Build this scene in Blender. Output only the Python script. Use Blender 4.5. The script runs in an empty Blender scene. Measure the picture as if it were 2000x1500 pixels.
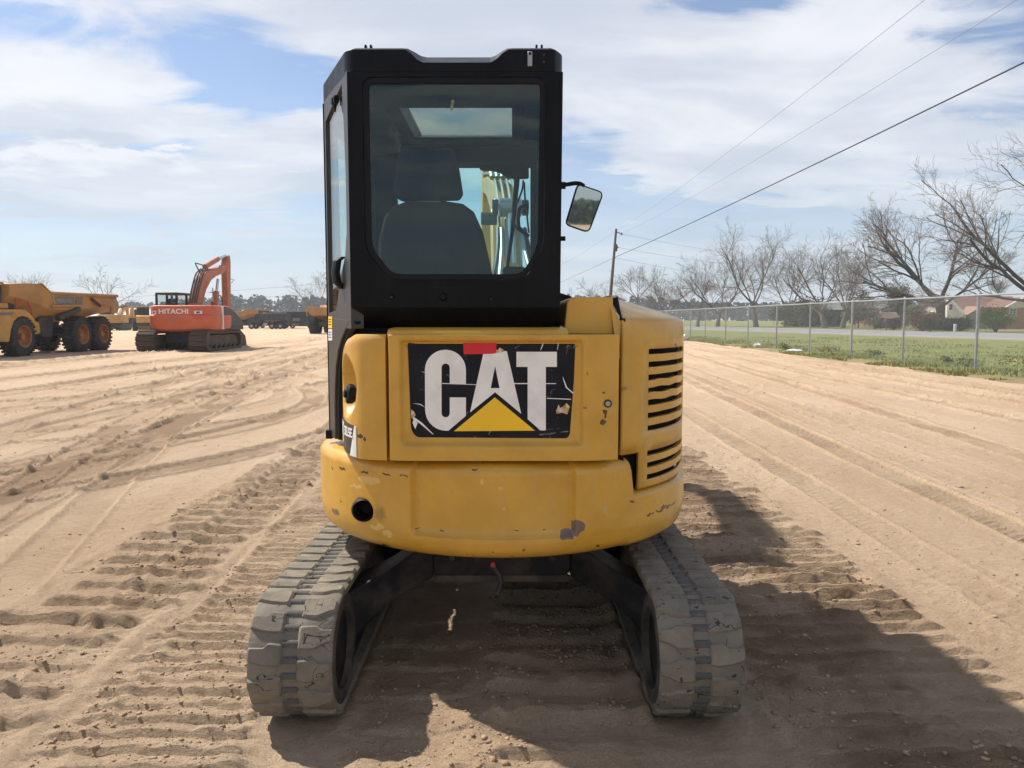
import bpy, bmesh, math, random
import numpy as np
from mathutils import Vector, Matrix, Quaternion
R = math.radians
rnd = random.Random(7)
scene = bpy.context.scene
COL = scene.collection

# ------------------------------------------------------------------ camera
PITCH, FPX, CAMH = R(4.88), 1500.0, 1.5
cam_data = bpy.data.cameras.new('camera')
cam_data.sensor_width = 36.0
cam_data.lens = 36.0 * FPX / 2000.0
cam_data.clip_start = 0.05
cam_data.clip_end = 6000
cam = bpy.data.objects.new('camera', cam_data)
cam.location = (0, 0, CAMH)
cam.rotation_euler = (math.pi / 2 - PITCH, 0, 0)
COL.objects.link(cam)
scene.camera = cam

# ------------------------------------------------------------------ light
SUN = Vector((-0.70, 0.42, 1.0)).normalized()
world = bpy.data.worlds.new('World')
scene.world = world
world.use_nodes = True
nt = world.node_tree
for n in list(nt.nodes):
    nt.nodes.remove(n)


class NB:
    """small node-graph writer"""
    def __init__(s, tree):
        s.t = tree

    def n(s, typ, **kw):
        nd = s.t.nodes.new(typ)
        for k, v in kw.items():
            if k == 'ins':
                for i, val in v.items():
                    s.put(nd.inputs[i], val)
            else:
                setattr(nd, k, v)
        return nd

    def put(s, sock, val):
        if isinstance(val, bpy.types.NodeSocket):
            s.t.links.new(val, sock)
        else:
            if hasattr(sock.default_value, '__len__') and not isinstance(val, (int, float)):
                val = tuple(val)
                if len(sock.default_value) == 4 and len(val) == 3:
                    val = val + (1.0,)
            sock.default_value = val

    def math(s, op, a, b=0.0, c=0.0, clamp=False):
        nd = s.n('ShaderNodeMath', operation=op, use_clamp=clamp)
        s.put(nd.inputs[0], a); s.put(nd.inputs[1], b)
        if len(nd.inputs) > 2:
            s.put(nd.inputs[2], c)
        return nd.outputs[0]

    def vmath(s, op, a, b=(0, 0, 0)):
        nd = s.n('ShaderNodeVectorMath', operation=op)
        s.put(nd.inputs[0], a)
        s.put(nd.inputs[1], b)
        return nd.outputs['Value'] if op in ('LENGTH', 'DISTANCE', 'DOT_PRODUCT') else nd.outputs[0]

    def noise(s, vec, scale, detail=4.0, rough=0.55, dist=0.0, dims='3D'):
        nd = s.n('ShaderNodeTexNoise', noise_dimensions=dims)
        s.put(nd.inputs['Vector'], vec)
        nd.inputs['Scale'].default_value = scale
        nd.inputs['Detail'].default_value = detail
        nd.inputs['Roughness'].default_value = rough
        nd.inputs['Distortion'].default_value = dist
        return nd.outputs[0]

    def sstep(s, x, a, b, o0=0.0, o1=1.0):
        nd = s.n('ShaderNodeMapRange', interpolation_type='SMOOTHSTEP')
        s.put(nd.inputs[0], x)
        for i, v in enumerate((a, b, o0, o1)):
            s.put(nd.inputs[1 + i], v)
        return nd.outputs[0]

    def lin(s, x, a, b, o0=0.0, o1=1.0):
        nd = s.n('ShaderNodeMapRange')
        s.put(nd.inputs[0], x)
        for i, v in enumerate((a, b, o0, o1)):
            s.put(nd.inputs[1 + i], v)
        return nd.outputs[0]

    def mix(s, fac, a, b, blend='MIX'):
        nd = s.n('ShaderNodeMix', data_type='RGBA', blend_type=blend)
        s.put(nd.inputs[0], fac)
        s.put(nd.inputs[6], a); s.put(nd.inputs[7], b)
        return nd.outputs[2]

    def sep(s, v):
        nd = s.n('ShaderNodeSeparateXYZ')
        s.put(nd.inputs[0], v)
        return nd.outputs

    def comb(s, x, y, z):
        nd = s.n('ShaderNodeCombineXYZ')
        for i, v in enumerate((x, y, z)):
            s.put(nd.inputs[i], v)
        return nd.outputs[0]


w = NB(nt)
sky = w.n('ShaderNodeTexSky')
sky.sky_type = 'NISHITA'
sky.sun_disc = False
sky.sun_elevation = math.asin(SUN.z)
sky.sun_rotation = math.atan2(SUN.x, SUN.y)
sky.air_density = 1.0
sky.dust_density = 0.6
sky.ozone_density = 1.6
SKY_STR = 0.10
tc = w.n('ShaderNodeTexCoord')
dx, dy, dz = w.sep(tc.outputs['Generated'])[:]
zz = w.math('ADD', w.math('MAXIMUM', dz, 0.0), 0.10)
u = w.math('DIVIDE', dx, zz)
v = w.math('DIVIDE', dy, zz)
uv = w.comb(w.math('MULTIPLY', u, 0.75), v, 0.0)
big = w.noise(w.vmath('ADD', uv, (3.1, 0.6, 0.0)), 0.75, 6.0, 0.56, 0.55)
fine = w.noise(w.vmath('ADD', w.vmath('MULTIPLY', uv, (0.8, 1.0, 1.0)), (7.3, 2.2, 1.0)), 2.6, 7.0, 0.6, 0.8)
cov = w.math('ADD', w.math('MULTIPLY', big, 0.58), w.math('MULTIPLY', fine, 0.42))


def sky_uv(px, py):
    x, yu = (px - 1000) / FPX, -(py - 750) / FPX
    d = Vector((x, math.cos(PITCH) + yu * math.sin(PITCH), -math.sin(PITCH) + yu * math.cos(PITCH))).normalized()
    z = max(d.z, 0) + 0.10
    return d.x / z * 0.75, d.y / z


# broad banks of cloud (+) and openings (-) where the day had them: centre, half sizes, weight
for (px, py, su, sv, wt) in [
        (900, 30, .55, .5, .14), (1300, 150, .55, .45, .10), (60, 190, .32, .35, .13), (470, 280, .40, .30, .10),
        (1500, 330, .8, .8, .10), (150, 350, .6, .5, .07), (1750, 230, .5, .4, .03), (250, 80, .20, .12, .04),
        (90, 60, .20, .20, -.10), (440, 65, .16, .16, -.09), (1380, 15, .16, .10, -.14), (560, 170, .22, .18, -.11),
        (330, 300, .28, .22, -.10), (1900, 210, .35, .18, -.09), (1130, 330, .12, .5, -.08), (1600, 440, .5, .45, -.05)]:
    cu, cv = sky_uv(px, py)
    g = w.vmath('LENGTH', w.vmath('MULTIPLY', w.vmath('SUBTRACT', uv, (cu, cv, 0)), (1 / su, 1 / sv, 0)))
    cov = w.math('ADD', cov, w.math('MULTIPLY', w.sstep(g, 0.0, 1.7, 1.0, 0.0), wt))
mask = w.sstep(cov, 0.43, 0.555)
veil = w.sstep(dz, 0.0, 0.30, 0.66, 0.14)
mask = w.math('MAXIMUM', w.math('MULTIPLY', mask, 0.93), veil)
shade = w.sstep(w.noise(w.vmath('ADD', uv, (1.3, 9.6, 0.0)), 1.3, 5.0, 0.55, 0.4), 0.35, 0.68)
K = 1.0 / SKY_STR
cl = w.mix(shade, (0.465 * K, 0.505 * K, 0.58 * K), (0.69 * K, 0.70 * K, 0.73 * K))
haze_c = (0.45 * K, 0.53 * K, 0.60 * K)
cl = w.mix(w.sstep(dz, 0.02, 0.26, 0.85, 0.0), cl, haze_c)
# a few firmer heads of cumulus low on the left
for (px, py, su, sv, top) in ((190, 330, .55, .42, 285), (60, 215, .30, .25, 160)):
    cu, cv = sky_uv(px, py)
    dd_ = w.vmath('MULTIPLY', w.vmath('SUBTRACT', uv, (cu, cv, 0)), (1 / su, 1 / sv, 0))
    g = w.vmath('LENGTH', dd_)
    puff = w.noise(w.vmath('MULTIPLY', uv, (1.0, 0.8, 1.0)), 6.5, 8.0, 0.58, 0.3)
    hd = w.sstep(w.math('SUBTRACT', w.math('ADD', 0.62, w.math('MULTIPLY', w.math('SUBTRACT', puff, 0.5), 1.5)), w.math('MULTIPLY', g, 0.62)), 0.03, 0.26)
    lit = w.sstep(w.math('ADD', w.math('MULTIPLY', w.sep(dd_)[1], -0.35), puff), 0.35, 0.75)
    cl = w.mix(w.math('MULTIPLY', hd, 0.8), cl, w.mix(lit, (0.53 * K, 0.57 * K, 0.63 * K), (0.71 * K, 0.715 * K, 0.735 * K)))
    mask = w.math('MAXIMUM', mask, w.math('MULTIPLY', hd, 0.93))
skyc = w.mix(mask, w.mix(1.0, sky.outputs[0], (0.74, 0.84, 0.95), 'MULTIPLY'), cl)
bg = w.n('ShaderNodeBackground')
bg.inputs['Strength'].default_value = SKY_STR
nt.links.new(skyc, bg.inputs['Color'])
wo = w.n('ShaderNodeOutputWorld')
nt.links.new(bg.outputs[0], wo.inputs['Surface'])

sun_data = bpy.data.lights.new('sun', 'SUN')
sun_data.energy = 5.0
sun_data.angle = R(0.9)
sun_data.color = (1.0, 0.93, 0.83)
sun = bpy.data.objects.new('sun', sun_data)
sun.rotation_euler = (-SUN).to_track_quat('-Z', 'Y').to_euler()
sun.location = SUN * 60
COL.objects.link(sun)

vs = scene.view_settings
vs.view_transform = 'Standard'
vs.look = 'None'
vs.gamma = 1.0
vs.exposure = 0.46
vs.use_curve_mapping = False
scene.render.engine = 'CYCLES'
scene.cycles.max_bounces = 8
scene.cycles.transparent_max_bounces = 24
scene.cycles.sample_clamp_indirect = 6


# ------------------------------------------------------------------ picture -> place (each point gets its own distance)
def ray(px, py):
    x, yu = (px - 1000) / FPX, -(py - 750) / FPX
    return Vector((x, math.cos(PITCH) + yu * math.sin(PITCH), -math.sin(PITCH) + yu * math.cos(PITCH)))


def atY(px, py, Y):
    d = ray(px, py)
    t = Y / d.y
    return Vector((d.x * t, Y, CAMH + d.z * t))


def atZ(px, py, z=0.0):
    d = ray(px, py)
    t = (z - CAMH) / d.z
    return Vector((d.x * t, d.y * t, z))


def atX(px, py, X):
    d = ray(px, py)
    t = X / d.x
    return Vector((X, d.y * t, CAMH + d.z * t))


def onplane(px, py, A, B):
    """point on the upright plane through plan points A, B"""
    d = ray(px, py)
    nx, ny = B[1] - A[1], A[0] - B[0]
    t = (nx * A[0] + ny * A[1]) / (nx * d.x + ny * d.y)
    return Vector((d.x * t, d.y * t, CAMH + d.z * t))


# ------------------------------------------------------------------ mesh builder
FRAME = Matrix.Identity(4)


class MB:
    def __init__(s):
        s.v, s.f = [], []

    def add(s, vs_, fs_):
        o = len(s.v)
        s.v += [tuple(p) for p in vs_]
        s.f += [tuple(i + o for i in f) for f in fs_]
        return s

    def box(s, c, size, rz=0.0, rx=0.0, ry=0.0, taper=1.0):
        hx, hy, hz = size[0] / 2, size[1] / 2, size[2] / 2
        M = Matrix.Translation(c) @ Matrix.Rotation(rz, 4, 'Z') @ Matrix.Rotation(ry, 4, 'Y') @ Matrix.Rotation(rx, 4, 'X')
        P = []
        for z in (-hz, hz):
            k = taper if z > 0 else 1.0
            for x, y in ((-hx, -hy), (hx, -hy), (hx, hy), (-hx, hy)):
                P.append(M @ Vector((x * k, y * k, z)))
        return s.add(P, [(3, 2, 1, 0), (4, 5, 6, 7), (0, 1, 5, 4), (1, 2, 6, 5), (2, 3, 7, 6), (3, 0, 4, 7)])

    def bb(s, x0, x1, y0, y1, z0, z1):
        return s.box(((x0 + x1) / 2, (y0 + y1) / 2, (z0 + z1) / 2), (abs(x1 - x0), abs(y1 - y0), abs(z1 - z0)))

    def prism(s, pts, a0, a1, axis='x', f0=None, f1=None):
        """2-D outline pushed along an axis; f0/f1 scale the outline at its ends about its centroid"""
        n = len(pts)
        cx = sum(p[0] for p in pts) / n
        cy = sum(p[1] for p in pts) / n
        P = []
        for a, k in ((a0, f0 or 1.0), (a1, f1 or 1.0)):
            for p in pts:
                q, r = cx + (p[0] - cx) * k, cy + (p[1] - cy) * k
                P.append({'x': (a, q, r), 'y': (q, a, r), 'z': (q, r, a)}[axis])
        F = [tuple(range(n))[::-1], tuple(range(n, 2 * n))]
        F += [(i, (i + 1) % n, (i + 1) % n + n, i + n) for i in range(n)]
        return s.add(P, F)

    def loft(s, rings, closed=True, cap=True):
        n, m = len(rings[0]), len(rings)
        P = [p for r in rings for p in r]
        F = []
        for j in range(m - 1):
            for i in range(n if closed else n - 1):
                k = (i + 1) % n
                F.append((j * n + i, j * n + k, (j + 1) * n + k, (j + 1) * n + i))
        if cap and closed:
            F += [tuple(range(n))[::-1], tuple(range((m - 1) * n, m * n))]
        return s.add(P, F)

    def tube(s, pts, r, n=8, cap=True, up=None):
        pts = [Vector(p) for p in pts]
        m = len(pts)
        rs = r if isinstance(r, (list, tuple)) else [r] * m
        rings = []
        ref = None
        for i, p in enumerate(pts):
            d = (pts[min(i + 1, m - 1)] - pts[max(i - 1, 0)])
            d = d.normalized() if d.length > 1e-9 else Vector((0, 0, 1))
            if ref is None:
                ref = d.orthogonal().normalized()
            ref = (ref - d * ref.dot(d))
            ref = ref.normalized() if ref.length > 1e-6 else d.orthogonal().normalized()
            b = d.cross(ref)
            rings.append([p + (ref * math.cos(2 * math.pi * k / n) + b * math.sin(2 * math.pi * k / n)) * rs[i] for k in range(n)])
        return s.loft(rings, True, cap)

    def cyl(s, p0, p1, r0, r1=None, n=16):
        return s.tube([p0, p1], [r0, r0 if r1 is None else r1], n)

    def lathe(s, prof, c, axis='x', n=32):
        """closed profile of (radius, offset along axis) turned about an axis through c"""
        rings = []
        for k in range(n):
            a = 2 * math.pi * k / n
            ring = []
            for r, h in prof:
                y, z = r * math.cos(a), r * math.sin(a)
                q = {'x': (h, y, z), 'y': (y, h, z), 'z': (y, z, h)}[axis]
                ring.append((c[0] + q[0], c[1] + q[1], c[2] + q[2]))
            rings.append(ring)
        rings.append(rings[0])
        m = len(prof)
        P = [p for r in rings[:-1] for p in r]
        F = []
        for j in range(n):
            j2 = (j + 1) % n
            for i in range(m):
                k = (i + 1) % m
                F.append((j * m + i, j * m + k, j2 * m + k, j2 * m + i))
        return s.add(P, F)

    def ball(s, c, rad, n=12, m=8):
        rx, ry, rz = rad if isinstance(rad, (tuple, list)) else (rad,) * 3
        rings = []
        for j in range(m + 1):
            t = math.pi * j / m
            st = max(math.sin(t), 0.02)
            rings.append([(c[0] + rx * st * math.cos(2 * math.pi * i / n), c[1] + ry * st * math.sin(2 * math.pi * i / n), c[2] - rz * math.cos(t)) for i in range(n)])
        return s.loft(rings)

    def ringslab(s, outer, inner, to3, th):
        """flat plate with a hole: outlines star-shaped about the hole's centre; to3(a, b, depth)"""
        O, I = star(outer, inner)
        n = len(O)
        P = [to3(a, b, 0) for a, b in O] + [to3(a, b, 0) for a, b in I] + [to3(a, b, th) for a, b in O] + [to3(a, b, th) for a, b in I]
        F = []
        for i in range(n):
            k = (i + 1) % n
            F += [(i, k, n + k, n + i), (2 * n + k, 2 * n + i, 3 * n + i, 3 * n + k), (n + i, n + k, 3 * n + k, 3 * n + i), (k, i, 2 * n + i, 2 * n + k)]
        return s.add(P, F)

    def build(s, name, mat, parent=None, bevel=0.0, smooth=32, seg=2, recalc=True, local=False, solid=0.0, label=None, kind=None):
        me = bpy.data.meshes.new(name)
        me.from_pydata(s.v, [], s.f)
        if recalc:
            bm = bmesh.new()
            bm.from_mesh(me)
            bmesh.ops.recalc_face_normals(bm, faces=bm.faces)
            bm.to_mesh(me)
            bm.free()
        if not local:
            me.transform(FRAME)
        if smooth:
            me.polygons.foreach_set('use_smooth', [True] * len(me.polygons))
            me.set_sharp_from_angle(angle=R(smooth))
        me.materials.append(mat)
        o = bpy.data.objects.new(name, me)
        COL.objects.link(o)
        if parent is not None:
            o.parent = parent
        if solid:
            md = o.modifiers.new('solid', 'SOLIDIFY')
            md.thickness = solid
            md.offset = -1
        if bevel:
            md = o.modifiers.new('bevel', 'BEVEL')
            md.width = bevel
            md.segments = seg
            md.limit_method = 'ANGLE'
            md.angle_limit = R(35)
            md.harden_normals = False
        if label:
            o['label'] = label
        if kind:
            o['kind'] = kind
        return o


def star(outer, inner, n=72):
    cx = sum(p[0] for p in inner) / len(inner)
    cy = sum(p[1] for p in inner) / len(inner)
    ang = set(round(2 * math.pi * i / n - math.pi, 5) for i in range(n))
    for p in list(outer) + list(inner):
        ang.add(round(math.atan2(p[1] - cy, p[0] - cx), 5))
    ang = sorted(ang)
    keep = [ang[0]]
    for a in ang[1:]:
        if a - keep[-1] > 2e-4:
            keep.append(a)

    def hit(poly, a):
        dx_, dy_ = math.cos(a), math.sin(a)
        best = None
        for i in range(len(poly)):
            x1, y1 = poly[i][0] - cx, poly[i][1] - cy
            x2, y2 = poly[(i + 1) % len(poly)][0] - cx, poly[(i + 1) % len(poly)][1] - cy
            ex, ey = x2 - x1, y2 - y1
            den = dx_ * ey - dy_ * ex
            if abs(den) < 1e-12:
                continue
            t = (x1 * ey - y1 * ex) / den
            q = (x1 * dy_ - y1 * dx_) / den
            if t > 1e-6 and -1e-4 <= q <= 1 + 1e-4 and (best is None or t > best):
                best = t
        return (cx + dx_ * best, cy + dy_ * best)
    return [hit(outer, a) for a in keep], [hit(inner, a) for a in keep]


def rpoly(pts, rad, n=5):
    """outline with rounded corners; rad one number or one per corner"""
    out = []
    m = len(pts)
    for i, p in enumerate(pts):
        r = rad[i] if isinstance(rad, (list, tuple)) else rad
        a, b = Vector(pts[i - 1][:2]), Vector(pts[(i + 1) % m][:2])
        c = Vector(p[:2])
        if r <= 0:
            out.append(tuple(c))
            continue
        d1, d2 = (a - c), (b - c)
        l = min(r, d1.length * 0.49, d2.length * 0.49)
        p1, p2 = c + d1.normalized() * l, c + d2.normalized() * l
        for k in range(n + 1):
            t = k / n
            q = p1 * (1 - t) ** 2 + c * 2 * t * (1 - t) + p2 * t * t
            out.append((q.x, q.y))
    return out


def tag(o, label=None, cat=None, group=None, kind=None):
    if label: o['label'] = label
    if cat: o['category'] = cat
    if group: o['group'] = group
    if kind: o['kind'] = kind
    return o


def thing(name, label, cat, loc=(0, 0, 0), rz=0.0, group=None, world=True):
    """an Empty at the thing's base; world=True lets its parts be written in world coordinates"""
    global FRAME
    o = bpy.data.objects.new(name, None)
    o.empty_display_size = 0.3
    COL.objects.link(o)
    o.location = loc
    o.rotation_euler = (0, 0, rz)
    tag(o, label, cat, group)
    FRAME = (Matrix.Translation(loc) @ Matrix.Rotation(rz, 4, 'Z')).inverted() if world else Matrix.Identity(4)
    return o


def ground_frame():
    global FRAME
    FRAME = Matrix.Identity(4)


def inst(src, name, parent, M):
    o = bpy.data.objects.new(name, src.data)
    COL.objects.link(o)
    o.parent = parent
    o.matrix_local = M
    return o


def dup(root, loc, rz, label=None):
    r = root.copy()
    COL.objects.link(r)
    r.location = loc
    r.rotation_euler = (0, 0, rz)
    if label: r['label'] = label

    def kids(a, b):
        for ch in list(a.children):
            c = ch.copy()
            COL.objects.link(c)
            c.parent = b
            kids(ch, c)
    kids(root, r)
    return r


def npmesh(name, V, F, mat, parent=None, smooth=False):
    """fast mesh from arrays; F is (n,3) or (n,4)"""
    me = bpy.data.meshes.new(name)
    V = np.asarray(V, dtype=np.float32)
    F = np.asarray(F, dtype=np.int32)
    k = F.shape[1]
    me.vertices.add(len(V))
    me.vertices.foreach_set('co', V.ravel())
    me.loops.add(F.size)
    me.loops.foreach_set('vertex_index', F.ravel())
    me.polygons.add(len(F))
    me.polygons.foreach_set('loop_start', np.arange(0, F.size, k, dtype=np.int32))
    me.update(calc_edges=True)
    if smooth:
        me.polygons.foreach_set('use_smooth', np.ones(len(F), dtype=bool))
    me.materials.append(mat)
    o = bpy.data.objects.new(name, me)
    COL.objects.link(o)
    if parent is not None:
        o.parent = parent
    return o


def prisms(P0, P1, R0, R1, n=3):
    """open n-sided sticks between point arrays"""
    P0, P1 = np.asarray(P0, float), np.asarray(P1, float)
    R0, R1 = np.asarray(R0, float)[:, None], np.asarray(R1, float)[:, None]
    d = P1 - P0
    d /= np.maximum(np.linalg.norm(d, axis=1, keepdims=True), 1e-9)
    h = np.where(np.abs(d[:, 2:3]) < 0.9, np.array([[0, 0, 1.0]]), np.array([[1.0, 0, 0]]))
    a = np.cross(d, h)
    a /= np.linalg.norm(a, axis=1, keepdims=True)
    b = np.cross(d, a)
    m = len(P0)
    V = np.zeros((m, 2 * n, 3))
    for k in range(n):
        c, s_ = math.cos(2 * math.pi * k / n), math.sin(2 * math.pi * k / n)
        off = a * c + b * s_
        V[:, k] = P0 + off * R0
        V[:, n + k] = P1 + off * R1
    base = (np.arange(m) * 2 * n)[:, None]
    F = np.concatenate([base + np.array([[k, (k + 1) % n, n + (k + 1) % n, n + k]]) for k in range(n)], axis=0)
    return V.reshape(-1, 3), F


def text_mesh(txt, height, width=None, extrude=0.004, bold=0.0):
    """lettering as a mesh in its own x/y plane, origin at its lower left"""
    cu = bpy.data.curves.new('lettering', 'FONT')
    cu.body = txt
    cu.extrude = extrude
    cu.offset = bold
    cu.resolution_u = 3
    ob = bpy.data.objects.new('lettering', cu)
    COL.objects.link(ob)
    dg = bpy.context.evaluated_depsgraph_get()
    me = bpy.data.meshes.new_from_object(ob.evaluated_get(dg))
    bpy.data.objects.remove(ob)
    bpy.data.curves.remove(cu)
    co = np.zeros(len(me.vertices) * 3, dtype=np.float32)
    me.vertices.foreach_get('co', co)
    co = co.reshape(-1, 3)
    lo, hi = co.min(0), co.max(0)
    sy = height / (hi[1] - lo[1])
    sx = sy if width is None else width / (hi[0] - lo[0])
    co[:, 0] = (co[:, 0] - lo[0]) * sx
    co[:, 1] = (co[:, 1] - lo[1]) * sy
    me.vertices.foreach_set('co', co.ravel())
    me.update()
    return me


def text_obj(name, txt, height, mat, M, parent=None, width=None, bold=0.0, extrude=0.004):
    """M: matrix in world coordinates taking lettering x/y to its surface"""
    me = text_mesh(txt, height, width, extrude, bold)
    me.transform(FRAME @ M)
    me.materials.clear()
    me.materials.append(mat)
    o = bpy.data.objects.new(name, me)
    COL.objects.link(o)
    if parent is not None:
        o.parent = parent
    return o


def basis(o, x, y):
    x, y = Vector(x).normalized(), Vector(y).normalized()
    z = x.cross(y)
    return Matrix(((x.x, y.x, z.x, o[0]), (x.y, y.y, z.y, o[1]), (x.z, y.z, z.z, o[2]), (0, 0, 0, 1)))


# ------------------------------------------------------------------ noise for shapes
_rg = np.random.RandomState(11)
_TAB = _rg.rand(512, 512)


def vn(x, y, s=0):
    x = np.asarray(x) + 37.7 * s
    y = np.asarray(y) + 91.3 * s
    xi, yi = np.floor(x).astype(int), np.floor(y).astype(int)
    fx, fy = x - xi, y - yi
    fx, fy = fx * fx * (3 - 2 * fx), fy * fy * (3 - 2 * fy)
    T = _TAB
    a, b = T[xi % 512, yi % 512], T[(xi + 1) % 512, yi % 512]
    c, d = T[xi % 512, (yi + 1) % 512], T[(xi + 1) % 512, (yi + 1) % 512]
    return (a * (1 - fx) + b * fx) * (1 - fy) + (c * (1 - fx) + d * fx) * fy


def fbm(x, y, s=0, o=4, g=0.5):
    t, a, n_ = 0.0, 1.0, 0.0
    for k in range(o):
        t = t + a * vn(x * 2 ** k, y * 2 ** k, s + k * 3)
        n_ += a
        a *= g
    return t / n_


def sm(x, a, b):
    t = np.clip((x - a) / (b - a), 0, 1)
    return t * t * (3 - 2 * t)
# ------------------------------------------------------------------ materials
def material(name, c1, c2=None, rough=0.6, metal=0.0, scale=8.0, lo=0.4, hi=0.65, bump=0.0, bscale=60.0, dirt=None, dirt_scale=3.0, dirt_amt=0.5, coat=0.0, spec=0.5, spots=None, stretch=None, rvar=0.0, rand=False):
    """base colour wandering between c1 and c2, a dirt tone in broad noise, shaped paint losses ('spots') and fine relief"""
    m = bpy.data.materials.new(name)
    m.use_nodes = True
    t = m.node_tree
    for nd in list(t.nodes):
        t.nodes.remove(nd)
    b = NB(t)
    out = b.n('ShaderNodeOutputMaterial')
    p = b.n('ShaderNodeBsdfPrincipled')
    t.links.new(p.outputs[0], out.inputs[0])
    co = b.n('ShaderNodeTexCoord').outputs['Object']
    if rand:      # copies that share a mesh each get their own patch of dust
        rn = b.n('ShaderNodeObjectInfo').outputs['Random']
        co = b.vmath('ADD', co, b.comb(b.math('MULTIPLY', rn, 31.0), b.math('MULTIPLY', rn, 17.0), b.math('MULTIPLY', rn, 53.0)))
    cs = co if stretch is None else b.vmath('MULTIPLY', co, stretch)
    col = c1 + (1,) if len(c1) == 3 else c1
    if c2 is not None:
        col = b.mix(b.sstep(b.noise(cs, scale, 5.0, 0.6), lo, hi), c1, c2)
    if dirt is not None:
        d = b.sstep(b.noise(cs, dirt_scale, 7.0, 0.65), 0.45, 0.72)
        col = b.mix(b.math('MULTIPLY', d, dirt_amt), col, dirt)
    if spots:
        warp = b.n('ShaderNodeTexNoise')
        b.put(warp.inputs['Vector'], co)
        warp.inputs['Scale'].default_value = 26.0
        warp.inputs['Detail'].default_value = 5.0
        wv = b.vmath('MULTIPLY', b.vmath('SUBTRACT', warp.outputs['Color'], (0.5, 0.5, 0.5)), (0.05, 0.05, 0.05))
        cw_ = b.vmath('ADD', co, wv)
        for (pos, rad, cc, *soft) in spots:
            dd = b.vmath('LENGTH', b.vmath('DIVIDE', b.vmath('SUBTRACT', cw_, pos), rad))
            col = b.mix(b.sstep(dd, 1.0, soft[0] if soft else 0.93, 0.0, .6 if soft else 1.0), col, cc)
    b.put(p.inputs['Base Color'], col)
    p.inputs['Metallic'].default_value = metal
    p.inputs['Roughness'].default_value = rough
    if rvar:
        b.put(p.inputs['Roughness'], b.lin(b.noise(co, 5.0, 6.0, 0.6), 0.3, 0.7, max(rough - rvar, 0.05), min(rough + rvar, 1.0)))
    p.inputs['Specular IOR Level'].default_value = spec
    if coat:
        p.inputs['Coat Weight'].default_value = coat
        p.inputs['Coat Roughness'].default_value = 0.12
    if bump:
        bn = b.n('ShaderNodeBump')
        bn.inputs['Strength'].default_value = 1.0
        bn.inputs['Distance'].default_value = bump
        b.put(bn.inputs['Height'], b.noise(co, bscale, 6.0, 0.6))
        t.links.new(bn.outputs[0], p.inputs['Normal'])
    return m


def glass(name, tint, refl=1.0, rough=0.0, dust=0.0, dust_c=(0.35, 0.33, 0.28)):
    """thin pane: tinted see-through with a true Fresnel reflection and a film of dust"""
    m = bpy.data.materials.new(name)
    m.use_nodes = True
    t = m.node_tree
    for nd in list(t.nodes):
        t.nodes.remove(nd)
    b = NB(t)
    out = b.n('ShaderNodeOutputMaterial')
    tr = b.n('ShaderNodeBsdfTransparent')
    tr.inputs[0].default_value = tint + (1,)
    gl = b.n('ShaderNodeBsdfGlossy')
    gl.inputs['Roughness'].default_value = rough
    gl.inputs[0].default_value = (refl, refl, refl, 1)
    ge = b.n('ShaderNodeNewGeometry')
    cosv = b.math('ABSOLUTE', b.vmath('DOT_PRODUCT', ge.outputs['Normal'], ge.outputs['Incoming']))
    fr = b.math('ADD', b.math('MULTIPLY', b.math('POWER', b.math('SUBTRACT', 1.0, cosv, clamp=True), 5.0), 0.96), 0.04)
    mx = b.n('ShaderNodeMixShader')
    t.links.new(fr, mx.inputs[0])
    t.links.new(tr.outputs[0], mx.inputs[1])
    t.links.new(gl.outputs[0], mx.inputs[2])
    last = mx.outputs[0]
    if dust:
        df = b.n('ShaderNodeBsdfDiffuse')
        df.inputs[0].default_value = dust_c + (1,)
        m2 = b.n('ShaderNodeMixShader')
        co = b.n('ShaderNodeTexCoord').outputs['Object']
        b.put(m2.inputs[0], b.math('MULTIPLY', b.lin(b.noise(co, 4.0, 6.0, 0.65), 0.3, 0.75, 0.25, 1.0), dust))
        t.links.new(last, m2.inputs[1])
        t.links.new(df.outputs[0], m2.inputs[2])
        last = m2.outputs[0]
    t.links.new(last, out.inputs[0])
    return m


EX = Vector((-0.044, 3.68, 0.0))       # swing centre of the mini excavator
BROWN, PRIMER, PALE = (0.045, 0.022, 0.016), (0.150, 0.110, 0.090), (0.66, 0.44, 0.13)


RB = 0.857                             # tail radius


def oncirc(px, py, r=RB):
    """where a sight line meets the round tail"""
    d = ray(px, py)
    a = d.x * d.x + d.y * d.y
    b = d.x * EX.x + d.y * EX.y
    c = EX.x ** 2 + EX.y ** 2 - r * r
    t = (b - math.sqrt(max(b * b - a * c, 0.0))) / a
    return Vector((d.x * t, d.y * t, CAMH + d.z * t))


def spot(px, py, Y, rw, rh, c):
    q = (oncirc(px, py) if Y is None else atY(px, py, Y)) - EX
    return (tuple(q), (rw, 0.12, rh), c)


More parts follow.
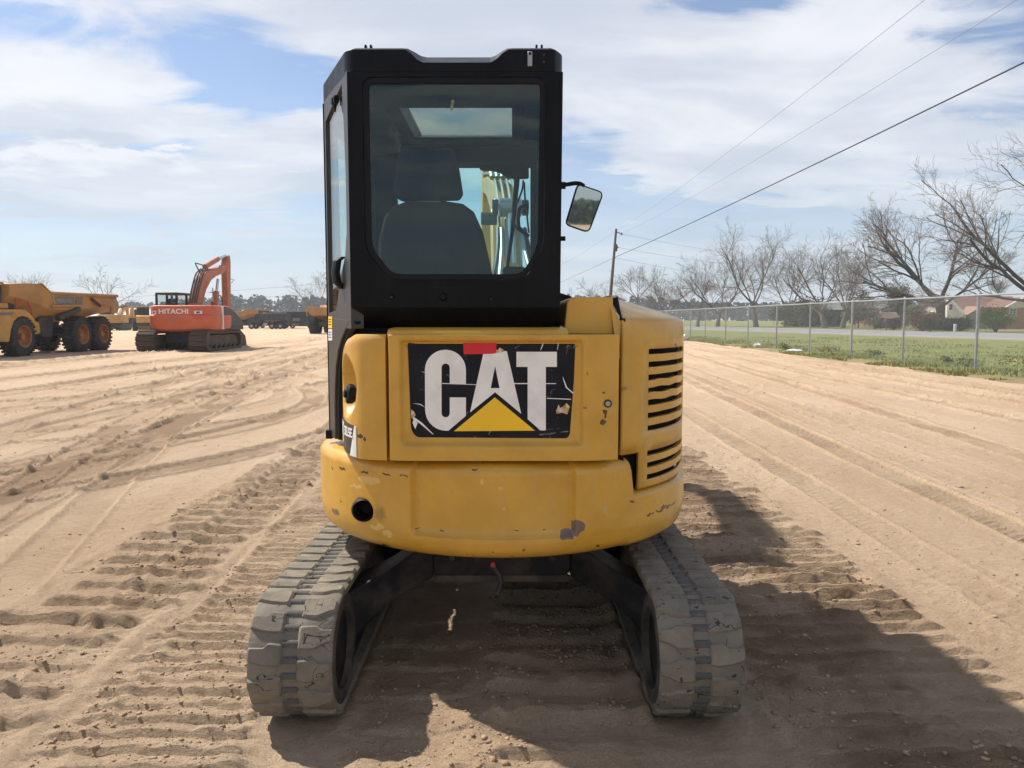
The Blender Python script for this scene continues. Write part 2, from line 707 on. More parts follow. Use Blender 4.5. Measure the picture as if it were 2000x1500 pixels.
YEL = (0.61, 0.335, 0.040)
M = {}
M['yellow'] = material('yellow_paint', YEL, (0.54, 0.290, 0.032), rough=0.36, scale=5, dirt=(0.50, 0.34, 0.14), dirt_scale=2.2, dirt_amt=0.30, coat=0.25, bump=0.0004, bscale=14, rvar=0.1)
M['yellow_weight'] = material('yellow_paint_worn', YEL, (0.54, 0.290, 0.032), rough=0.33, scale=5, dirt=(0.50, 0.34, 0.12), dirt_scale=2.2, dirt_amt=0.20, coat=0.2, bump=0.0004, bscale=7, rvar=0.1, spots=[
    spot(1128, 1030, None, .024, .032, PRIMER), spot(1108, 1044, None, .026, .020, PRIMER),
    spot(668, 915, None, 0.0216, 0.0065, BROWN), spot(712, 921, None, 0.0202, 0.0050, BROWN), spot(757, 926, None, 0.0252, 0.0036, BROWN), spot(790, 929, None, 0.0144, 0.0029, BROWN),
    spot(655, 1000, None, .028, .016, PRIMER), spot(665, 980, None, 0.0065, 0.0058, BROWN), spot(649, 915, None, 0.0058, 0.0058, BROWN),
    spot(748, 1073, None, 0.0216, 0.0072, BROWN), spot(808, 1079, None, 0.0065, 0.0065, BROWN), spot(962, 1081, None, 0.0050, 0.0050, BROWN),
    spot(1168, 1069, None, 0.0086, 0.0072, BROWN), spot(1024, 1077, None, 0.0072, 0.0029, BROWN), spot(926, 921, None, 0.0115, 0.0036, BROWN),
    spot(815, 1036, None, 0.0130, 0.0029, BROWN), spot(860, 1040, None, 0.0101, 0.0029, BROWN), spot(1010, 1040, None, 0.0158, 0.0029, BROWN), spot(1062, 1036, None, 0.0058, 0.0029, BROWN),
    spot(1270, 1004, None, 0.0187, 0.0072, BROWN), spot(1290, 996, None, 0.0324, 0.0050, BROWN), spot(1312, 985, None, 0.0360, 0.0058, BROWN), spot(1300, 988, None, 0.0288, 0.0043, BROWN), spot(1237, 981, None, 0.0158, 0.0029, BROWN),
    spot(720, 938, None, .060, .018, PALE), spot(695, 950, None, .030, .010, PALE), spot(735, 1030, None, .030, .012, PALE), spot(757, 1045, None, .024, .014, PALE),
    spot(1184, 1000, None, .012, .022, (.55, .36, .12)), spot(938, 945, None, .006, .014, PALE), spot(978, 957, None, .009, .010, PALE), spot(983, 994, None, .008, .008, PALE),
    (tuple(oncirc(741, 1004) - EX), (.040, .12, .050), (.13, .075, .025), .25)])
M['yellow_door'] = material('yellow_paint_door', YEL, (0.54, 0.290, 0.032), rough=0.36, scale=5, dirt=(0.48, 0.32, 0.11), dirt_scale=2.0, dirt_amt=0.18, coat=0.25, bump=0.0003, bscale=9, rvar=0.1, spots=[
    spot(1180, 808, 2.88, .008, .010, BROWN), spot(1178, 823, 2.88, .011, .013, BROWN), spot(1180, 767, 2.88, .004, .005, BROWN), spot(708, 846, 3.0, .014, .011, BROWN), spot(716, 852, 3.0, .011, .009, BROWN),
    spot(1147, 729, 2.88, .005, .006, (.25, .13, .03)), spot(1144, 795, 2.88, .005, .006, (.25, .13, .03))])
M['yellow_hood'] = material('yellow_paint_hood', YEL, (0.54, 0.290, 0.032), rough=0.38, scale=5, dirt=(0.50, 0.36, 0.15), dirt_scale=2.4, dirt_amt=0.3, coat=0.2, bump=0.0005, bscale=8, rvar=0.12, spots=[
    spot(1220, 761, 2.95, .016, .010, (.30, .15, .02)), spot(1218, 622, 2.95, .010, .008, BROWN), spot(1316, 672, 3.3, .010, .008, BROWN), spot(1245, 890, 3.0, .018, .008, (.30, .17, .02))])
M['cab_black'] = material('black_cab_paint', (0.0020, 0.0026, 0.0045), (0.0032, 0.0038, 0.006), rough=0.42, scale=6, dirt=(0.016, 0.014, 0.013), dirt_scale=3.5, dirt_amt=0.25, spec=0.16, bump=0.0003, bscale=25, rvar=0.1)
M['cab_grey'] = material('dusty_black_paint', (0.028, 0.025, 0.024), (0.040, 0.035, 0.032), rough=0.42, scale=6, dirt=(0.09, 0.075, 0.06), dirt_scale=4, dirt_amt=0.4, bump=0.0003, bscale=25)
M['rubber_seal'] = material('rubber_seal', (0.006, 0.007, 0.011), rough=0.6, spec=0.2)
M['interior'] = material('dark_trim', (0.005, 0.0055, 0.0065), (0.008, 0.0085, 0.009), rough=0.8, scale=12, spec=0.15)
M['seat_cloth'] = material('seat_cloth', (0.026, 0.026, 0.028), (0.040, 0.039, 0.039), rough=0.95, scale=5, bump=0.0008, bscale=300, spec=0.2)
M['dark_steel'] = material('dark_steel', (0.004, 0.005, 0.008), (0.010, 0.010, 0.012), rough=0.6, scale=7, dirt=(0.10, 0.078, 0.056), dirt_scale=4, dirt_amt=0.50, spec=0.3)
M['dusty_steel'] = material('dusty_steel', (0.035, 0.032, 0.028), (0.09, 0.075, 0.055), rough=0.8, scale=9, bump=0.001, bscale=60)
M['rust_steel'] = material('rusty_steel', (0.07, 0.035, 0.02), (0.04, 0.03, 0.025), rough=0.8, scale=20)
M['rubber'] = material('dusty_rubber', (0.145, 0.128, 0.103), (0.215, 0.190, 0.152), rough=0.92, scale=7, lo=.3, hi=.72, dirt=(0.30, 0.240, 0.170), dirt_scale=5, dirt_amt=0.60, rand=True, bump=0.0030, bscale=55, spec=0.25)
M['rubber_dark'] = material('rubber_channel', (0.09, 0.086, 0.080), (0.15, 0.14, 0.125), rough=0.85, scale=18, dirt=(0.2, 0.17, 0.13), dirt_scale=9, dirt_amt=0.4, spec=0.25)
M['hose'] = material('black_hose', (0.015, 0.015, 0.016), rough=0.5)
M['chrome'] = material('hydraulic_rod', (0.55, 0.55, 0.56), rough=0.22, metal=1.0)
M['steel_pale'] = material('zinc_fitting', (0.34, 0.34, 0.33), rough=0.42, metal=0.8)
M['mirror'] = material('mirror_glass', (0.52, 0.55, 0.52), rough=0.02, metal=1.0)
M['lamp_red'] = material('red_plastic', (0.35, 0.012, 0.015), rough=0.4)
M['glass_rear'] = glass('tinted_rear_glass', (0.83, 0.945, 0.935), refl=.7, dust=0.008)
M['glass_side'] = glass('tinted_side_glass', (0.80, 0.90, 0.88), dust=0.04)
M['glass_right'] = glass('darkened_right_glass', (0.45, 0.50, 0.50), dust=0.25)  # out-of-view pane, tint and film deepened to block sun passing through the cab
M['glass_front'] = glass('tinted_front_glass', (0.86, 0.97, 0.96), dust=0.015)
M['glass_hatch'] = glass('tinted_hatch_glass', (0.91, 0.88, 0.79), dust=0.06, dust_c=(0.4, 0.38, 0.3))
M['white'] = material('white_vinyl', (0.84, 0.83, 0.80), (0.74, 0.73, 0.70), rough=0.45, scale=9)
M['decal_yellow'] = material('yellow_vinyl', (0.92, 0.55, 0.010), (0.88, 0.52, 0.015), rough=0.4, scale=4)
M['tape_red'] = material('red_tape', (0.62, 0.008, 0.016), rough=0.45)
M['decal_white_paper'] = material('paper_white', (0.7, 0.7, 0.7), rough=0.6)
M['glue'] = material('old_glue', (0.46, 0.25, 0.06), (0.66, 0.6, 0.52), rough=0.7, scale=70)


def decal_black():
    m = material('black_vinyl', (0.004, 0.006, 0.011), (0.009, 0.011, 0.016), rough=0.45, scale=10, spec=0.2)
    t = m.node_tree
    b = NB(t)
    p = next(n for n in t.nodes if n.type == 'BSDF_PRINCIPLED')
    co = b.n('ShaderNodeTexCoord').outputs['Object']
    src = p.inputs['Base Color'].links[0].from_socket
    col = src
    for (st, sc, lo, seed) in (((3.0, 1, 16.0), 1.1, 0.60, 0.0), ((14.0, 1, 3.0), 0.9, 0.66, 5.0), ((8, 1, 9), 1.3, 0.62, 9.0)):
        cs = b.vmath('ADD', b.vmath('MULTIPLY', co, st), (seed, seed, seed))
        ln = b.math('LESS_THAN', b.math('ABSOLUTE', b.math('SUBTRACT', b.noise(cs, sc, 2.0, 0.5, 0.6), 0.5)), 0.0028)
        gate = b.math('GREATER_THAN', b.noise(b.vmath('ADD', co, (seed, 3, 1)), 9.0, 3.0), lo)
        col = b.mix(b.math('MULTIPLY', b.math('MULTIPLY', ln, gate), 0.5), col, (0.42, 0.42, 0.42))
    fl = b.math('GREATER_THAN', b.noise(co, 160.0, 2.0, 0.6), 0.735)
    gate = b.sstep(b.noise(co, 7.0, 3.0), 0.52, 0.66)
    col = b.mix(b.math('MULTIPLY', b.math('MULTIPLY', fl, gate), 0.8), col, (0.5, 0.5, 0.5))
    b.put(p.inputs['Base Color'], col)
    return m


M['decal_black'] = decal_black()


def wear(m, cuts=None, specks=None, streaks=None):
    """thin cuts, small paint losses and run marks laid over a material's colour"""
    t = m.node_tree
    b = NB(t)
    p = next(n for n in t.nodes if n.type == 'BSDF_PRINCIPLED')
    co = b.n('ShaderNodeTexCoord').outputs['Object']
    if cuts:
        rn = b.n('ShaderNodeObjectInfo').outputs['Random']
        co = b.vmath('ADD', co, b.comb(b.math('MULTIPLY', rn, 31.0), b.math('MULTIPLY', rn, 17.0), b.math('MULTIPLY', rn, 53.0)))
    col = p.inputs['Base Color'].links[0].from_socket
    if streaks:
        c_, amt = streaks
        n_ = b.noise(b.vmath('MULTIPLY', co, (9.0, 9.0, 0.7)), 3.0, 5.0, 0.65)
        col = b.mix(b.math('MULTIPLY', b.sstep(n_, .50, .74), amt), col, c_)
    if specks:
        c_, sc, thr, gate = specks
        n_ = b.noise(co, sc, 3.0, 0.6)
        g_ = b.sstep(b.noise(b.vmath('ADD', co, (4, 1, 2)), 3.5, 4.0), gate, gate + .10)
        col = b.mix(b.math('MULTIPLY', b.sstep(n_, thr, thr + .02), g_), col, c_)
    if cuts:
        for st, seed in (((9, 5, 9), 2.0), ((4, 9, 10), 7.0)):
            cs = b.vmath('ADD', b.vmath('MULTIPLY', co, st), (seed, seed, seed))
            ln = b.sstep(b.math('ABSOLUTE', b.math('SUBTRACT', b.noise(cs, 1.4, 2.0, 0.5, 0.8), 0.5)), 0.010, 0.005)
            g_ = b.math('GREATER_THAN', b.noise(b.vmath('ADD', co, (seed, 3, 1)), 13.0, 2.0), 0.57)
            col = b.mix(b.math('MULTIPLY', b.math('MULTIPLY', ln, g_), 0.85), col, cuts)
    b.put(p.inputs['Base Color'], col)


wear(M['rubber'], cuts=(0.02, 0.019, 0.018))
wear(M['rubber_dark'], cuts=(0.015, 0.015, 0.015))
wear(M['yellow_weight'], specks=(BROWN, 55.0, .73, .55), streaks=((.50, .34, .13), .25))
wear(M['yellow_door'], specks=(BROWN, 60.0, .735, .54), streaks=((.50, .34, .13), .2))
wear(M['yellow_hood'], specks=(BROWN, 60.0, .73, .54), streaks=((.50, .34, .13), .3))
wear(M['cab_black'], specks=((.03, .027, .024), 70.0, .72, .52), streaks=((.018, .016, .015), .35))
wear(M['cab_grey'], specks=((.10, .085, .07), 70.0, .71, .50), streaks=((.075, .062, .05), .4))

# far machines and setting
M['far_yellow'] = material('ochre_machine_paint', (0.52, 0.275, 0.05), (0.42, 0.21, 0.04), rough=0.5, scale=1.2, dirt=(0.34, 0.22, 0.10), dirt_scale=0.9, dirt_amt=0.6)
M['hauler_bed'] = material('ochre_bed_paint', (0.44, 0.23, 0.06), (0.34, 0.165, 0.045), rough=0.6, scale=1.0, dirt=(0.26, 0.15, 0.07), dirt_scale=0.8, dirt_amt=0.7)
M['orange'] = material('faded_orange_paint', (0.58, 0.125, 0.052), (0.50, 0.10, 0.045), rough=0.5, scale=1.1, dirt=(0.52, 0.17, 0.09), dirt_scale=0.9, dirt_amt=0.5)
M['orange_boom'] = material('orange_boom_paint', (0.46, 0.15, 0.068), (0.36, 0.115, 0.06), rough=0.55, scale=1.5, dirt=(0.26, 0.11, 0.06), dirt_scale=1.5, dirt_amt=0.6)
M['rim'] = material('rusty_orange_rim', (0.42, 0.17, 0.045), (0.26, 0.11, 0.04), rough=0.6, scale=4)
M['tyre'] = material('dusty_tyre', (0.030, 0.030, 0.031), (0.055, 0.052, 0.050), rough=0.9, scale=3, dirt=(0.10, 0.085, 0.07), dirt_scale=2, dirt_amt=0.4, spec=0.2)
M['track_brown'] = material('muddy_track_steel', (0.11, 0.070, 0.042), (0.06, 0.042, 0.030), rough=0.75, scale=3)
M['far_dark'] = material('dark_machine_parts', (0.020, 0.020, 0.022), (0.04, 0.036, 0.034), rough=0.6, scale=2)
M['charcoal'] = material('charcoal_panel', (0.055, 0.052, 0.052), (0.075, 0.068, 0.064), rough=0.6, scale=1.5)
M['panel_grey'] = material('grey_sticker', (0.15, 0.14, 0.13), rough=0.6)
M['far_white'] = material('white_lettering', (0.72, 0.70, 0.68), rough=0.6)
M['grey_letter'] = material('worn_grey_lettering', (0.30, 0.29, 0.27), rough=0.6)
M['far_glass'] = material('dark_window_glass', (0.03, 0.04, 0.045), rough=0.06, spec=0.8)
M['far_glass_pale'] = glass('pale_cab_glass', (0.78, 0.86, 0.86))
M['beacon'] = material('amber_beacon', (0.55, 0.12, 0.03), rough=0.35)
M['red_rail'] = material('red_rail_paint', (0.42, 0.05, 0.03), rough=0.6)
M['truck_black'] = material('black_truck_paint', (0.018, 0.019, 0.022), (0.03, 0.03, 0.033), rough=0.5, scale=1)
M['trailer_dark'] = material('dark_trailer_wall', (0.020, 0.022, 0.026), (0.034, 0.034, 0.038), rough=0.7, scale=0.6)
M['galv'] = material('galvanised_steel', (0.36, 0.37, 0.38), (0.28, 0.29, 0.30), rough=0.5, metal=0.35, scale=6)
M['mesh_wire'] = material('galvanised_wire', (0.34, 0.35, 0.35), rough=0.55, metal=0.2)
M['bark'] = material('grey_bark', (0.185, 0.160, 0.135), (0.105, 0.090, 0.076), rough=0.95, scale=3, bump=0.01, bscale=12)
M['bark_dark'] = material('dark_bark', (0.105, 0.088, 0.074), (0.060, 0.050, 0.043), rough=0.95, scale=3, bump=0.01, bscale=12)
M['twig'] = material('bare_twigs', (0.25, 0.215, 0.18), (0.17, 0.145, 0.122), rough=0.95, scale=1)
M['pole_wood'] = material('weathered_pole_wood', (0.12, 0.105, 0.09), (0.075, 0.066, 0.058), rough=0.9, scale=4)
M['cable'] = material('black_cable', (0.018, 0.018, 0.020), rough=0.6)
M['cable_grey'] = material('grey_conductor', (0.22, 0.23, 0.25), rough=0.6)
M['tower_steel'] = material('tower_steel', (0.20, 0.21, 0.22), rough=0.6)


def leafmat(name, a, b_, sc=0.8):
    m = material(name, a, b_, rough=0.7, scale=sc, spec=0.15)
    p = next(n for n in m.node_tree.nodes if n.type == 'BSDF_PRINCIPLED')
    p.inputs['Subsurface Weight'].default_value = 0.0
    return m


M['leaf_green'] = leafmat('bright_leaves', (0.12, 0.17, 0.045), (0.075, 0.115, 0.032))
M['leaf_dark'] = leafmat('dark_evergreen_leaves', (0.035, 0.050, 0.028), (0.055, 0.072, 0.040))
M['leaf_olive'] = leafmat('olive_leaves', (0.115, 0.125, 0.052), (0.075, 0.088, 0.038))
M['leaf_red'] = leafmat('reddish_leaves', (0.16, 0.075, 0.05), (0.09, 0.06, 0.04), 2.0)
M['pine'] = leafmat('pine_needles', (0.045, 0.068, 0.042), (0.030, 0.050, 0.034), 0.05)
M['weed'] = leafmat('dry_weeds', (0.32, 0.30, 0.12), (0.18, 0.21, 0.075), 1.6)
M['brick'] = None
M['siding'] = material('cream_siding', (0.70, 0.66, 0.55), (0.62, 0.58, 0.48), rough=0.7, scale=1)
M['roof_brown'] = material('brown_shingles', (0.19, 0.105, 0.080), (0.13, 0.075, 0.060), rough=0.9, scale=3, stretch=(1, 1, 4))
M['roof_tan'] = material('tan_shingles', (0.30, 0.19, 0.14), (0.22, 0.14, 0.11), rough=0.9, scale=3, stretch=(1, 1, 4))
M['roof_grey'] = material('grey_shingles', (0.18, 0.19, 0.19), (0.13, 0.14, 0.14), rough=0.9, scale=3)
M['trim_white'] = material('white_trim', (0.75, 0.75, 0.73), rough=0.6)
M['grey_siding'] = material('grey_green_siding', (0.26, 0.28, 0.26), (0.22, 0.24, 0.22), rough=0.7, scale=2)
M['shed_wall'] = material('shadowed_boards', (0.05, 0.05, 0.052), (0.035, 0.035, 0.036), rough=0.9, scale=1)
M['roof_red'] = material('rust_red_tin', (0.24, 0.075, 0.06), (0.17, 0.06, 0.05), rough=0.6, scale=1)
M['roof_tin'] = material('pale_tin', (0.45, 0.43, 0.42), (0.36, 0.33, 0.32), rough=0.5, scale=1)


def brick_mat():
    m = bpy.data.materials.new('red_brick')
    m.use_nodes = True
    t = m.node_tree
    b = NB(t)
    p = t.nodes['Principled BSDF']
    co = b.n('ShaderNodeTexCoord').outputs['Object']
    x, y, z = b.sep(co)[:]
    br = b.n('ShaderNodeTexBrick')
    b.put(br.inputs['Vector'], b.comb(b.math('ADD', x, y), z, 0))
    br.inputs['Color1'].default_value = (0.30, 0.105, 0.060, 1)
    br.inputs['Color2'].default_value = (0.40, 0.17, 0.10, 1)
    br.inputs['Mortar'].default_value = (0.42, 0.34, 0.27, 1)
    br.inputs['Scale'].default_value = 4.2
    br.inputs['Mortar Size'].default_value = 0.02
    t.links.new(br.outputs[0], p.inputs['Base Color'])
    p.inputs['Roughness'].default_value = 0.9
    return m


M['brick'] = brick_mat()


def ground_mat(name, kind):
    m = bpy.data.materials.new(name)
    m.use_nodes = True
    t = m.node_tree
    b = NB(t)
    p = t.nodes['Principled BSDF']
    p.inputs['Roughness'].default_value = 0.95
    p.inputs['Specular IOR Level'].default_value = 0.15
    co = b.n('ShaderNodeTexCoord').outputs['Object']
    if kind == 'sand':
        st = b.vmath('MULTIPLY', co, (1.0, 0.22, 1.0))
        n1 = b.noise(st, 0.9, 6.0, 0.6)
        n2 = b.noise(co, 6.0, 6.0, 0.65)
        n3 = b.noise(co, 85.0, 4.0, 0.7)
        n4 = b.noise(b.vmath('MULTIPLY', co, (1.0, 0.06, 1.0)), 0.5, 7.0, 0.62)
        col = b.mix(b.sstep(n1, 0.36, 0.66), (0.560, 0.405, 0.268), (0.640, 0.482, 0.332))
        col = b.mix(b.math('MULTIPLY', b.sstep(n2, 0.48, 0.70), 0.30), col, (0.40, 0.285, 0.18))
        col = b.mix(b.math('MULTIPLY', b.sstep(n4, 0.52, 0.70), 0.40), col, (0.42, 0.30, 0.19))
        col = b.mix(b.math('MULTIPLY', b.sstep(n3, 0.52, 0.72), 0.22), col, (0.30, 0.21, 0.135))
        at = b.n('ShaderNodeAttribute')
        at.attribute_name = 'damp_and_ruts'
        col = b.mix(b.math('MULTIPLY', at.outputs['Fac'], 0.80), col, (0.255, 0.168, 0.103))
        b.put(p.inputs['Base Color'], col)
        n5 = b.noise(b.vmath('MULTIPLY', co, (1.0, 0.8, 1.0)), 13.0, 7.0, 0.72)
        col = b.mix(b.math('MULTIPLY', b.sstep(n5, 0.56, 0.72), 0.28), col, (0.33, 0.23, 0.145))
        n6 = b.noise(co, 210.0, 2.0, 0.6)
        col = b.mix(b.math('MULTIPLY', b.sstep(n6, 0.61, 0.70), 0.35), col, (0.20, 0.14, 0.095))
        b.put(p.inputs['Base Color'], col)
        bp = b.n('ShaderNodeBump')
        bp.inputs['Distance'].default_value = 0.026
        hgt = b.math('ADD', b.math('MULTIPLY', b.noise(co, 48.0, 7.0, 0.70), 1.0), b.math('MULTIPLY', b.noise(co, 130.0, 3.0, 0.6), 0.35))
        b.put(bp.inputs['Height'], hgt)
        bp2 = b.n('ShaderNodeBump')
        bp2.inputs['Distance'].default_value = 0.055
        b.put(bp2.inputs['Height'], b.noise(b.vmath('MULTIPLY', co, (0.8, 1.0, 1.0)), 10.0, 8.0, 0.72))
        t.links.new(bp.outputs[0], bp2.inputs['Normal'])
        t.links.new(bp2.outputs[0], p.inputs['Normal'])
    elif kind == 'grass':
        n1 = b.noise(co, 0.35, 6.0, 0.6)
        n2 = b.noise(co, 5.0, 6.0, 0.7)
        n3 = b.noise(b.vmath('MULTIPLY', co, (1, 0.3, 1)), 30.0, 5.0, 0.75)
        x, y, z = b.sep(co)[:]
        col = b.mix(b.sstep(n1, 0.35, 0.65), (0.170, 0.205, 0.058), (0.225, 0.235, 0.085))
        col = b.mix(b.math('MULTIPLY', b.sstep(n2, 0.45, 0.7), 0.55), col, (0.125, 0.155, 0.045))
        col = b.mix(b.math('MULTIPLY', b.sstep(n3, 0.50, 0.72), 0.6), col, (0.30, 0.26, 0.12))
        col = b.mix(b.math('MULTIPLY', b.sstep(b.noise(co, 1.3, 6.0, 0.7), 0.52, 0.68), 0.5), col, (0.27, 0.25, 0.11))
        dry = b.math('ADD', b.sstep(x, 14.2, 12.0), b.math('MULTIPLY', b.math('SUBTRACT', n2, 0.5), 1.2))
        col = b.mix(b.math('MULTIPLY', b.sstep(dry, 0.35, 0.95), 0.85), col, (0.34, 0.26, 0.15))
        b.put(p.inputs['Base Color'], col)
        bp = b.n('ShaderNodeBump')
        bp.inputs['Distance'].default_value = 0.08
        b.put(bp.inputs['Height'], b.noise(co, 14.0, 7.0, 0.75))
        t.links.new(bp.outputs[0], p.inputs['Normal'])
    elif kind == 'lawn':
        n1 = b.noise(co, 0.25, 6.0, 0.6)
        n2 = b.noise(co, 4.0, 6.0, 0.7)
        col = b.mix(b.sstep(n1, 0.4, 0.6), (0.185, 0.180, 0.070), (0.130, 0.145, 0.050))
        col = b.mix(b.math('MULTIPLY', b.sstep(n2, 0.45, 0.7), 0.5), col, (0.25, 0.21, 0.10))
        b.put(p.inputs['Base Color'], col)
    elif kind == 'road':
        n1 = b.noise(co, 1.2, 6.0, 0.65)
        col = b.mix(b.sstep(n1, 0.35, 0.65), (0.215, 0.215, 0.225), (0.265, 0.265, 0.275))
        b.put(p.inputs['Base Color'], col)
        p.inputs['Roughness'].default_value = 0.8
    elif kind == 'shoulder':
        n1 = b.noise(co, 2.5, 6.0, 0.65)
        col = b.mix(b.sstep(n1, 0.35, 0.65), (0.33, 0.27, 0.18), (0.24, 0.22, 0.12))
        b.put(p.inputs['Base Color'], col)
    elif kind == 'drive':
        b.put(p.inputs['Base Color'], b.mix(b.noise(co, 2.0, 5.0), (0.50, 0.46, 0.40), (0.42, 0.38, 0.32)))
    return m


for k_ in ('sand', 'grass', 'lawn', 'road', 'shoulder', 'drive'):
    M[k_] = ground_mat(k_, k_)
M['paint_white'] = material('road_paint', (0.62, 0.62, 0.60), (0.5, 0.5, 0.48), rough=0.7, scale=2)
M['clod'] = material('dirt_clod', (0.29, 0.20, 0.125), (0.42, 0.30, 0.20), rough=1.0, scale=6, spec=0.1)
# ------------------------------------------------------------------ ground
def bars(X, Y, x0, x1, y0, y1, per, amp, seed, rag=0.10, wid=0.17, skew=0.0, wob=0.05, power=1.0):
    """rows of ridges left across the line of travel by track cleats"""
    yy = Y + wob * 2 * (vn(X * 1.6, Y * 0.9, seed) - 0.5) + skew * X
    k = np.floor(yy / per)
    ph = yy / per - k - 0.5
    a = 0.6 + 0.7 * vn(k * 0.73 + 0.31, k * 0 + seed, seed + 1)
    a = a * (0.70 + 0.5 * vn(X * 2.2, k * 1.7, seed + 2))
    ends = rag * 2 * (vn(k * 0.9, k * 0 + 3.3, seed + 4) - 0.5)
    mx = sm(X, x0 + ends - 0.03, x0 + ends + 0.05) * (1 - sm(X, x1 + ends * 0.8 - 0.05, x1 + ends * 0.8 + 0.04))
    my = sm(Y, y0 - 0.1, y0 + 0.1) * (1 - sm(Y, y1 - 0.6, y1 + 0.2))
    wv = wid * (0.7 + 0.7 * vn(X * 5, k * 2.3, seed + 5))
    near = sm(ph, -1.15 * wv - .055, -1.15 * wv + .005)
    prof = near * (1 - sm(ph, -.3 * wv, 1.7 * wv))
    prof = prof * (0.75 + 0.5 * vn(X * 14, Y * 14, seed + 7))
    return amp * a * prof ** power * mx * my, mx * my


def rut(X, Y, f, width, depth, seed, tread=0.0, per=0.07, y0=1.0, y1=80.0):
    c = f(Y) + 0.05 * (vn(Y * 0.35, Y * 0, seed) - 0.5)
    t = (X - c) / (width / 2)
    body = (1 - sm(np.abs(t), 0.80, 1.0))
    lip = np.exp(-((np.abs(t) - 1.10) / 0.11) ** 2)
    fade = (0.35 + 0.9 * vn(Y * 0.25, Y * 0 + 5, seed + 1)) * sm(Y, y0, y0 + 1.5) * (1 - sm(Y, y1 - 4, y1))
    ln = -depth * .8 * body + depth * 1.0 * lip
    if tread:
        ph = ((Y + np.abs(t) * 0.10) / per) % 1.0
        ln = ln + tread * body * (np.abs(ph - 0.5) * 4 - 1)
    return ln * fade


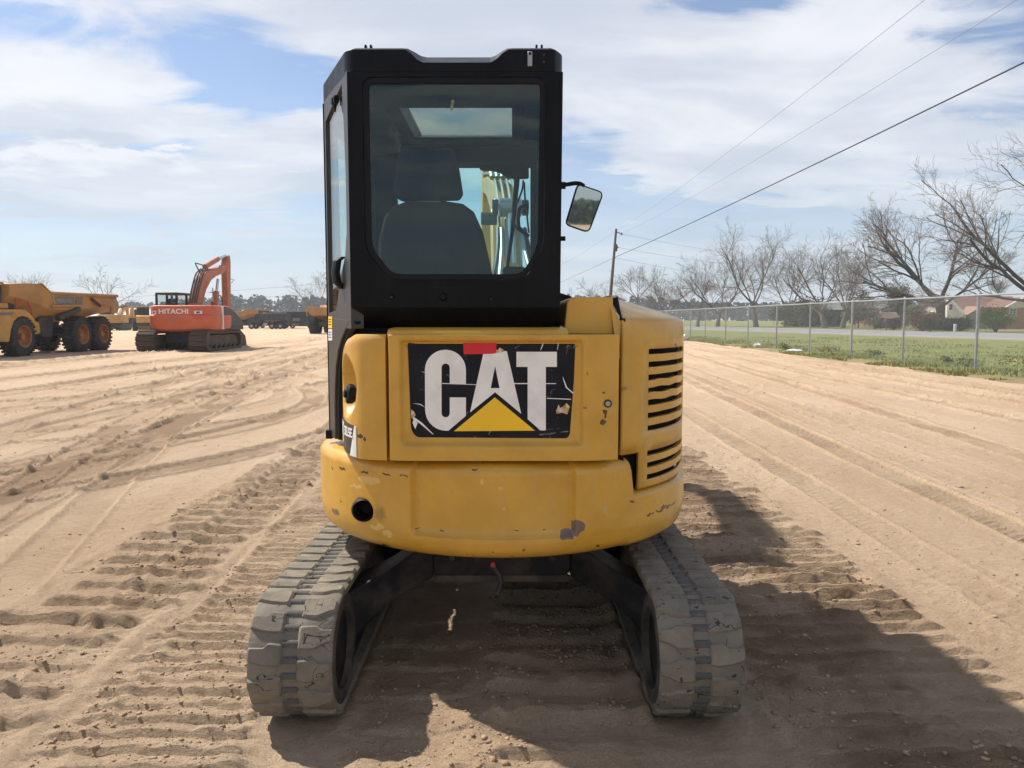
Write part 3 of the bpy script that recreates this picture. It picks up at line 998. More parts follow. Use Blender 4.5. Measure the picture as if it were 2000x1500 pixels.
def sand_height(X, Y):
    rutd = 0.0 * X
    h = 0.020 * (fbm(X * 0.45, Y * 0.3, 1, 4) - 0.5) * 2
    rough = sm(fbm(X * 0.8, Y * 0.5, 4, 3), 0.42, 0.62)
    h = h + (0.004 + 0.010 * rough) * (fbm(X * 5, Y * 4, 2, 3) - 0.5) * 2
    h = h + (0.0016 + 0.0045 * rough) * (fbm(X * 22, Y * 26, 3, 3) - 0.5) * 2
    lumps = sm(fbm(X * 9, Y * 12, 14, 3), 0.60, 0.72)
    h = h + 0.004 * lumps * rough
    dampm = 0.0 * X
    # the tracked bands either side of the machine and between its tracks
    for (x0, x1, y0, y1, per, amp, sd, kw) in [
            (-2.55, -1.82, 1.0, 9.5, 0.235, 0.042, 21, dict(rag=.12, wid=.15, wob=.02, skew=.04)),
            (-1.68, -0.92, 1.0, 9.0, 0.105, 0.022, 22, dict(rag=.06, wid=.22, wob=.02)),
            (0.98, 2.02, 1.0, 9.2, 0.135, 0.032, 23, dict(rag=.16, wid=.19, wob=.05)),
            (1.10, 1.75, 1.0, 8.5, 0.260, 0.016, 24, dict(rag=.2, wid=.22, wob=.08)),
            (-0.10, 0.56, 1.0, 5.4, 0.245, 0.044, 25, dict(rag=.05, wid=.26, wob=.02)),
            (-0.58, -0.16, 1.0, 5.2, 0.260, 0.012, 26, dict(rag=.06, wid=.2, wob=.05)),
            (0.57, 0.92, 1.0, 2.62, 0.125, 0.018, 27, dict(rag=.02, wid=.26, wob=.01)),
            (-1.02, -0.68, 1.0, 2.62, 0.125, 0.018, 28, dict(rag=.02, wid=.26, wob=.01))]:
        b_, m_ = bars(X, Y, x0, x1, y0, y1, per, amp, sd, **kw)
        h = h + b_
        lump = sm(fbm(X * 7, Y * 9, sd + 40, 3), 0.50, 0.66)
        h = h + m_ * lump * 0.008 * sm(b_, 0.003, 0.02) + m_ * 0.008 * (fbm(X * 17, Y * 17, sd + 80, 3) - .5) * sm(b_, 0.002, 0.015)
        dampm = dampm + m_ * (0.15 + 0.85 * sm(fbm(X * 2.2, Y * 3.0, sd + 60, 3), 0.42, 0.62)) * (0.25 + 0.75 * sm(b_, 0.002, 0.02)) * (1.2 if x0 > 0.9 else 0.36)
    # berms thrown up along the edges of the bands
    for (xc, wd, am, sd) in ((-1.75, .06, .022, 31), (2.06, .10, .016, 32), (-0.13, .07, .030, 33), (0.95, .05, .02, 34), (-2.62, .05, .014, 35)):
        c = xc + 0.05 * (vn(Y * 1.2, Y * 0, sd) - 0.5)
        h = h + am * np.exp(-((X - c) / wd) ** 2) * (0.5 + 0.9 * vn(Y * 2.5, X * 2.0, sd)) * (1 - sm(Y, 7.5, 9.5))
    # wheel ruts that sweep across the yard
    F = [(lambda Y: -1.38 - 0.36 * Y + .0045 * Y * Y, .36, .020, .004), (lambda Y: -2.15 - 0.36 * Y + .0045 * Y * Y, .36, .020, .004),
         (lambda Y: -4.30 - 0.012 * Y ** 1.6, .36, .020, .007), (lambda Y: -4.9 - 0.012 * Y ** 1.6, .36, .016, .006),
         (lambda Y: -6.6 + 0.02 * Y, .5, .024, .010), (lambda Y: -8.6 + 0.03 * Y, .5, .022, .010), (lambda Y: -1.6 - 0.06 * Y - .0015 * Y * Y, .45, .018, .008),
         (lambda Y: -11.0 + 0.05 * Y, .6, .03, .012), (lambda Y: -13.4 + 0.05 * Y, .6, .03, .012), (lambda Y: -3.0 - 0.16 * Y, .5, .024, .010), (lambda Y: -5.2 - 0.16 * Y, .5, .024, .010),
         (lambda Y: -16 + 0.02 * Y, .6, .03, .012), (lambda Y: -19 + .1 * Y, .6, .03, .012),
         (lambda Y: 3.28 + 0.055 * Y, .34, .026, .014), (lambda Y: 3.72 + 0.055 * Y, .24, .014, .006), (lambda Y: 5.0 + 0.078 * Y, .40, .024, .012), (lambda Y: 2.45 + 0.03 * Y, .30, .012, .004),
         (lambda Y: 6.8 + 0.06 * Y, .40, .024, .010), (lambda Y: 8.6 + 0.035 * Y, .45, .026, .010), (lambda Y: 9.7 + 0.025 * Y, .45, .026, .010), (lambda Y: 10.6 + .012 * Y, .4, .024, .010), (lambda Y: 4.3 + .05 * Y, .3, .012, .004)]
    for i, (f, wd, dp, tr) in enumerate(F):
        r_ = rut(X, Y, f, wd, dp * 1.25, 50 + i, tread=tr * 1.2, per=0.07 + 0.02 * (i % 3), y0=3.5 if i == 0 else 1.0)
        h = h + r_
        rutd = rutd + sm(-r_, .003, .018) * .55  # the sunken part of each rut takes the darker tone
    # arcs left by a machine turning on the left
    for (cx, cy, rr, wd, dp) in ((-12.0, 12.5, 8.5, .42, .040), (-12.0, 12.5, 9.9, .42, .038), (-11.2, 10.0, 6.4, .36, .030), (-9.0, 14.0, 4.6, .35, .022), (-9.0, 14.0, 5.7, .35, .022), (-7.5, 9.0, 3.2, .3, .016), (-12.5, 19.5, 6.5, .4, .025), (-12.5, 19.5, 8.3, .4, .025)):
        rr_ = np.sqrt((X - cx) ** 2 + (Y - cy) ** 2)
        an = np.arctan2(Y - cy, X - cx)
        r_ = rut(rr_, an * rr, lambda q: rr + 0 * q, wd, dp, 80, tread=0.012, per=0.14, y0=-rr * 1.9, y1=rr * 1.7) * (Y < 24)
        h = h + r_
        rutd = rutd + sm(-r_, .003, .02) * .8
    # where the machine stands
    trk = (sm(X, -.975, -.955) * (1 - sm(X, -.655, -.635)) + sm(X, .515, .535) * (1 - sm(X, .835, .855))) * sm(Y, 2.55, 2.72) * (1 - sm(Y, 4.8, 5.0))
    h = h * (1 - trk) - 0.006 * trk
    for sx in (-.98, -.62, .50, .86):
        h = h + 0.016 * np.exp(-((X - sx) / .035) ** 2) * sm(Y, 2.6, 2.8) * (1 - sm(Y, 4.7, 4.9)) * (.4 + vn(Y * 6, Y * 0, 77))
    far = np.clip(Y / 9.0, 1.0, 2.6)
    h = h * np.where(Y > 9, far, 1.0)
    h = np.maximum(h, -0.024)
    edge = sm(X + 0.9 * (fbm(Y * 0.7, X * 0.7, 90, 3) - 0.5), 11.5, 12.1)
    h = h * (1 - edge) - 0.045 * edge
    lim = 1.5 + 0.8 * Y
    out = np.maximum(sm(Y, 60, 74), sm(np.abs(X) / lim, 0.97, 1.0))
    h = h * (1 - out) - 0.028 * out
    return h, np.clip(dampm + rutd * (.3 + .7 * sm(fbm(X * 3, Y * 1.5, 120, 3), .4, .6)), 0, 1)


ys = [1.5]
while ys[-1] < 75:
    ys.append(ys[-1] + max(0.0095, 0.0036 * ys[-1]))
ys = np.array(ys)
nx_ = 640
tt = np.linspace(-1, 1, nx_)
YY = np.repeat(ys[:, None], nx_, 1)
XX = tt[None, :] * (1.5 + 0.8 * YY)
HH, DD = sand_height(XX, YY)
ny_ = len(ys)
idx = np.arange(ny_ * nx_).reshape(ny_, nx_)
Q = np.stack([idx[:-1, :-1], idx[:-1, 1:], idx[1:, 1:], idx[1:, :-1]], -1).reshape(-1, 4)
ground_frame()
sand = npmesh('sand_yard', np.stack([XX, YY, HH], -1).reshape(-1, 3), Q, M['sand'], smooth=True)
at_ = sand.data.attributes.new('damp_and_ruts', 'FLOAT', 'POINT')  # damp soil of the bands plus a darker tone in the ruts
at_.data.foreach_set('value', DD.ravel().astype(np.float32))
tag(sand, kind='structure')

g = MB()
g.add([(-3000, -600, -.03), (3000, -600, -.03), (3000, 4500, -.03), (-3000, 4500, -.03)], [(0, 1, 2, 3)])
tag(g.build('ground', M['sand'], smooth=0), kind='structure')

# grass beyond the yard edge: one sheet, ragged along the sand
gx = np.concatenate([np.linspace(0, 3, 31), np.linspace(3.5, 16, 26), np.array([30, 60, 120, 250, 500, 1200])])
gy = np.concatenate([np.linspace(-30, 10, 21), np.linspace(10.3, 75, 217), np.array([80, 90, 110, 140, 180, 240, 320, 420, 600])])
GY, GX = np.meshgrid(gy, gx, indexing='ij')
off = 0.9 * (fbm(GY * 0.9, GY * 0, 95, 4) - 0.5) * 2
GXX = 11.75 + GX + np.where(GX < 3, (1 - GX / 3), 0) * off
GZ = 0.012 + 0.03 * fbm(GXX * 1.5, GY * 1.5, 96, 3) - 0.02
GZ = np.where(GX < .05, -0.05, GZ)
GZ = np.where(GXX > 22, 0.0, GZ)
n0, n1 = GX.shape
idx = np.arange(n0 * n1).reshape(n0, n1)
Q = np.stack([idx[:-1, :-1], idx[:-1, 1:], idx[1:, 1:], idx[1:, :-1]], -1).reshape(-1, 4)
tag(npmesh('grass_verge', np.stack([GXX, GY, GZ], -1).reshape(-1, 3), Q, M['grass'], smooth=True), kind='structure')


def road_x(Y, o):
    return 37.0 + o - 0.215 * (Y - 52.0)


def strip(name, o0, o1, z, mat, y0=-80, y1=150):
    g = MB()
    ys_ = [y0 + (y1 - y0) * i / 30 for i in range(31)]
    g.loft([[(road_x(y, o0), y, z), (road_x(y, o1), y, z)] for y in ys_], closed=False, cap=False)
    return tag(g.build(name, mat, smooth=0), kind='structure')


strip('road_shoulder', -3.6, 19.5, 0.012, M['shoulder'])
strip('lawn', 19.5, 160, 0.006, M['lawn'])
strip('road', -0.2, 16.2, 0.017, M['road'])
strip('road_marking', 0.35, 0.75, 0.022, M['paint_white'])
strip('road_marking', 15.3, 15.6, 0.022, M['paint_white'])

# loose dirt: crumbs broken out of the tread marks
rg = np.random.RandomState(5)
ico_v = np.array([(0, 0, 1), (.894, 0, .447), (.276, .851, .447), (-.724, .526, .447), (-.724, -.526, .447), (.276, -.851, .447), (.724, .526, -.447), (-.276, .851, -.447), (-.894, 0, -.447), (-.276, -.851, -.447), (.724, -.526, -.447), (0, 0, -1)])
ico_f = np.array([(0, 1, 2), (0, 2, 3), (0, 3, 4), (0, 4, 5), (0, 5, 1), (1, 6, 2), (2, 7, 3), (3, 8, 4), (4, 9, 5), (5, 10, 1), (6, 7, 2), (7, 8, 3), (8, 9, 4), (9, 10, 5), (10, 6, 1), (11, 7, 6), (11, 8, 7), (11, 9, 8), (11, 10, 9), (11, 6, 10)])
Px, Py, Ps = [], [], []
for (x0, x1, y0, y1, nn, s0, s1) in [(-.12, .58, 2.3, 4.6, 1900, .003, .012), (-.6, -.1, 2.3, 3.6, 400, .003, .009), (-1.7, -.95, 2.2, 6, 1800, .003, .010), (-2.6, -1.8, 2.2, 7, 1500, .003, .013),
                                     (.95, 2.1, 2.2, 8, 2600, .003, .012), (2.1, 4.2, 2.4, 9, 900, .003, .011), (-5, -2.6, 3, 10, 450, .003, .012), (-14, -4, 8, 25, 400, .006, .02), (4, 11, 6, 25, 600, .005, .02)]:
    x_, y_ = rg.uniform(x0, x1, nn), y0 + (y1 - y0) * rg.rand(nn) ** 1.5
    keep = fbm(x_ * 2.2, y_ * 2.2, 99, 3) > 0.47
    Px.append(x_[keep]); Py.append(y_[keep])
    Ps.append((s0 + (s1 - s0) * rg.rand(nn) ** 3.5)[keep])
Px, Py, Ps = np.concatenate(Px), np.concatenate(Py), np.concatenate(Ps)
ok = ~((((Px > -.99) & (Px < -.62)) | ((Px > .50) & (Px < .87))) & (Py > 2.5) & (Py < 5.0))
Px, Py, Ps = Px[ok], Py[ok], Ps[ok]
Hh, _ = sand_height(Px, Py)
nC = len(Px)
jit = 1 + 0.7 * (rg.rand(nC, 12, 1) - 0.5)
V = ico_v[None] * jit * Ps[:, None, None] * np.stack([rg.uniform(.8, 1.5, nC), rg.uniform(.8, 1.3, nC), rg.uniform(.5, .9, nC)], -1)[:, None, :]
V += np.stack([Px, Py, Hh + Ps * 0.25], -1)[:, None, :]
Fc = (np.arange(nC) * 12)[:, None, None] + ico_f[None]
tag(npmesh('dirt_clods', V.reshape(-1, 3), Fc.reshape(-1, 3), M['clod']), 'loose crumbs of dirt strewn over the tread marks', kind='stuff')

# short blades along the near edge of the verge
nb = 60000
bx = 11.7 + rg.rand(nb) ** 1.5 * 16
by = 17 + rg.rand(nb) ** 1.4 * 45
keep = fbm(bx * 0.9, by * 0.9, 88, 3) + np.minimum((bx - 12) * 0.10, .05) - (bx > 16) * rg.rand(nb) * .3 > 0.50
bx, by = bx[keep], by[keep]
nb = len(bx)
hh = rg.uniform(.02, .085, nb) * (1 + 0.8 * (fbm(bx * .5, by * .5, 89, 2) > .55))
an = rg.rand(nb) * 6.283
wd = rg.uniform(.012, .03, nb)
lean = rg.uniform(-.05, .05, (nb, 2))
V = np.zeros((nb, 3, 3))
V[:, 0] = np.stack([bx - np.cos(an) * wd, by - np.sin(an) * wd, 0 * bx - .01], -1)
V[:, 1] = np.stack([bx + np.cos(an) * wd, by + np.sin(an) * wd, 0 * bx - .01], -1)
V[:, 2] = np.stack([bx + lean[:, 0], by + lean[:, 1], hh], -1)
tag(npmesh('grass', V.reshape(-1, 3), np.arange(nb * 3).reshape(-1, 3), M['weed']), 'short rough grass growing along the fence line', kind='stuff')
# ------------------------------------------------------------------ the mini excavator (world coordinates, parts below one Empty)
CXB = EX.x
mini = thing('mini_excavator', 'big yellow mini excavator with black cab seen from behind in the foreground', 'excavator', tuple(EX))

# --- counterweight: a thick bent casting with a sunk centre panel and an exhaust hole
ph = np.array(sorted(list(np.linspace(R(-104), R(104), 209)) + [math.asin((x_ - CXB) / RB) for x_ in (-.396, -.393, -.390, -.387, -.384, -.381, -.378, .233, .236, .239, .242, .245, .248, .251, .468, .473, .478, .483, .488)]))
prof = [(-.50, 0.0), (-.16, 0.0), (-.085, .004), (-.040, .022), (-.016, .055), (-.004, .10)] + [(0, .10 + .80 * i / 26) for i in range(1, 27)] + [(-.004, .925), (-.012, .955), (-.026, .98), (-.045, 1.0), (-.50, 1.0)]
rings = []
for a in ph:
    sx, cyy = math.sin(a), math.cos(a)
    X = CXB + RB * sx
    drop = float(sm(np.array(X), .468, .488)) * float(1 - sm(np.array(a), R(96), R(104)))
    side = float(sm(np.array(abs(a)), R(55), R(95)))
    zt = 0.952 - 0.140 * drop - 0.012 * side
    zb = 0.572 + 0.004 * side
    ring = []
    for dr, fz in prof:
        z = zb + (zt - zb) * fz
        mx = float(sm(np.array(X), -.394, -.380) * (1 - sm(np.array(X), .235, .249)))
        mz = float(sm(np.array(z), .664, .688))
        d = dr - (0.030 * mx * mz if dr > -.1 else 0.0)
        d -= 0.05 * max(0.0, (0.70 - z) / .11) ** 2 * (1 if dr > -.2 else 0) * .5
        rr = RB + d
        ring.append((CXB + rr * sx, EX.y - rr * cyy, z))
    rings.append(ring)
mb = MB().loft(rings, True, True)
cwt = mb.build('counterweight', M['yellow_weight'], mini, smooth=40)
hole = oncirc(709.5, 996)
hdir = Vector((0, 1, 0))
cut = MB().cyl(hole - hdir * .15, hole + hdir * .20, .0480, n=40).build('cutter', M['cab_black'], None)
cut.location = EX
bpy.context.view_layer.update()
bo = cwt.modifiers.new('cut', 'BOOLEAN')
bo.object = cut
bo.operation = 'DIFFERENCE'
bo.solver = 'EXACT'
dg = bpy.context.evaluated_depsgraph_get()
newme = bpy.data.meshes.new_from_object(cwt.evaluated_get(dg))
cwt.modifiers.clear()
cwt.data = newme
bpy.data.objects.remove(cut)
on_surf = hole + Vector((0, -.022, 0))
ring_o = []
pp = MB()
b_ = hdir.cross(Vector((0, 0, 1)))
for (r_, d_) in ((.0478, .018), (.0478, .14), (.0415, .14), (.0415, .010)):
    ring_o.append([on_surf + hdir * d_ + (b_ * math.cos(2 * math.pi * k / 40) + Vector((0, 0, 1)) * math.sin(2 * math.pi * k / 40)) * r_ for k in range(40)])
ring_o.append(ring_o[0])
pp.loft(ring_o, True, False)
pp.build('exhaust_outlet', M['dark_steel'], mini)
MB().cyl(on_surf + hdir * .115, on_surf + hdir * .128, .043, n=40).build('exhaust_baffle', M['interior'], mini)
MB().tube([on_surf + hdir * .05 + Vector((.008, 0, .004)), on_surf + hdir * .115 + Vector((.008, 0, .004))], .022, 20).build('exhaust_pipe', M['interior'], mini)
# red-white safety stripes on the left end
for k in range(9):
    q = R(-84) + 0 * k
    z = .905 - k * .024
    st = MB()
    rr = RB + .0015
    P = [(CXB + rr * math.sin(R(a)), EX.y - rr * math.cos(R(a)), zz) for a, zz in ((-88, z - .004), (-82, z + .010), (-82, z + .020), (-88, z + .006))]
    P2 = [(CXB + (rr - .003) * math.sin(R(a)), EX.y - (rr - .003) * math.cos(R(a)), zz) for a, zz in ((-88, z - .004), (-82, z + .010), (-82, z + .020), (-88, z + .006))]
    st.loft([P2, P]).build('safety_stripe', M['tape_red'] if k % 2 else M['white'], mini, smooth=0)
# bolt dimple on the left shoulder
q = atY(656, 879, 3.34)
MB().cyl(q - Vector((0, 0, .012)), q + Vector((0, 0, .004)), .016, n=14).build('bolt', M['dusty_steel'], mini)

# --- rear door with its sunk panel
YD = 2.865


def door_y(X, z, rec=True):
    y = YD
    if X < -.36:
        y += 0.55 * (X + .36) ** 2 + .06 * (-.36 - X)
    if X > .26:
        y += 0.55 * (X - .26) ** 2 + .10 * (X - .26)
    if rec:
        mx = float(sm(np.array(X), -.428, -.402) * (1 - sm(np.array(X), .250, .276)))
        mz = float(sm(np.array(z), 1.012, 1.038) * (1 - sm(np.array(z), 1.405, 1.425)))
        y += 0.024 * mx * mz
    return y


def shell(name, xs, zs, yf, mat, parent, th=.06, edge=.012, smooth=40, label=None):
    """pressed panel: a grid face with turned edges and a back"""
    nx, nz = len(xs), len(zs)
    V, F = [], []
    for j, z in enumerate(zs):
        for i, x in enumerate(xs):
            V.append((x, yf(x, z), z))
    for j in range(nz - 1):
        for i in range(nx - 1):
            a = j * nx + i
            F.append((a, a + 1, a + nx + 1, a + nx))
    loop = [i for i in range(nx)] + [j * nx + nx - 1 for j in range(1, nz)] + [(nz - 1) * nx + i for i in range(nx - 2, -1, -1)] + [j * nx for j in range(nz - 2, 0, -1)]
    base = len(V)
    xc, zc = (xs[0] + xs[-1]) / 2, (zs[0] + zs[-1]) / 2
    for k in loop:
        x, y, z = V[k]
        V.append((x, y + th, z))
    L = len(loop)
    for k in range(L):
        F.append((loop[(k + 1) % L], loop[k], base + k, base + (k + 1) % L))
    F.append(tuple(base + k for k in range(L))[::-1])
    mb_ = MB().add(V, F)
    return mb_.build(name, mat, parent, bevel=edge, smooth=smooth, seg=3, label=label)


def dens(a, b, n, extra):
    s_ = set(round(a + (b - a) * i / n, 5) for i in range(n + 1))
    for e0, e1, m_ in extra:
        for i in range(m_ + 1):
            s_.add(round(e0 + (e1 - e0) * i / m_, 5))
    s_ = sorted(s_)
    out_ = [s_[0]]
    for x_ in s_[1:]:
        if x_ - out_[-1] > 1e-3:
            out_.append(x_)
    out_[-1] = b
    return out_


door = shell('engine_door', dens(-.464, .404, 34, [(-.432, -.398, 8), (.246, .280, 8)]), dens(.962, 1.440, 16, [(1.0, 1.05, 8), (1.40, 1.43, 6)]), door_y, M['yellow_door'], mini, edge=.010)
# rolled ledge over the door
lg = MB()
lg.prism([(2.885, 1.437), (2.89, 1.452), (2.91, 1.462), (3.30, 1.472), (3.30, 1.40), (2.92, 1.40)], -.470, .212, 'x')
lg.build('door_ledge', M['yellow'], mini, bevel=.008, seg=3)


def decal(name, pts, mat, parent, lift, Y=None):
    """flat vinyl cut to an outline (picture points), laid on the sunk door panel"""
    Y = Y or (YD + .024)
    P = [atY(a, b, Y) for a, b in pts]
    mb_ = MB()
    mb_.prism([(p.x, p.z) for p in P], Y - lift, Y - lift + .0009, 'y')
    return mb_.build(name, mat, parent, smooth=0)


plate_px = rpoly([(796, 667), (1124, 668), (1121, 740), (1113, 848), (1108, 856), (812, 854), (803, 838)], [8, 10, 0, 14, 6, 16, 6], 4)
plate = decal('logo_plate', plate_px, M['decal_black'], door, .0012)


def arc(cx, cy, rx, ry, a0, a1, n=8):
    return [(cx + rx * math.cos(R(a0 + (a1 - a0) * i / n)), cy - ry * math.sin(R(a0 + (a1 - a0) * i / n))) for i in range(n + 1)]


Cpts = [(910, 750), (910, 722)] + arc(870, 722, 40, 39, 0, 180, 14)[1:] + [(830.5, 800)] + arc(871, 800, 40.5, 41, 180, 270, 9)[1:] + [(876, 841), (910, 812), (910, 776), (878.5, 776), (878.5, 807)] + arc(870.5, 807, 8, 8, 0, -180, 8)[1:] + [(862.5, 718)] + arc(870.5, 718, 8, 8, 180, 0, 8)[1:] + [(878.5, 750)]
decal('logo_letter', Cpts, M['white'], plate, .0022)
# A: two halves that meet over its counter
decal('logo_letter', [(945, 686), (967, 683), (967, 715), (958.5, 758), (975.8, 758), (967, 715.01), (967, 683.01), (990, 686), (1018, 808), (967, 766), (918, 805.5)], M['white'], plate, .0022)
decal('logo_letter', [(1008.6, 687), (1087.6, 687), (1087.6, 716.5), (1066, 716.5), (1066, 840.5), (1055.6, 840.5), (1030.5, 818.5), (1030.5, 716.5), (1008.6, 716.5)], M['white'], plate, .0022)
decal('logo_triangle', [(966.5, 776), (1045, 841), (886.5, 842)], M['decal_yellow'], plate, .0022)
decal('red_tape', [(904.5, 664), (969, 664), (970, 688), (963, 691), (906, 692)], M['tape_red'], door, .0032)
decal('glue_patch', [(966, 690), (976, 679), (984, 683), (984, 687), (970, 690)], M['glue'], door, .0030)
decal('glue_patch', [(803, 799), (809, 804), (812, 811), (808, 815), (803, 817)], M['glue'], door, .0018)
decal('glue_patch', [(1086, 803), (1091, 790), (1094, 797), (1101, 793), (1106, 787), (1113, 794), (1108, 809), (1098, 806), (1087, 808)], M['glue'], plate, .0020)
for pts in ([(808, 814), (824, 825), (847, 848), (845, 848), (820, 827), (806, 818)], [(808, 818), (816, 826), (811, 838), (806, 826)], [(1099, 735), (1108, 757), (1120, 767), (1119, 769), (1105, 757), (1100, 742)],
            [(1061, 668), (1058, 676), (1055, 684), (1056, 684), (1060, 676), (1062, 668)], [(1091, 667), (1088, 683), (1089, 683), (1092, 667)], [(1115, 671), (1108, 677), (1104, 679), (1109, 676)],
            [(864, 748), (940, 751), (940, 752), (864, 749.5)], [(1004, 748), (1086, 748.4), (1086, 749.8), (1004, 750)], [(1068, 777), (1115, 779), (1115, 780.5), (1068, 778.5)], [(806, 787.5), (822, 789), (831, 796), (821, 790.5)], [(822, 725.4), (830, 727), (830, 728)]):
    decal('vinyl_scratch', pts, M['white'], plate, .0027)
# lock
lk = atY(1187, 788, door_y(.36, 1.2))
lock = MB().cyl(lk + Vector((0, .01, 0)), lk - Vector((0, .006, 0)), .0155, n=24).build('door_lock', M['hose'], door)
MB().cyl(lk - Vector((0, .004, 0)), lk - Vector((0, .0085, 0)), .0095, n=20).build('lock_barrel', M['steel_pale'], lock)

# --- left corner panel that wraps round, with the fuel filler
plan = [(-.478, 2.895), (-.53, 2.905), (-.575, 2.925), (-.61, 2.955), (-.640, 2.995), (-.668, 3.055), (-.692, 3.13), (-.712, 3.22), (-.726, 3.32), (-.735, 3.45)]


def spline(P, n):
    out_ = []
    for i in range(len(P) - 1):
        p0, p1, p2, p3 = P[max(i - 1, 0)], P[i], P[i + 1], P[min(i + 2, len(P) - 1)]
        for k in range(n):
            t = k / n
            out_.append(tuple(0.5 * (2 * p1[c] + (p2[c] - p0[c]) * t + (2 * p0[c] - 5 * p1[c] + 4 * p2[c] - p3[c]) * t * t + (3 * p1[c] - p0[c] - 3 * p2[c] + p3[c]) * t ** 3) for c in range(len(p1))))
    out_.append(tuple(P[-1]))
    return out_


PL = spline(plan, 7)
cum = [0.0]
for a, b in zip(PL, PL[1:]):
    cum.append(cum[-1] + math.dist(a, b))


def panel_top(x, y):
    return 1.440 - 0.02 * float(sm(np.array(-x), .60, .66)) - 0.20 * max(0, (-x - .655) / .08) ** 1.6


def on_panel(s_, z, lift):
    for k in range(len(cum) - 1):
        if cum[k] <= s_ <= cum[k + 1]:
            t = (s_ - cum[k]) / (cum[k + 1] - cum[k])
            x, y = PL[k][0] * (1 - t) + PL[k + 1][0] * t, PL[k][1] * (1 - t) + PL[k + 1][1] * t
            tx, ty = PL[k + 1][0] - PL[k][0], PL[k + 1][1] - PL[k][1]
            L = math.hypot(tx, ty)
            nx, ny = ty / L, -tx / L
            if nx > 0:
                nx, ny = -nx, -ny
            return Vector((x + nx * lift, y + ny * lift, z))


def s_of(px, py):
    best = None
    for k in range(len(PL) - 1):
        try:
            q = onplane(px, py, PL[k], PL[k + 1])
        except ZeroDivisionError:
            continue
        t = ((q.x - PL[k][0]) * (PL[k + 1][0] - PL[k][0]) + (q.y - PL[k][1]) * (PL[k + 1][1] - PL[k][1])) / (math.dist(PL[k], PL[k + 1]) ** 2)
        if -0.02 <= t <= 1.02:
            c = (cum[k] + t * (cum[k + 1] - cum[k]), q.z)
            if best is None or c[0] < best[0]:
                best = c
    return best


ra, rb_ = s_of(694, 750), s_of(664, 750)
rb_ = rb_ or (ra[0] + .2, 1.28)
rec_c, rec_w, rec_z = (ra[0] + rb_[0]) / 2, (rb_[0] - ra[0]) / 2 + .01, atY(0, 748, 3.15).z
rings = []
NZ = 40
for k, p in enumerate(PL):
    a, b = PL[max(k - 1, 0)], PL[min(k + 1, len(PL) - 1)]
    tx, ty = b[0] - a[0], b[1] - a[1]
    L = math.hypot(tx, ty)
    nx, ny = ty / L, -tx / L          # outward is left / toward the camera
    if nx > 0 or (abs(nx) < .2 and ny > 0):
        nx, ny = -nx, -ny
    zt = panel_top(*p)
    outer, inner = [], []
    for j in range(NZ + 1):
        z = .960 + (zt - .960) * j / NZ
        e = ((cum[k] - rec_c) / rec_w) ** 2 + ((z - rec_z) / .125) ** 2
        d = 0.060 * float(1 - sm(np.array(e), .55, 1.0))
        up = max(0.0, (z - (zt - .03)) / .03)
        d += .012 * up ** 2
        outer.append((p[0] - nx * d, p[1] - ny * d, z))
        inner.append((p[0] - nx * .12, p[1] - ny * .12, z))
    rings.append(outer + inner[::-1])
mb = MB().loft(rings, True, True)
corner = mb.build('corner_panel', M['yellow_door'], mini, smooth=50)
fs_ = s_of(679, 768)
fc = on_panel(fs_[0], fs_[1], .014)
fn = Vector((-.93, -.36, .12)).normalized()
cap0 = fc - fn * .045
pr = []
MBc = MB()
bx_ = fn.cross(Vector((0, 0, 1))).normalized()
by_ = fn.cross(bx_)
for (h_, r_) in ((0, .030), (.012, .036), (.030, .037), (.034, .034), (.036, .018), (.046, .015)):
    pr.append([cap0 + fn * h_ + (bx_ * math.cos(2 * math.pi * q / 36) + by_ * math.sin(2 * math.pi * q / 36)) * (r_ * (1 + (.07 if (q // 3) % 2 else -.03) * (1 if .005 < h_ < .032 else 0))) for q in range(36)])
MBc.loft(pr)
cap_o = MBc.build('fuel_cap', M['rubber_seal'], corner, smooth=30)
MB().cyl(cap0 - fn * .02, cap0 + fn * .004, .033, n=24).build('filler_neck', M['steel_pale'], cap_o)
# model plate on the wrap of the corner panel
A_, B_ = None, None


def wrap(name, pts, mat, parent, lift, nn=10):
    """vinyl following the curved panel: pts are (s, z) corners of a quad, ordered lower-rear, lower-front, upper-front, upper-rear"""
    (s0, z0), (s1, z1), (s2, z2), (s3, z3) = pts
    G, H = [], []
    for i in range(nn + 1):
        t = i / nn
        sl, zl = s0 + (s1 - s0) * t, z0 + (z1 - z0) * t
        su, zu = s3 + (s2 - s3) * t, z3 + (z2 - z3) * t
        G.append([on_panel(sl, zl, lift), on_panel(su, zu, lift), on_panel(su, zu, lift - .0012), on_panel(sl, zl, lift - .0012)])
    return MB().loft(G).build(name, mat, parent, smooth=30)


sr, sf = s_of(693, 850)[0], s_of(665, 850)
sf = sf[0] if sf else sr + .26
sf = min(max(sf, sr + .16), cum[-1] - .02)
rear_z, W_ = .985, sf - sr
mp = wrap('model_plate', [(sr + W_ * .16, .965), (sf, .975), (sf, 1.105), (sr, 1.085)], M['cab_grey'], corner, .002)
wrap('plate_border', [(sr - .012, .9625), (sr + W_ * .16, .9645), (sr, 1.085), (sr - .012, 1.085)], M['white'], corner, .0021)


def small_letter(poly, s_l, z_b, w_, h_, mat):
    """unit outline (0..1) set on the corner panel; reading direction runs rearward"""
    bmv = MB()
    top = [on_panel(s_l - u_ * w_, z_b + v_ * h_, .0036) for u_, v_ in poly]
    bot = [on_panel(s_l - u_ * w_, z_b + v_ * h_, .0022) for u_, v_ in poly]
    bmv.loft([bot, top])
    return bmv.build('plate_letter', mat, mp, smooth=0)


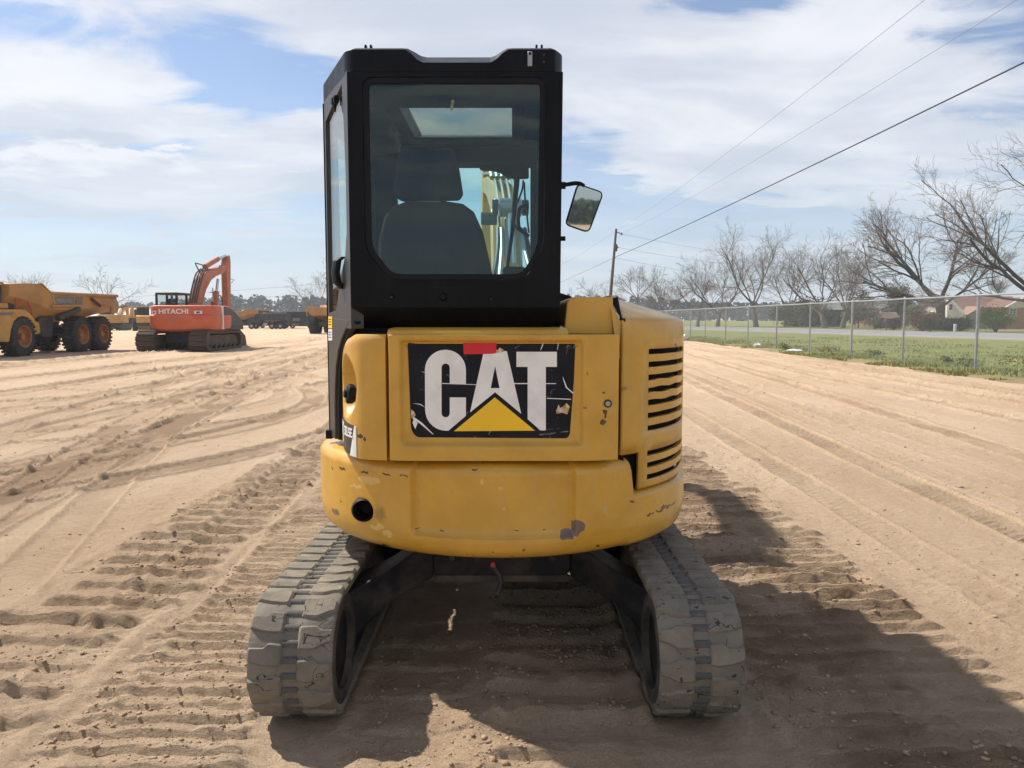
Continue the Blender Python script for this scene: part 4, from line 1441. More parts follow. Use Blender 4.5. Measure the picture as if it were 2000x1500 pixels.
LC = [(1, .60), (1, .85), (.75, 1), (.25, 1), (0, .85), (0, .15), (.25, 0), (.75, 0), (1, .15), (1, .42), (.65, .42), (.65, .15), (.36, .15), (.36, .85), (.65, .85), (.65, .60)]
LA = [(0, 0), (.30, 1), (.70, 1), (1, 0), (.68, 0), (.62, .22), (.38, .22), (.32, 0)]
LT = [(.32, 0), (.32, .78), (0, .78), (0, 1), (1, 1), (1, .78), (.68, .78), (.68, 0)]
lw = W_ * .13
for k, L_ in enumerate((LC, LA, LT)):
    small_letter(L_, sf - .012 - k * (lw + .003), 1.022, lw, .060, M['white'])
small_letter([(0, 0), (.5, 1), (1, 0)], sf - .018, 1.000, lw * 2.4, .020, M['decal_yellow'])
D3 = [(0, 1), (1, 1), (1, 0), (0, 0), (0, .2), (.65, .2), (.65, .42), (.2, .42), (.2, .58), (.65, .58), (.65, .8), (0, .8)]
D0 = [(0, 0), (0, 1), (.9, 1), (.9, .999), (.32, .8), (.32, .2), (.68, .2), (.68, .8), (.34, .8), (.9, .998), (1, 1), (1, 0)]
D5 = [(1, 1), (0, 1), (0, .42), (.68, .42), (.68, .2), (0, .2), (0, 0), (1, 0), (1, .58), (.32, .58), (.32, .8), (1, .8)]
DE = [(0, 0), (0, 1), (1, 1), (1, .8), (.32, .8), (.32, .6), (.85, .6), (.85, .42), (.32, .42), (.32, .2), (1, .2), (1, 0)]
DP = [(.2, 0), (.2, .2), (.8, .2), (.8, 0)]
s_ = sf - .012 - 3 * (lw + .003) - .014
dw = W_ * .068
for k, (L_, kk) in enumerate(((D3, 1), (D0, 1), (D3, 1), (DP, .5), (D5, 1), (DE, 1))):
    small_letter(L_, s_, 1.036, dw * kk, .036, M['white'])
    s_ -= dw * kk + .0022

# --- inner body that everything is bolted to
ib = MB()
ring0 = []
for z in (.62, 1.40):
    ring0.append([(CXB + .70 * math.sin(R(a)), EX.y - .70 * math.cos(R(a)), z) for a in range(-78, 79, 6)] + [(.64, 4.55, z), (-.74, 4.55, z)])
ib.loft(ring0)
ib.build('chassis_core', M['interior'], mini)
MB().bb(-.55, .20, 2.99, 3.12, 1.36, 1.446).build('engine_bay_filler', M['cab_black'], mini)

# --- right: hood, its rear box, slatted grilles
rh = RB - .012
zs_h = [.812, .835]
S1 = [(1.378 - k * .0517 - .022, 1.378 - k * .0517) for k in range(7)]
S2 = [(.965 - k * .049 - .0215, .965 - k * .049) for k in range(3)]
a_in, a_out = R(44.5), R(78)
angs = [R(34.0), R(34.8), R(37.5), R(41)] + [a_in + (a_out - a_in) * i / 10 for i in range(11)] + [R(82), R(88), R(96), R(108)]
zlist = sorted([.812, .822, .84, 1.02, 1.20, 1.42, 1.465, 1.483, 1.494] + [S1[-1][0], S1[0][1], S2[-1][0], S2[0][1]])


def hood_pt(a, z, d=0.0):
    rr = rh - d
    y = EX.y - rr * math.cos(a)
    if a > R(88):
        y = EX.y + rr * (a - R(90)) * 1.6
        return Vector((CXB + rr * 1.0 - .004 * (a - R(88)), y, z))
    return Vector((CXB + rr * math.sin(a), y, z))


V, F = [], []
na, nz = len(angs), len(zlist)
for a in angs:
    for z in zlist:
        d = 0.0
        if z > 1.464:
            d = .002 + .010 * ((z - 1.465) / .03) ** 2
        if z < .823:
            d = .006 if z < .815 else .001
        V.append(hood_pt(a, z, d))


def isslot(i, j):
    if not (angs[i] >= a_in - 1e-6 and angs[i + 1] <= a_out + 1e-6):
        return False
    zm = (zlist[j] + zlist[j + 1]) / 2
    return (S1[-1][0] < zm < S1[0][1]) or (S2[-1][0] < zm < S2[0][1])


for i in range(na - 1):
    for j in range(nz - 1):
        if not isslot(i, j) and not (angs[i + 1] <= R(41.01) and zlist[j + 1] <= .9651):
            k = i * nz + j
            F.append((k, k + nz, k + nz + 1, k + 1))
# crown: sloping lid from the crease up to the flat top
crown = [(.03, 1.505), (.11, 1.532), (.20, 1.560), (.28, 1.582), (.34, 1.594), (.40, 1.599), (.47, 1.600)]
prev = [i * nz + nz - 1 for i in range(na)]
for d, z in crown:
    cur = []
    for i, a in enumerate(angs):
        cur.append(len(V))
        p = hood_pt(a, z, d)
        p.x = max(p.x, .430 + .008 * (a > R(34.5)))
        V.append(p)
    for i in range(na - 1):
        F.append((prev[i], prev[i + 1], cur[i + 1], cur[i]))
    prev = cur
hood = MB().add(V, F).build('engine_hood', M['yellow_hood'], mini, smooth=38, solid=.016)
# slats between the openings
for SS in (S1, S2):
    for k in range(len(SS) - 1):
        z1, z0 = SS[k][0], SS[k + 1][1]
        rr_ = []
        aa = np.linspace(a_in - .004, a_out + .004, 15)
        for q, a in enumerate(aa):
            wv = .0025 * math.sin(q * 1.3 + k * 2.1) * (1 if k in (2, 3) and SS is S1 else .2)
            rr_.append([hood_pt(a, z0 + wv, .003), hood_pt(a, z1 + wv, .001), hood_pt(a, z1 + wv, .018), hood_pt(a, z0 + wv, .020)])
        MB().loft(rr_).build('grille_slat', M['yellow_hood'], hood, smooth=40)
# dark backing added so the openings read as unlit inside
bk = MB()
bk.loft([[hood_pt(a, .80, .034), hood_pt(a, 1.45, .034), hood_pt(a, 1.45, .05), hood_pt(a, .80, .05)] for a in np.linspace(R(33), R(118), 26)])
bk.build('grille_backing', M['interior'], hood)
# box behind the cab, left of the hood
hb = MB()
hb.prism(rpoly([(.205, 1.435), (.398, 1.435), (.392, 1.583), (.215, 1.583)], [.0, .0, .012, .03], 5), 3.0, 4.35, 'y')
hb.build('rear_cover', M['yellow_hood'], mini, bevel=.008, seg=3)
# torn sheet at the joint
MB().loft([[atY(1193, 598, 2.99), atY(1201, 606, 2.985), atY(1212, 628, 2.965), atY(1211, 700, 2.95), atY(1205, 700, 2.955)], [p + Vector((0, .004, 0)) for p in (atY(1193, 598, 2.99), atY(1201, 606, 2.985), atY(1212, 628, 2.965), atY(1211, 700, 2.95), atY(1205, 700, 2.955))]]).build('torn_flap', M['yellow_hood'], mini, smooth=0, label='torn and bent flap of sheet metal at the hood joint')
MB().loft([[atY(1193, 584, 3.04), atY(1207, 579, 3.06), atY(1214, 622, 2.985), atY(1204, 604, 3.0)], [p + Vector((0, .02, 0)) for p in (atY(1193, 584, 3.04), atY(1207, 579, 3.06), atY(1214, 622, 2.985), atY(1204, 604, 3.0))]]).build('joint_gap', M['interior'], mini, smooth=0)
MB().bb(.398, .440, 2.995, 3.6, .90, 1.50).build('gap_liner', M['interior'], mini)
# small black housing seen over the cover, beside the cab
MB().prism(rpoly([(.20, 1.58), (.30, 1.58), (.285, 1.605), (.22, 1.625), (.20, 1.625)], .008), 3.7, 3.95, 'y').build('hood_vent', M['cab_black'], mini, bevel=.004)

# ------------------------------------------------------------------ cab
YR = 2.98
A2, B2 = (-.622, 2.98), (-.815, 3.41)
zseam, ztop = 2.425, 2.518
XR = .190
YF = 4.50


def rear3(x, z, d):
    return Vector((x, YR + d, z))


outer = [(-.622, 1.543), (.186, 1.543), (.192, zseam), (-.622, zseam)]
win_px = [(707, 150), (1067, 150), (1062, 484), (1026, 547), (760, 547), (713, 486)]
win = [(p.x, p.z) for p in (atY(a, b, YR) for a, b in win_px)]
win = rpoly(win, [.045, .045, .05, .05, .05, .05], 6)
rear = MB().ringslab(outer, win, rear3, .07).build('cab_rear_frame', M['cab_black'], mini, bevel=.008, seg=3)


def inset(poly, d):
    out_ = []
    m = len(poly)
    for i in range(m):
        a, c, b = Vector(poly[i - 1]), Vector(poly[i]), Vector(poly[(i + 1) % m])
        e1, e2 = (c - a), (b - c)
        if e1.length < 1e-6: e1 = e2
        if e2.length < 1e-6: e2 = e1
        n1 = Vector((-e1.y, e1.x)).normalized()
        n2 = Vector((-e2.y, e2.x)).normalized()
        nn = (n1 + n2)
        nn = nn.normalized() if nn.length > 1e-6 else n1
        out_.append((c.x + nn.x * d, c.y + nn.y * d))
    return out_


def area(p):
    return sum(p[i - 1][0] * p[i][1] - p[i][0] * p[i - 1][1] for i in range(len(p)))


if area(win) < 0:
    win = win[::-1]
win_in = inset(win, .023)
w2 = inset(win, .0006)
rw = MB().prism(w2, YR + .010, YR + .015, 'y').build('rear_window', M['glass_rear'], mini, smooth=0)
MB().ringslab(w2, win_in, lambda a, b, d: Vector((a, YR + .004 + d, b)), .005).build('window_border', M['rubber_seal'], rw, bevel=.001)
# lower rear skirt folding under toward the door ledge
MB().loft([[(-.622, YR, 1.543), (.186, YR, 1.543), (.186, YR + .07, 1.543), (-.622, YR + .07, 1.543)], [(-.616, YR + .03, 1.500), (.186, YR + .03, 1.500), (.186, YR + .1, 1.500), (-.616, YR + .1, 1.500)],
           [(-.606, YR + .10, 1.447), (.186, YR + .10, 1.447), (.186, YR + .16, 1.447), (-.606, YR + .16, 1.447)]]).build('cab_rear_skirt', M['cab_black'], mini, bevel=.004)
for (px, py, rr) in ((764, 579, .011), (866, 580, .016), (958, 582, .009)):
    p = atY(px, py, YR)
    bt = MB().ball((p.x, YR, p.z), (rr, rr * .8, rr), 14, 8).build('cab_bolt', M['cab_black'], mini)
    if rr < .015:
        MB().cyl(p + Vector((.004, -rr * .7, -.004)), p + Vector((.004, -rr * 1.5, -.004)), rr * .45, n=6).build('bolt_head', M['dusty_steel'], bt)
# bracket at the roof corner
p = atY(1035, 114, YR)
bk_ = MB().box((p.x, YR - .004, p.z - .004), (.018, .012, .055)).build('lamp_bracket', M['steel_pale'], mini, bevel=.003)
MB().cyl(p + Vector((0, -.012, .014)), p + Vector((0, -.006, .014)), .005, n=10).build('bracket_hole', M['interior'], bk_)
for dx_, dz_ in ((.052, .012), (.052, -.014)):
    MB().cyl(p + Vector((dx_, -.005, dz_)), p + Vector((dx_, .01, dz_)), .004, n=10).build('roof_rivet', M['dusty_steel'], mini)

# left side: B-pillar panel and the door, glazed
AB = Vector((B2[0] - A2[0], B2[1] - A2[1], 0))
LAB = AB.length
tab = AB / LAB
nab = Vector((-tab.y, tab.x, 0))
if nab.x > 0: nab = -nab


def left3(s_, z, d):
    return Vector((A2[0], A2[1], 0)) + tab * s_ - nab * d + Vector((0, 0, z))


def sz(px, py):
    q = onplane(px, py, A2, B2)
    return ((q - Vector((A2[0], A2[1], 0))).dot(tab), q.z)


zl_lo = 1.46
lo_out = [(0, zl_lo), (LAB, zl_lo), (LAB, zseam + .005), (0, zseam + .005)]
gl_px = [(667, 160), (671, 240), (675, 340), (677, 450), (674, 500), (664, 545), (659, 590), (656, 606)]
gl_r = [sz(*q) for q in gl_px]
gl = [(LAB - .035, gl_r[-1][1] - .01), (LAB - .035, zseam - .085)] + gl_r
gl = [(min(max(s_, .03), LAB - .03), min(max(z, zl_lo + .04), zseam - .02)) for s_, z in gl]
lp = MB().ringslab(lo_out, gl, left3, .05).build('cab_side_frame', M['cab_grey'], mini, bevel=.007, seg=3)
sg = MB().prism(gl, 0, 0.005, 'x')
sg.v = [tuple(left3(y, z, .010 + x)) for x, y, z in sg.v]
sgo = sg.build('side_window', M['glass_side'], lp, smooth=0)
# skirt running down to the counterweight
sk = [sz(*q) for q in ((641, 628), (684, 625), (681, 632), (674, 645), (667, 662), (661, 684), (656.5, 715), (654.5, 756), (654, 800), (655, 858))]
sk = [(min(s_, LAB + .05), z) for s_, z in sk]
skirt_poly = [(LAB + .02, sk[-1][1])] + [(LAB + .02, sk[0][1] + .02)] + sk[1:]
sp_ = MB().prism(skirt_poly, 0, .05, 'x')
sp_.v = [tuple(left3(y, z, x - .001)) for x, y, z in sp_.v]
skirt = sp_.build('cab_side_skirt', M['cab_grey'], mini, bevel=.004)
edge_pts = [left3(s_, z, .012) + Vector((.010, -.012, 0)) for s_, z in sk[1:]]
edge2 = [p_ + Vector((.016, -.006, -.004)) for p_ in edge_pts]
eg = MB()
eg.tube([p_ + Vector((.008, .004, 0)) for p_ in edge_pts], .017, 8)
eg.build('skirt_gasket', M['rubber_seal'], mini)
for k, (y0, y1, mt) in enumerate(((618, 641, 'decal_yellow'), (643, 665, 'decal_white_paper'))):
    st = MB().prism([sz(642.5, y0), sz(650, y0), sz(650, y1), sz(642.5, y1)], 0, .001, 'x')
    st.v = [tuple(left3(y, z, -.003 + x)) for x, y, z in st.v]
    sto = st.build('warning_sticker' if k == 0 else 'notice_sticker', M[mt], skirt, smooth=0)
    ln = MB()
    for q in range(3):
        yy = y0 + 5 + q * 5
        ln.prism([sz(643.5, yy), sz(648.5, yy), sz(648.5, yy + 1.2), sz(643.5, yy + 1.2)], 0, .0006, 'x')
    ln.v = [tuple(left3(y, z, -.0042 + x)) for x, y, z in ln.v]
    ln.build('sticker_print', M['interior'], sto, smooth=0)
MB().box(tuple(left3(LAB - .02, sk[-1][1] + .01, -.006)), (.03, .03, .04)).build('skirt_foot', M['rubber_seal'], mini, bevel=.004)
# latch on the top of the side window and the door handle
q = onplane(655, 199, A2, B2)
lt = MB().box(tuple(q - Vector((.004, .010, 0))), (.020, .022, .030), rz=.4).build('window_latch', M['rubber_seal'], mini, bevel=.005)
MB().box(tuple(q + Vector((.010, -.035, 0))), (.020, .022, .032), rz=.4).build('latch_grip', M['rubber_seal'], lt, bevel=.005)
MB().cyl(q + Vector((.003, -.02, -.012)), q + Vector((.003, -.02, -.045)), .007, .003, 10).build('latch_pin', M['rubber_seal'], lt)
q = onplane(668, 532, A2, B2)
dh = MB()
hp = []
for (dz_, out_, s_w) in ((.062, .004, .02), (.045, .026, .028), (.0, .034, .032), (-.040, .028, .03), (-.066, .004, .02)):
    c_ = q + nab * out_ + Vector((0, 0, dz_))
    hp.append([c_ + tab * s_w + nab * -.02, c_ + tab * s_w, c_ + tab * s_w * .4 + nab * .008, c_ - tab * s_w * .4 + nab * .008, c_ - tab * s_w, c_ - tab * s_w + nab * -.02])
dh.loft(hp).build('door_handle', M['rubber_seal'], mini, bevel=.003)

# long left side, front, right side: frames and panes
XL2 = -.820


def side_wall(name, X, y0, y1, hole, sgn, zlo=1.0):
    fr_ = MB().ringslab([(y0, zlo), (y1, zlo), (y1, zseam), (y0, zseam)], rpoly(hole, .05, 4), lambda a, b, d: Vector((X - sgn * d, a, b)), .05).build(name, M['cab_black'], mini, bevel=.005)
    return fr_


ld = side_wall('cab_door', -.818, 3.405, YF - .02, [(3.50, 1.50), (4.40, 1.35), (4.40, 2.33), (3.46, 2.35)], -1)
MB().prism(rpoly([(3.49, 1.49), (4.41, 1.34), (4.41, 2.34), (3.45, 2.36)], .05, 4), -.805, -.800, 'x').build('door_glass', M['glass_side'], ld, smooth=0)
rd = side_wall('cab_right_side', XR, YR + .07, YF - .02, [(3.14, 1.62), (4.42, 1.55), (4.42, 2.33), (3.14, 2.34)], 1, zlo=1.2)
MB().prism(rpoly([(3.13, 1.61), (4.43, 1.54), (4.43, 2.34), (3.13, 2.35)], .05, 4), XR - .022, XR - .017, 'x').build('right_side_glass', M['glass_right'], rd, smooth=0)
fr = MB().ringslab([(-.80, 1.0), (XR - .01, 1.0), (XR - .01, zseam), (-.80, zseam)], rpoly([(-.655, 1.30), (.105, 1.30), (.105, 2.405), (-.655, 2.405)], .03, 4), lambda a, b, d: Vector((a, YF - d, b)), .06).build('cab_front_frame', M['cab_black'], mini, bevel=.006)
MB().prism(rpoly([(-.66, 1.29), (.11, 1.29), (.11, 2.41), (-.66, 2.41)], .03, 4), YF - .035, YF - .030, 'y').build('windscreen', M['glass_front'], fr, smooth=0)
MB().add([(-.58, 3.06, .98), (XR - .02, 3.06, .98), (XR - .02, YF - .07, .98), (-.79, YF - .07, .98), (-.79, 3.46, .98), (-.58, 3.06, 1.02), (XR - .02, 3.06, 1.02), (XR - .02, YF - .07, 1.02), (-.79, YF - .07, 1.02), (-.79, 3.46, 1.02)], [(4, 3, 2, 1, 0), (5, 6, 7, 8, 9), (0, 1, 6, 5), (1, 2, 7, 6), (2, 3, 8, 7), (3, 4, 9, 8), (4, 0, 5, 9)]).build('cab_floor', M['interior'], mini)
MB().bb(-.60, XR - .03, 3.06, 3.30, 1.02, 1.58).build('engine_bulkhead', M['interior'], mini)
# roof cap with the scooped rear edge and a glazed hatch
plan_r = rpoly([(-.60, 2.978), (XR - .03, 2.978), (XR + .004, 3.04), (XR + .004, YF + .02), (-.822, YF + .02), (-.822, 3.43), (-.632, 3.0)], [.01, .01, .03, .05, .05, .03, .02], 4)
if area(plan_r) < 0: plan_r = plan_r[::-1]
plan_in = inset(plan_r, .028)
hatch = [(-.50, 3.45), (0.0, 3.45), (0.0, 4.12), (-.50, 4.12)]
O0, H0 = star(plan_r, hatch, 240)
O2, _h = star(plan_in, hatch, 240)
# star() may pick different angle sets, so resample the inset by nearest direction
cxh, cyh = -.25, 3.785


def near(poly_pts, p):
    a = math.atan2(p[1] - cyh, p[0] - cxh)
    return min(poly_pts, key=lambda q_: abs((math.atan2(q_[1] - cyh, q_[0] - cxh) - a + math.pi) % (2 * math.pi) - math.pi))


O2 = [near(O2, p) for p in O0]


def scoop(x, y):
    if y > 3.12:
        return 0.0
    return float(sm(np.array(x), -.405, -.335) * (1 - sm(np.array(x), -.085, -.010)))


r0 = [(x, y, zseam) for x, y in O0]
r1 = [(x, y, ztop - .012 - .048 * scoop(x, y)) for x, y in O0]
r2 = [(x, y + .085 * scoop(x, y), ztop + .002 - .006 * scoop(x, y)) for x, y in O2]
r3 = [(x, 3.45 + (y - 3.45) * .93 / .67, ztop - .002) for x, y in H0]
r4 = [(x, 3.45 + (y - 3.45) * .60 / .67, zseam + .005) for x, y in H0]
n_ = len(r0)
Vr = r0 + r1 + r2 + r3 + r4
Fr = []
for ring_i in range(5):
    a, b = ring_i * n_, ((ring_i + 1) % 5) * n_
    for i in range(n_):
        k = (i + 1) % n_
        Fr.append((a + i, a + k, b + k, b + i))
roof = MB().add(Vr, Fr).build('cab_roof', M['cab_black'], mini, smooth=35, bevel=.004)
MB().bb(-.502, 0.002, 3.448, 4.37, ztop - .010, ztop - .005).build('roof_hatch_glass', M['glass_hatch'], roof, smooth=0)
MB().ringslab([(-.56, 3.40), (.06, 3.40), (.06, 4.12), (-.56, 4.12)], [(-.50, 3.45), (0.0, 3.45), (0.0, 4.05), (-.50, 4.05)], lambda a, b, d: Vector((a, b, zseam - .008 + d)), .008).build('hatch_frame', M['interior'], roof, bevel=.004)
MB().bb(-.60, .16, 4.20, 4.38, zseam - .09, zseam - .002).build('header_trim', M['interior'], mini, bevel=.01)
MB().bb(-.62, XR - .03, 3.06, 3.40, zseam - .018, zseam - .002).build('headliner', M['interior'], mini)
MB().box((-.235, 3.10, 2.335), (.010, .006, .040), ry=.15).build('window_sticker', M['glue'], mini)
for px in (719, 1053):
    p = atY(px, 97, 3.05)
    mb_ = MB()
    mb_.prism(rpoly([(-.016, 0), (.016, 0), (.014, .036), (.006, .036), (.006, .022), (-.006, .022), (-.006, .036), (-.014, .036)], 0), -.012, .012, 'y')
    mb_.v = [(p.x + x, 3.06 + y, ztop - .006 + z) for x, y, z in mb_.v]
    mb_.build('roof_lug', M['cab_black'], mini, bevel=.002)

# seat
ys_ = 3.50


def cushion(pts_px, Y, d, name, bev):
    P = [atY(a, b, Y) for a, b in pts_px]
    return MB().prism([(p.x, p.z) for p in P], Y, Y + d, 'y').build(name, M['seat_cloth'], mini, bevel=bev, seg=4)


seat_root = cushion([(737, 545), (738, 470), (748, 424), (765, 402), (790, 392), (870, 391), (903, 396), (925, 412), (942, 450), (958, 520), (968, 575), (970, 640), (737, 640)], 3.42, .12, 'seat_back', .030)
P = [atY(a, b, 3.44) for a, b in [(768, 380), (774, 315), (779, 295), (790, 290), (880, 289), (889, 296), (896, 330), (903, 376), (895, 387), (780, 389)]]
MB().prism([(p.x, p.z) for p in P], 3.43, 3.53, 'y').build('headrest', M['seat_cloth'], seat_root, bevel=.024, seg=4)
for px in (808, 866):
    p0, p1 = atY(px, 405, 3.48), atY(px, 375, 3.48)
    MB().cyl(p0, p1, .013, n=10).build('headrest_post', M['interior'], seat_root)
MB().bb(-.52, -.10, 3.52, 4.0, 1.28, 1.46).build('seat_cushion', M['seat_cloth'], seat_root, bevel=.04, seg=3)
MB().bb(-.46, -.16, 3.5, 3.9, 1.02, 1.28).build('seat_base', M['interior'], seat_root, bevel=.02)
MB().bb(-.08, .14, 3.48, 4.0, 1.02, 1.62).build('right_console', M['interior'], mini, bevel=.03)
MB().bb(-.74, -.56, 3.5, 4.0, 1.02, 1.60).build('left_console', M['interior'], mini, bevel=.03)
p = atY(1000, 530, 4.15)
MB().bb(p.x - .05, p.x + .075, 4.12, 4.3, 1.55, p.z + .025).build('dash_pod', M['interior'], mini, bevel=.02)
# visor and interior mirror, wiper, grab handle, hoses
P = [atY(a, b, 4.33) for a, b in [(935, 324), (941, 308), (975, 302), (1010, 300), (1032, 301), (1033, 349), (1010, 350), (990, 347), (975, 337), (960, 334), (938, 333)]]
MB().prism([(p.x, p.z) for p in P], 4.30, 4.345, 'y').build('interior_mirror', M['interior'], mini, bevel=.008)
wp = MB()
wp.tube([atY(1010, 348, 4.42), atY(1005, 400, 4.43), atY(1001, 450, 4.43), atY(994, 500, 4.43), atY(986, 555, 4.43)], [.016, .014, .012, .010, .010], 8)
wp.build('wiper_arm', M['rubber_seal'], mini)
gh = MB()
gh.tube(spline([tuple(atY(a, b, 4.36)) for a, b in ((1032, 401), (1018, 404), (1013, 415), (1013, 440), (1018, 450), (1033, 461))], 4), .010, 8)
gh.build('grab_handle', M['rubber_seal'], mini)
for pts in ([(1022, 352), (1020, 370), (1012, 392), (1004, 410), (1002, 425)], [(1024, 356), (1025, 380), (1028, 410), (1033, 455)], [(1002, 425), (1008, 445), (1022, 455), (1034, 462)]):
    MB().tube(spline([tuple(atY(a, b, 4.38)) for a, b in pts], 4), .0055, 6).build('wiring_lead', M['hose'], mini)
MB().tube(spline([tuple(atY(a, b, 4.2)) for a, b in ((719, 450), (722, 425), (730, 410))], 4), .012, 6).build('door_grab_bar', M['rubber_seal'], mini)

# outside mirror on its arm
pm = [atY(a, b, 3.75) for a, b in ((1098, 361), (1110, 360), (1122, 358), (1133, 359), (1141, 364))]
ma = MB().tube(spline([tuple(p) for p in pm], 4), .0105, 10).build('mirror_arm', M['rubber_seal'], mini)
MB().cyl(pm[0] + Vector((-.03, 0, -.003)), pm[0] + Vector((.016, 0, -.003)), .017, n=14).build('arm_clamp', M['rubber_seal'], ma)
mo = [(p.x, p.z) for p in (atY(a, b, 3.76) for a, b in ((1126.5, 357), (1181, 375), (1151, 457), (1101.5, 440)))]
mo = rpoly(mo, [.030, .032, .034, .028], 6)
if area(mo) < 0: mo = mo[::-1]
TIP = Matrix.Rotation(R(3.6), 4, 'X') @ Matrix.Rotation(R(2), 4, 'Z')


def tipped(mb_):
    c_ = Vector((sum(p[0] for p in mo) / len(mo), 3.76, sum(p[1] for p in mo) / len(mo)))
    mb_.v = [tuple(c_ + TIP @ (Vector(p_) - c_)) for p_ in mb_.v]
    return mb_


mh = tipped(MB().prism(mo, 3.755, 3.80, 'y', 1.0, .8)).build('mirror_housing', M['rubber_seal'], ma, bevel=.006)
mi_ = inset(mo, .0095)
gm = MB()
tilt = 0.10
cxm = sum(p[0] for p in mi_) / len(mi_)
gm.prism(mi_, 3.7505, 3.754, 'y')
zcm = sum(p[1] for p in mi_) / len(mi_)
tipped(gm).build('mirror_glass', M['mirror'], mh, smooth=0)
p = atY(1098, 466, 3.6)
MB().cyl(p + Vector((-.02, 0, 0)), p + Vector((.015, 0, 0)), .011, n=12).build('mirror_socket', M['rubber_seal'], mini, bevel=.002)

# ------------------------------------------------------------------ undercarriage
RT, YA, YB2 = .228, 2.830, 4.560     # belt outer radius, rear and front axle
LS = YB2 - YA
CIRC = 2 * LS + 2 * math.pi * RT


def path(s_, off=0.0):
    """point, tangent and outward normal along the belt, s from the bottom front going rearward under, up the rear, forward on top"""
    s_ = s_ % CIRC
    r = RT + off
    if s_ < LS:
        return Vector((0, YB2 - s_, RT + .022 - r)), Vector((0, -1, 0)), Vector((0, 0, -1))
    s_ -= LS
    if s_ < math.pi * RT:
        a = s_ / RT
        n = Vector((0, -math.sin(a), -math.cos(a)))
        return Vector((0, YA, RT + .022)) + n * r, Vector((0, -math.cos(a), math.sin(a))), n
    s_ -= math.pi * RT
    if s_ < LS:
        sag = -.012 * math.sin(math.pi * s_ / LS)
        return Vector((0, YA + s_, RT + .022 + r + sag)), Vector((0, 1, 0)), Vector((0, 0, 1))
    s_ -= LS
    a = s_ / RT
    n = Vector((0, math.sin(a), math.cos(a)))
    return Vector((0, YB2, RT + .022)) + n * r, Vector((0, math.cos(a), -math.sin(a))), n


NL = 44
PITCHL = CIRC / NL


def lug_mesh(outline, name, h=.014):
    mb_ = MB()
    n = len(outline)
    cxl = sum(p[0] for p in outline) / n
    cyl_ = sum(p[1] for p in outline) / n
    sh = lambda k: [(cxl + (x - cxl) * k, cyl_ + (y - cyl_) * k) for x, y in outline]
    mb_.loft([[(x, y, -.004) for x, y in outline], [(x, y, h * .45) for x, y in sh(.985)], [(x, y, h) for x, y in sh(.86)]])
    return mb_


P_ = PITCHL
lug_out = rpoly([(-.150, .10 * P_), (-.105, -.02 * P_), (-.052, -.08 * P_), (-.026, -.06 * P_), (-.026, .62 * P_), (-.075, .66 * P_), (-.090, .50 * P_), (-.150, .50 * P_)], .008, 2)
lug_in = rpoly([(.026, -.06 * P_), (.085, -.08 * P_), (.120, .10 * P_), (.150, .16 * P_), (.150, .56 * P_), (.110, .54 * P_), (.090, .68 * P_), (.026, .66 * P_)], .008, 2)

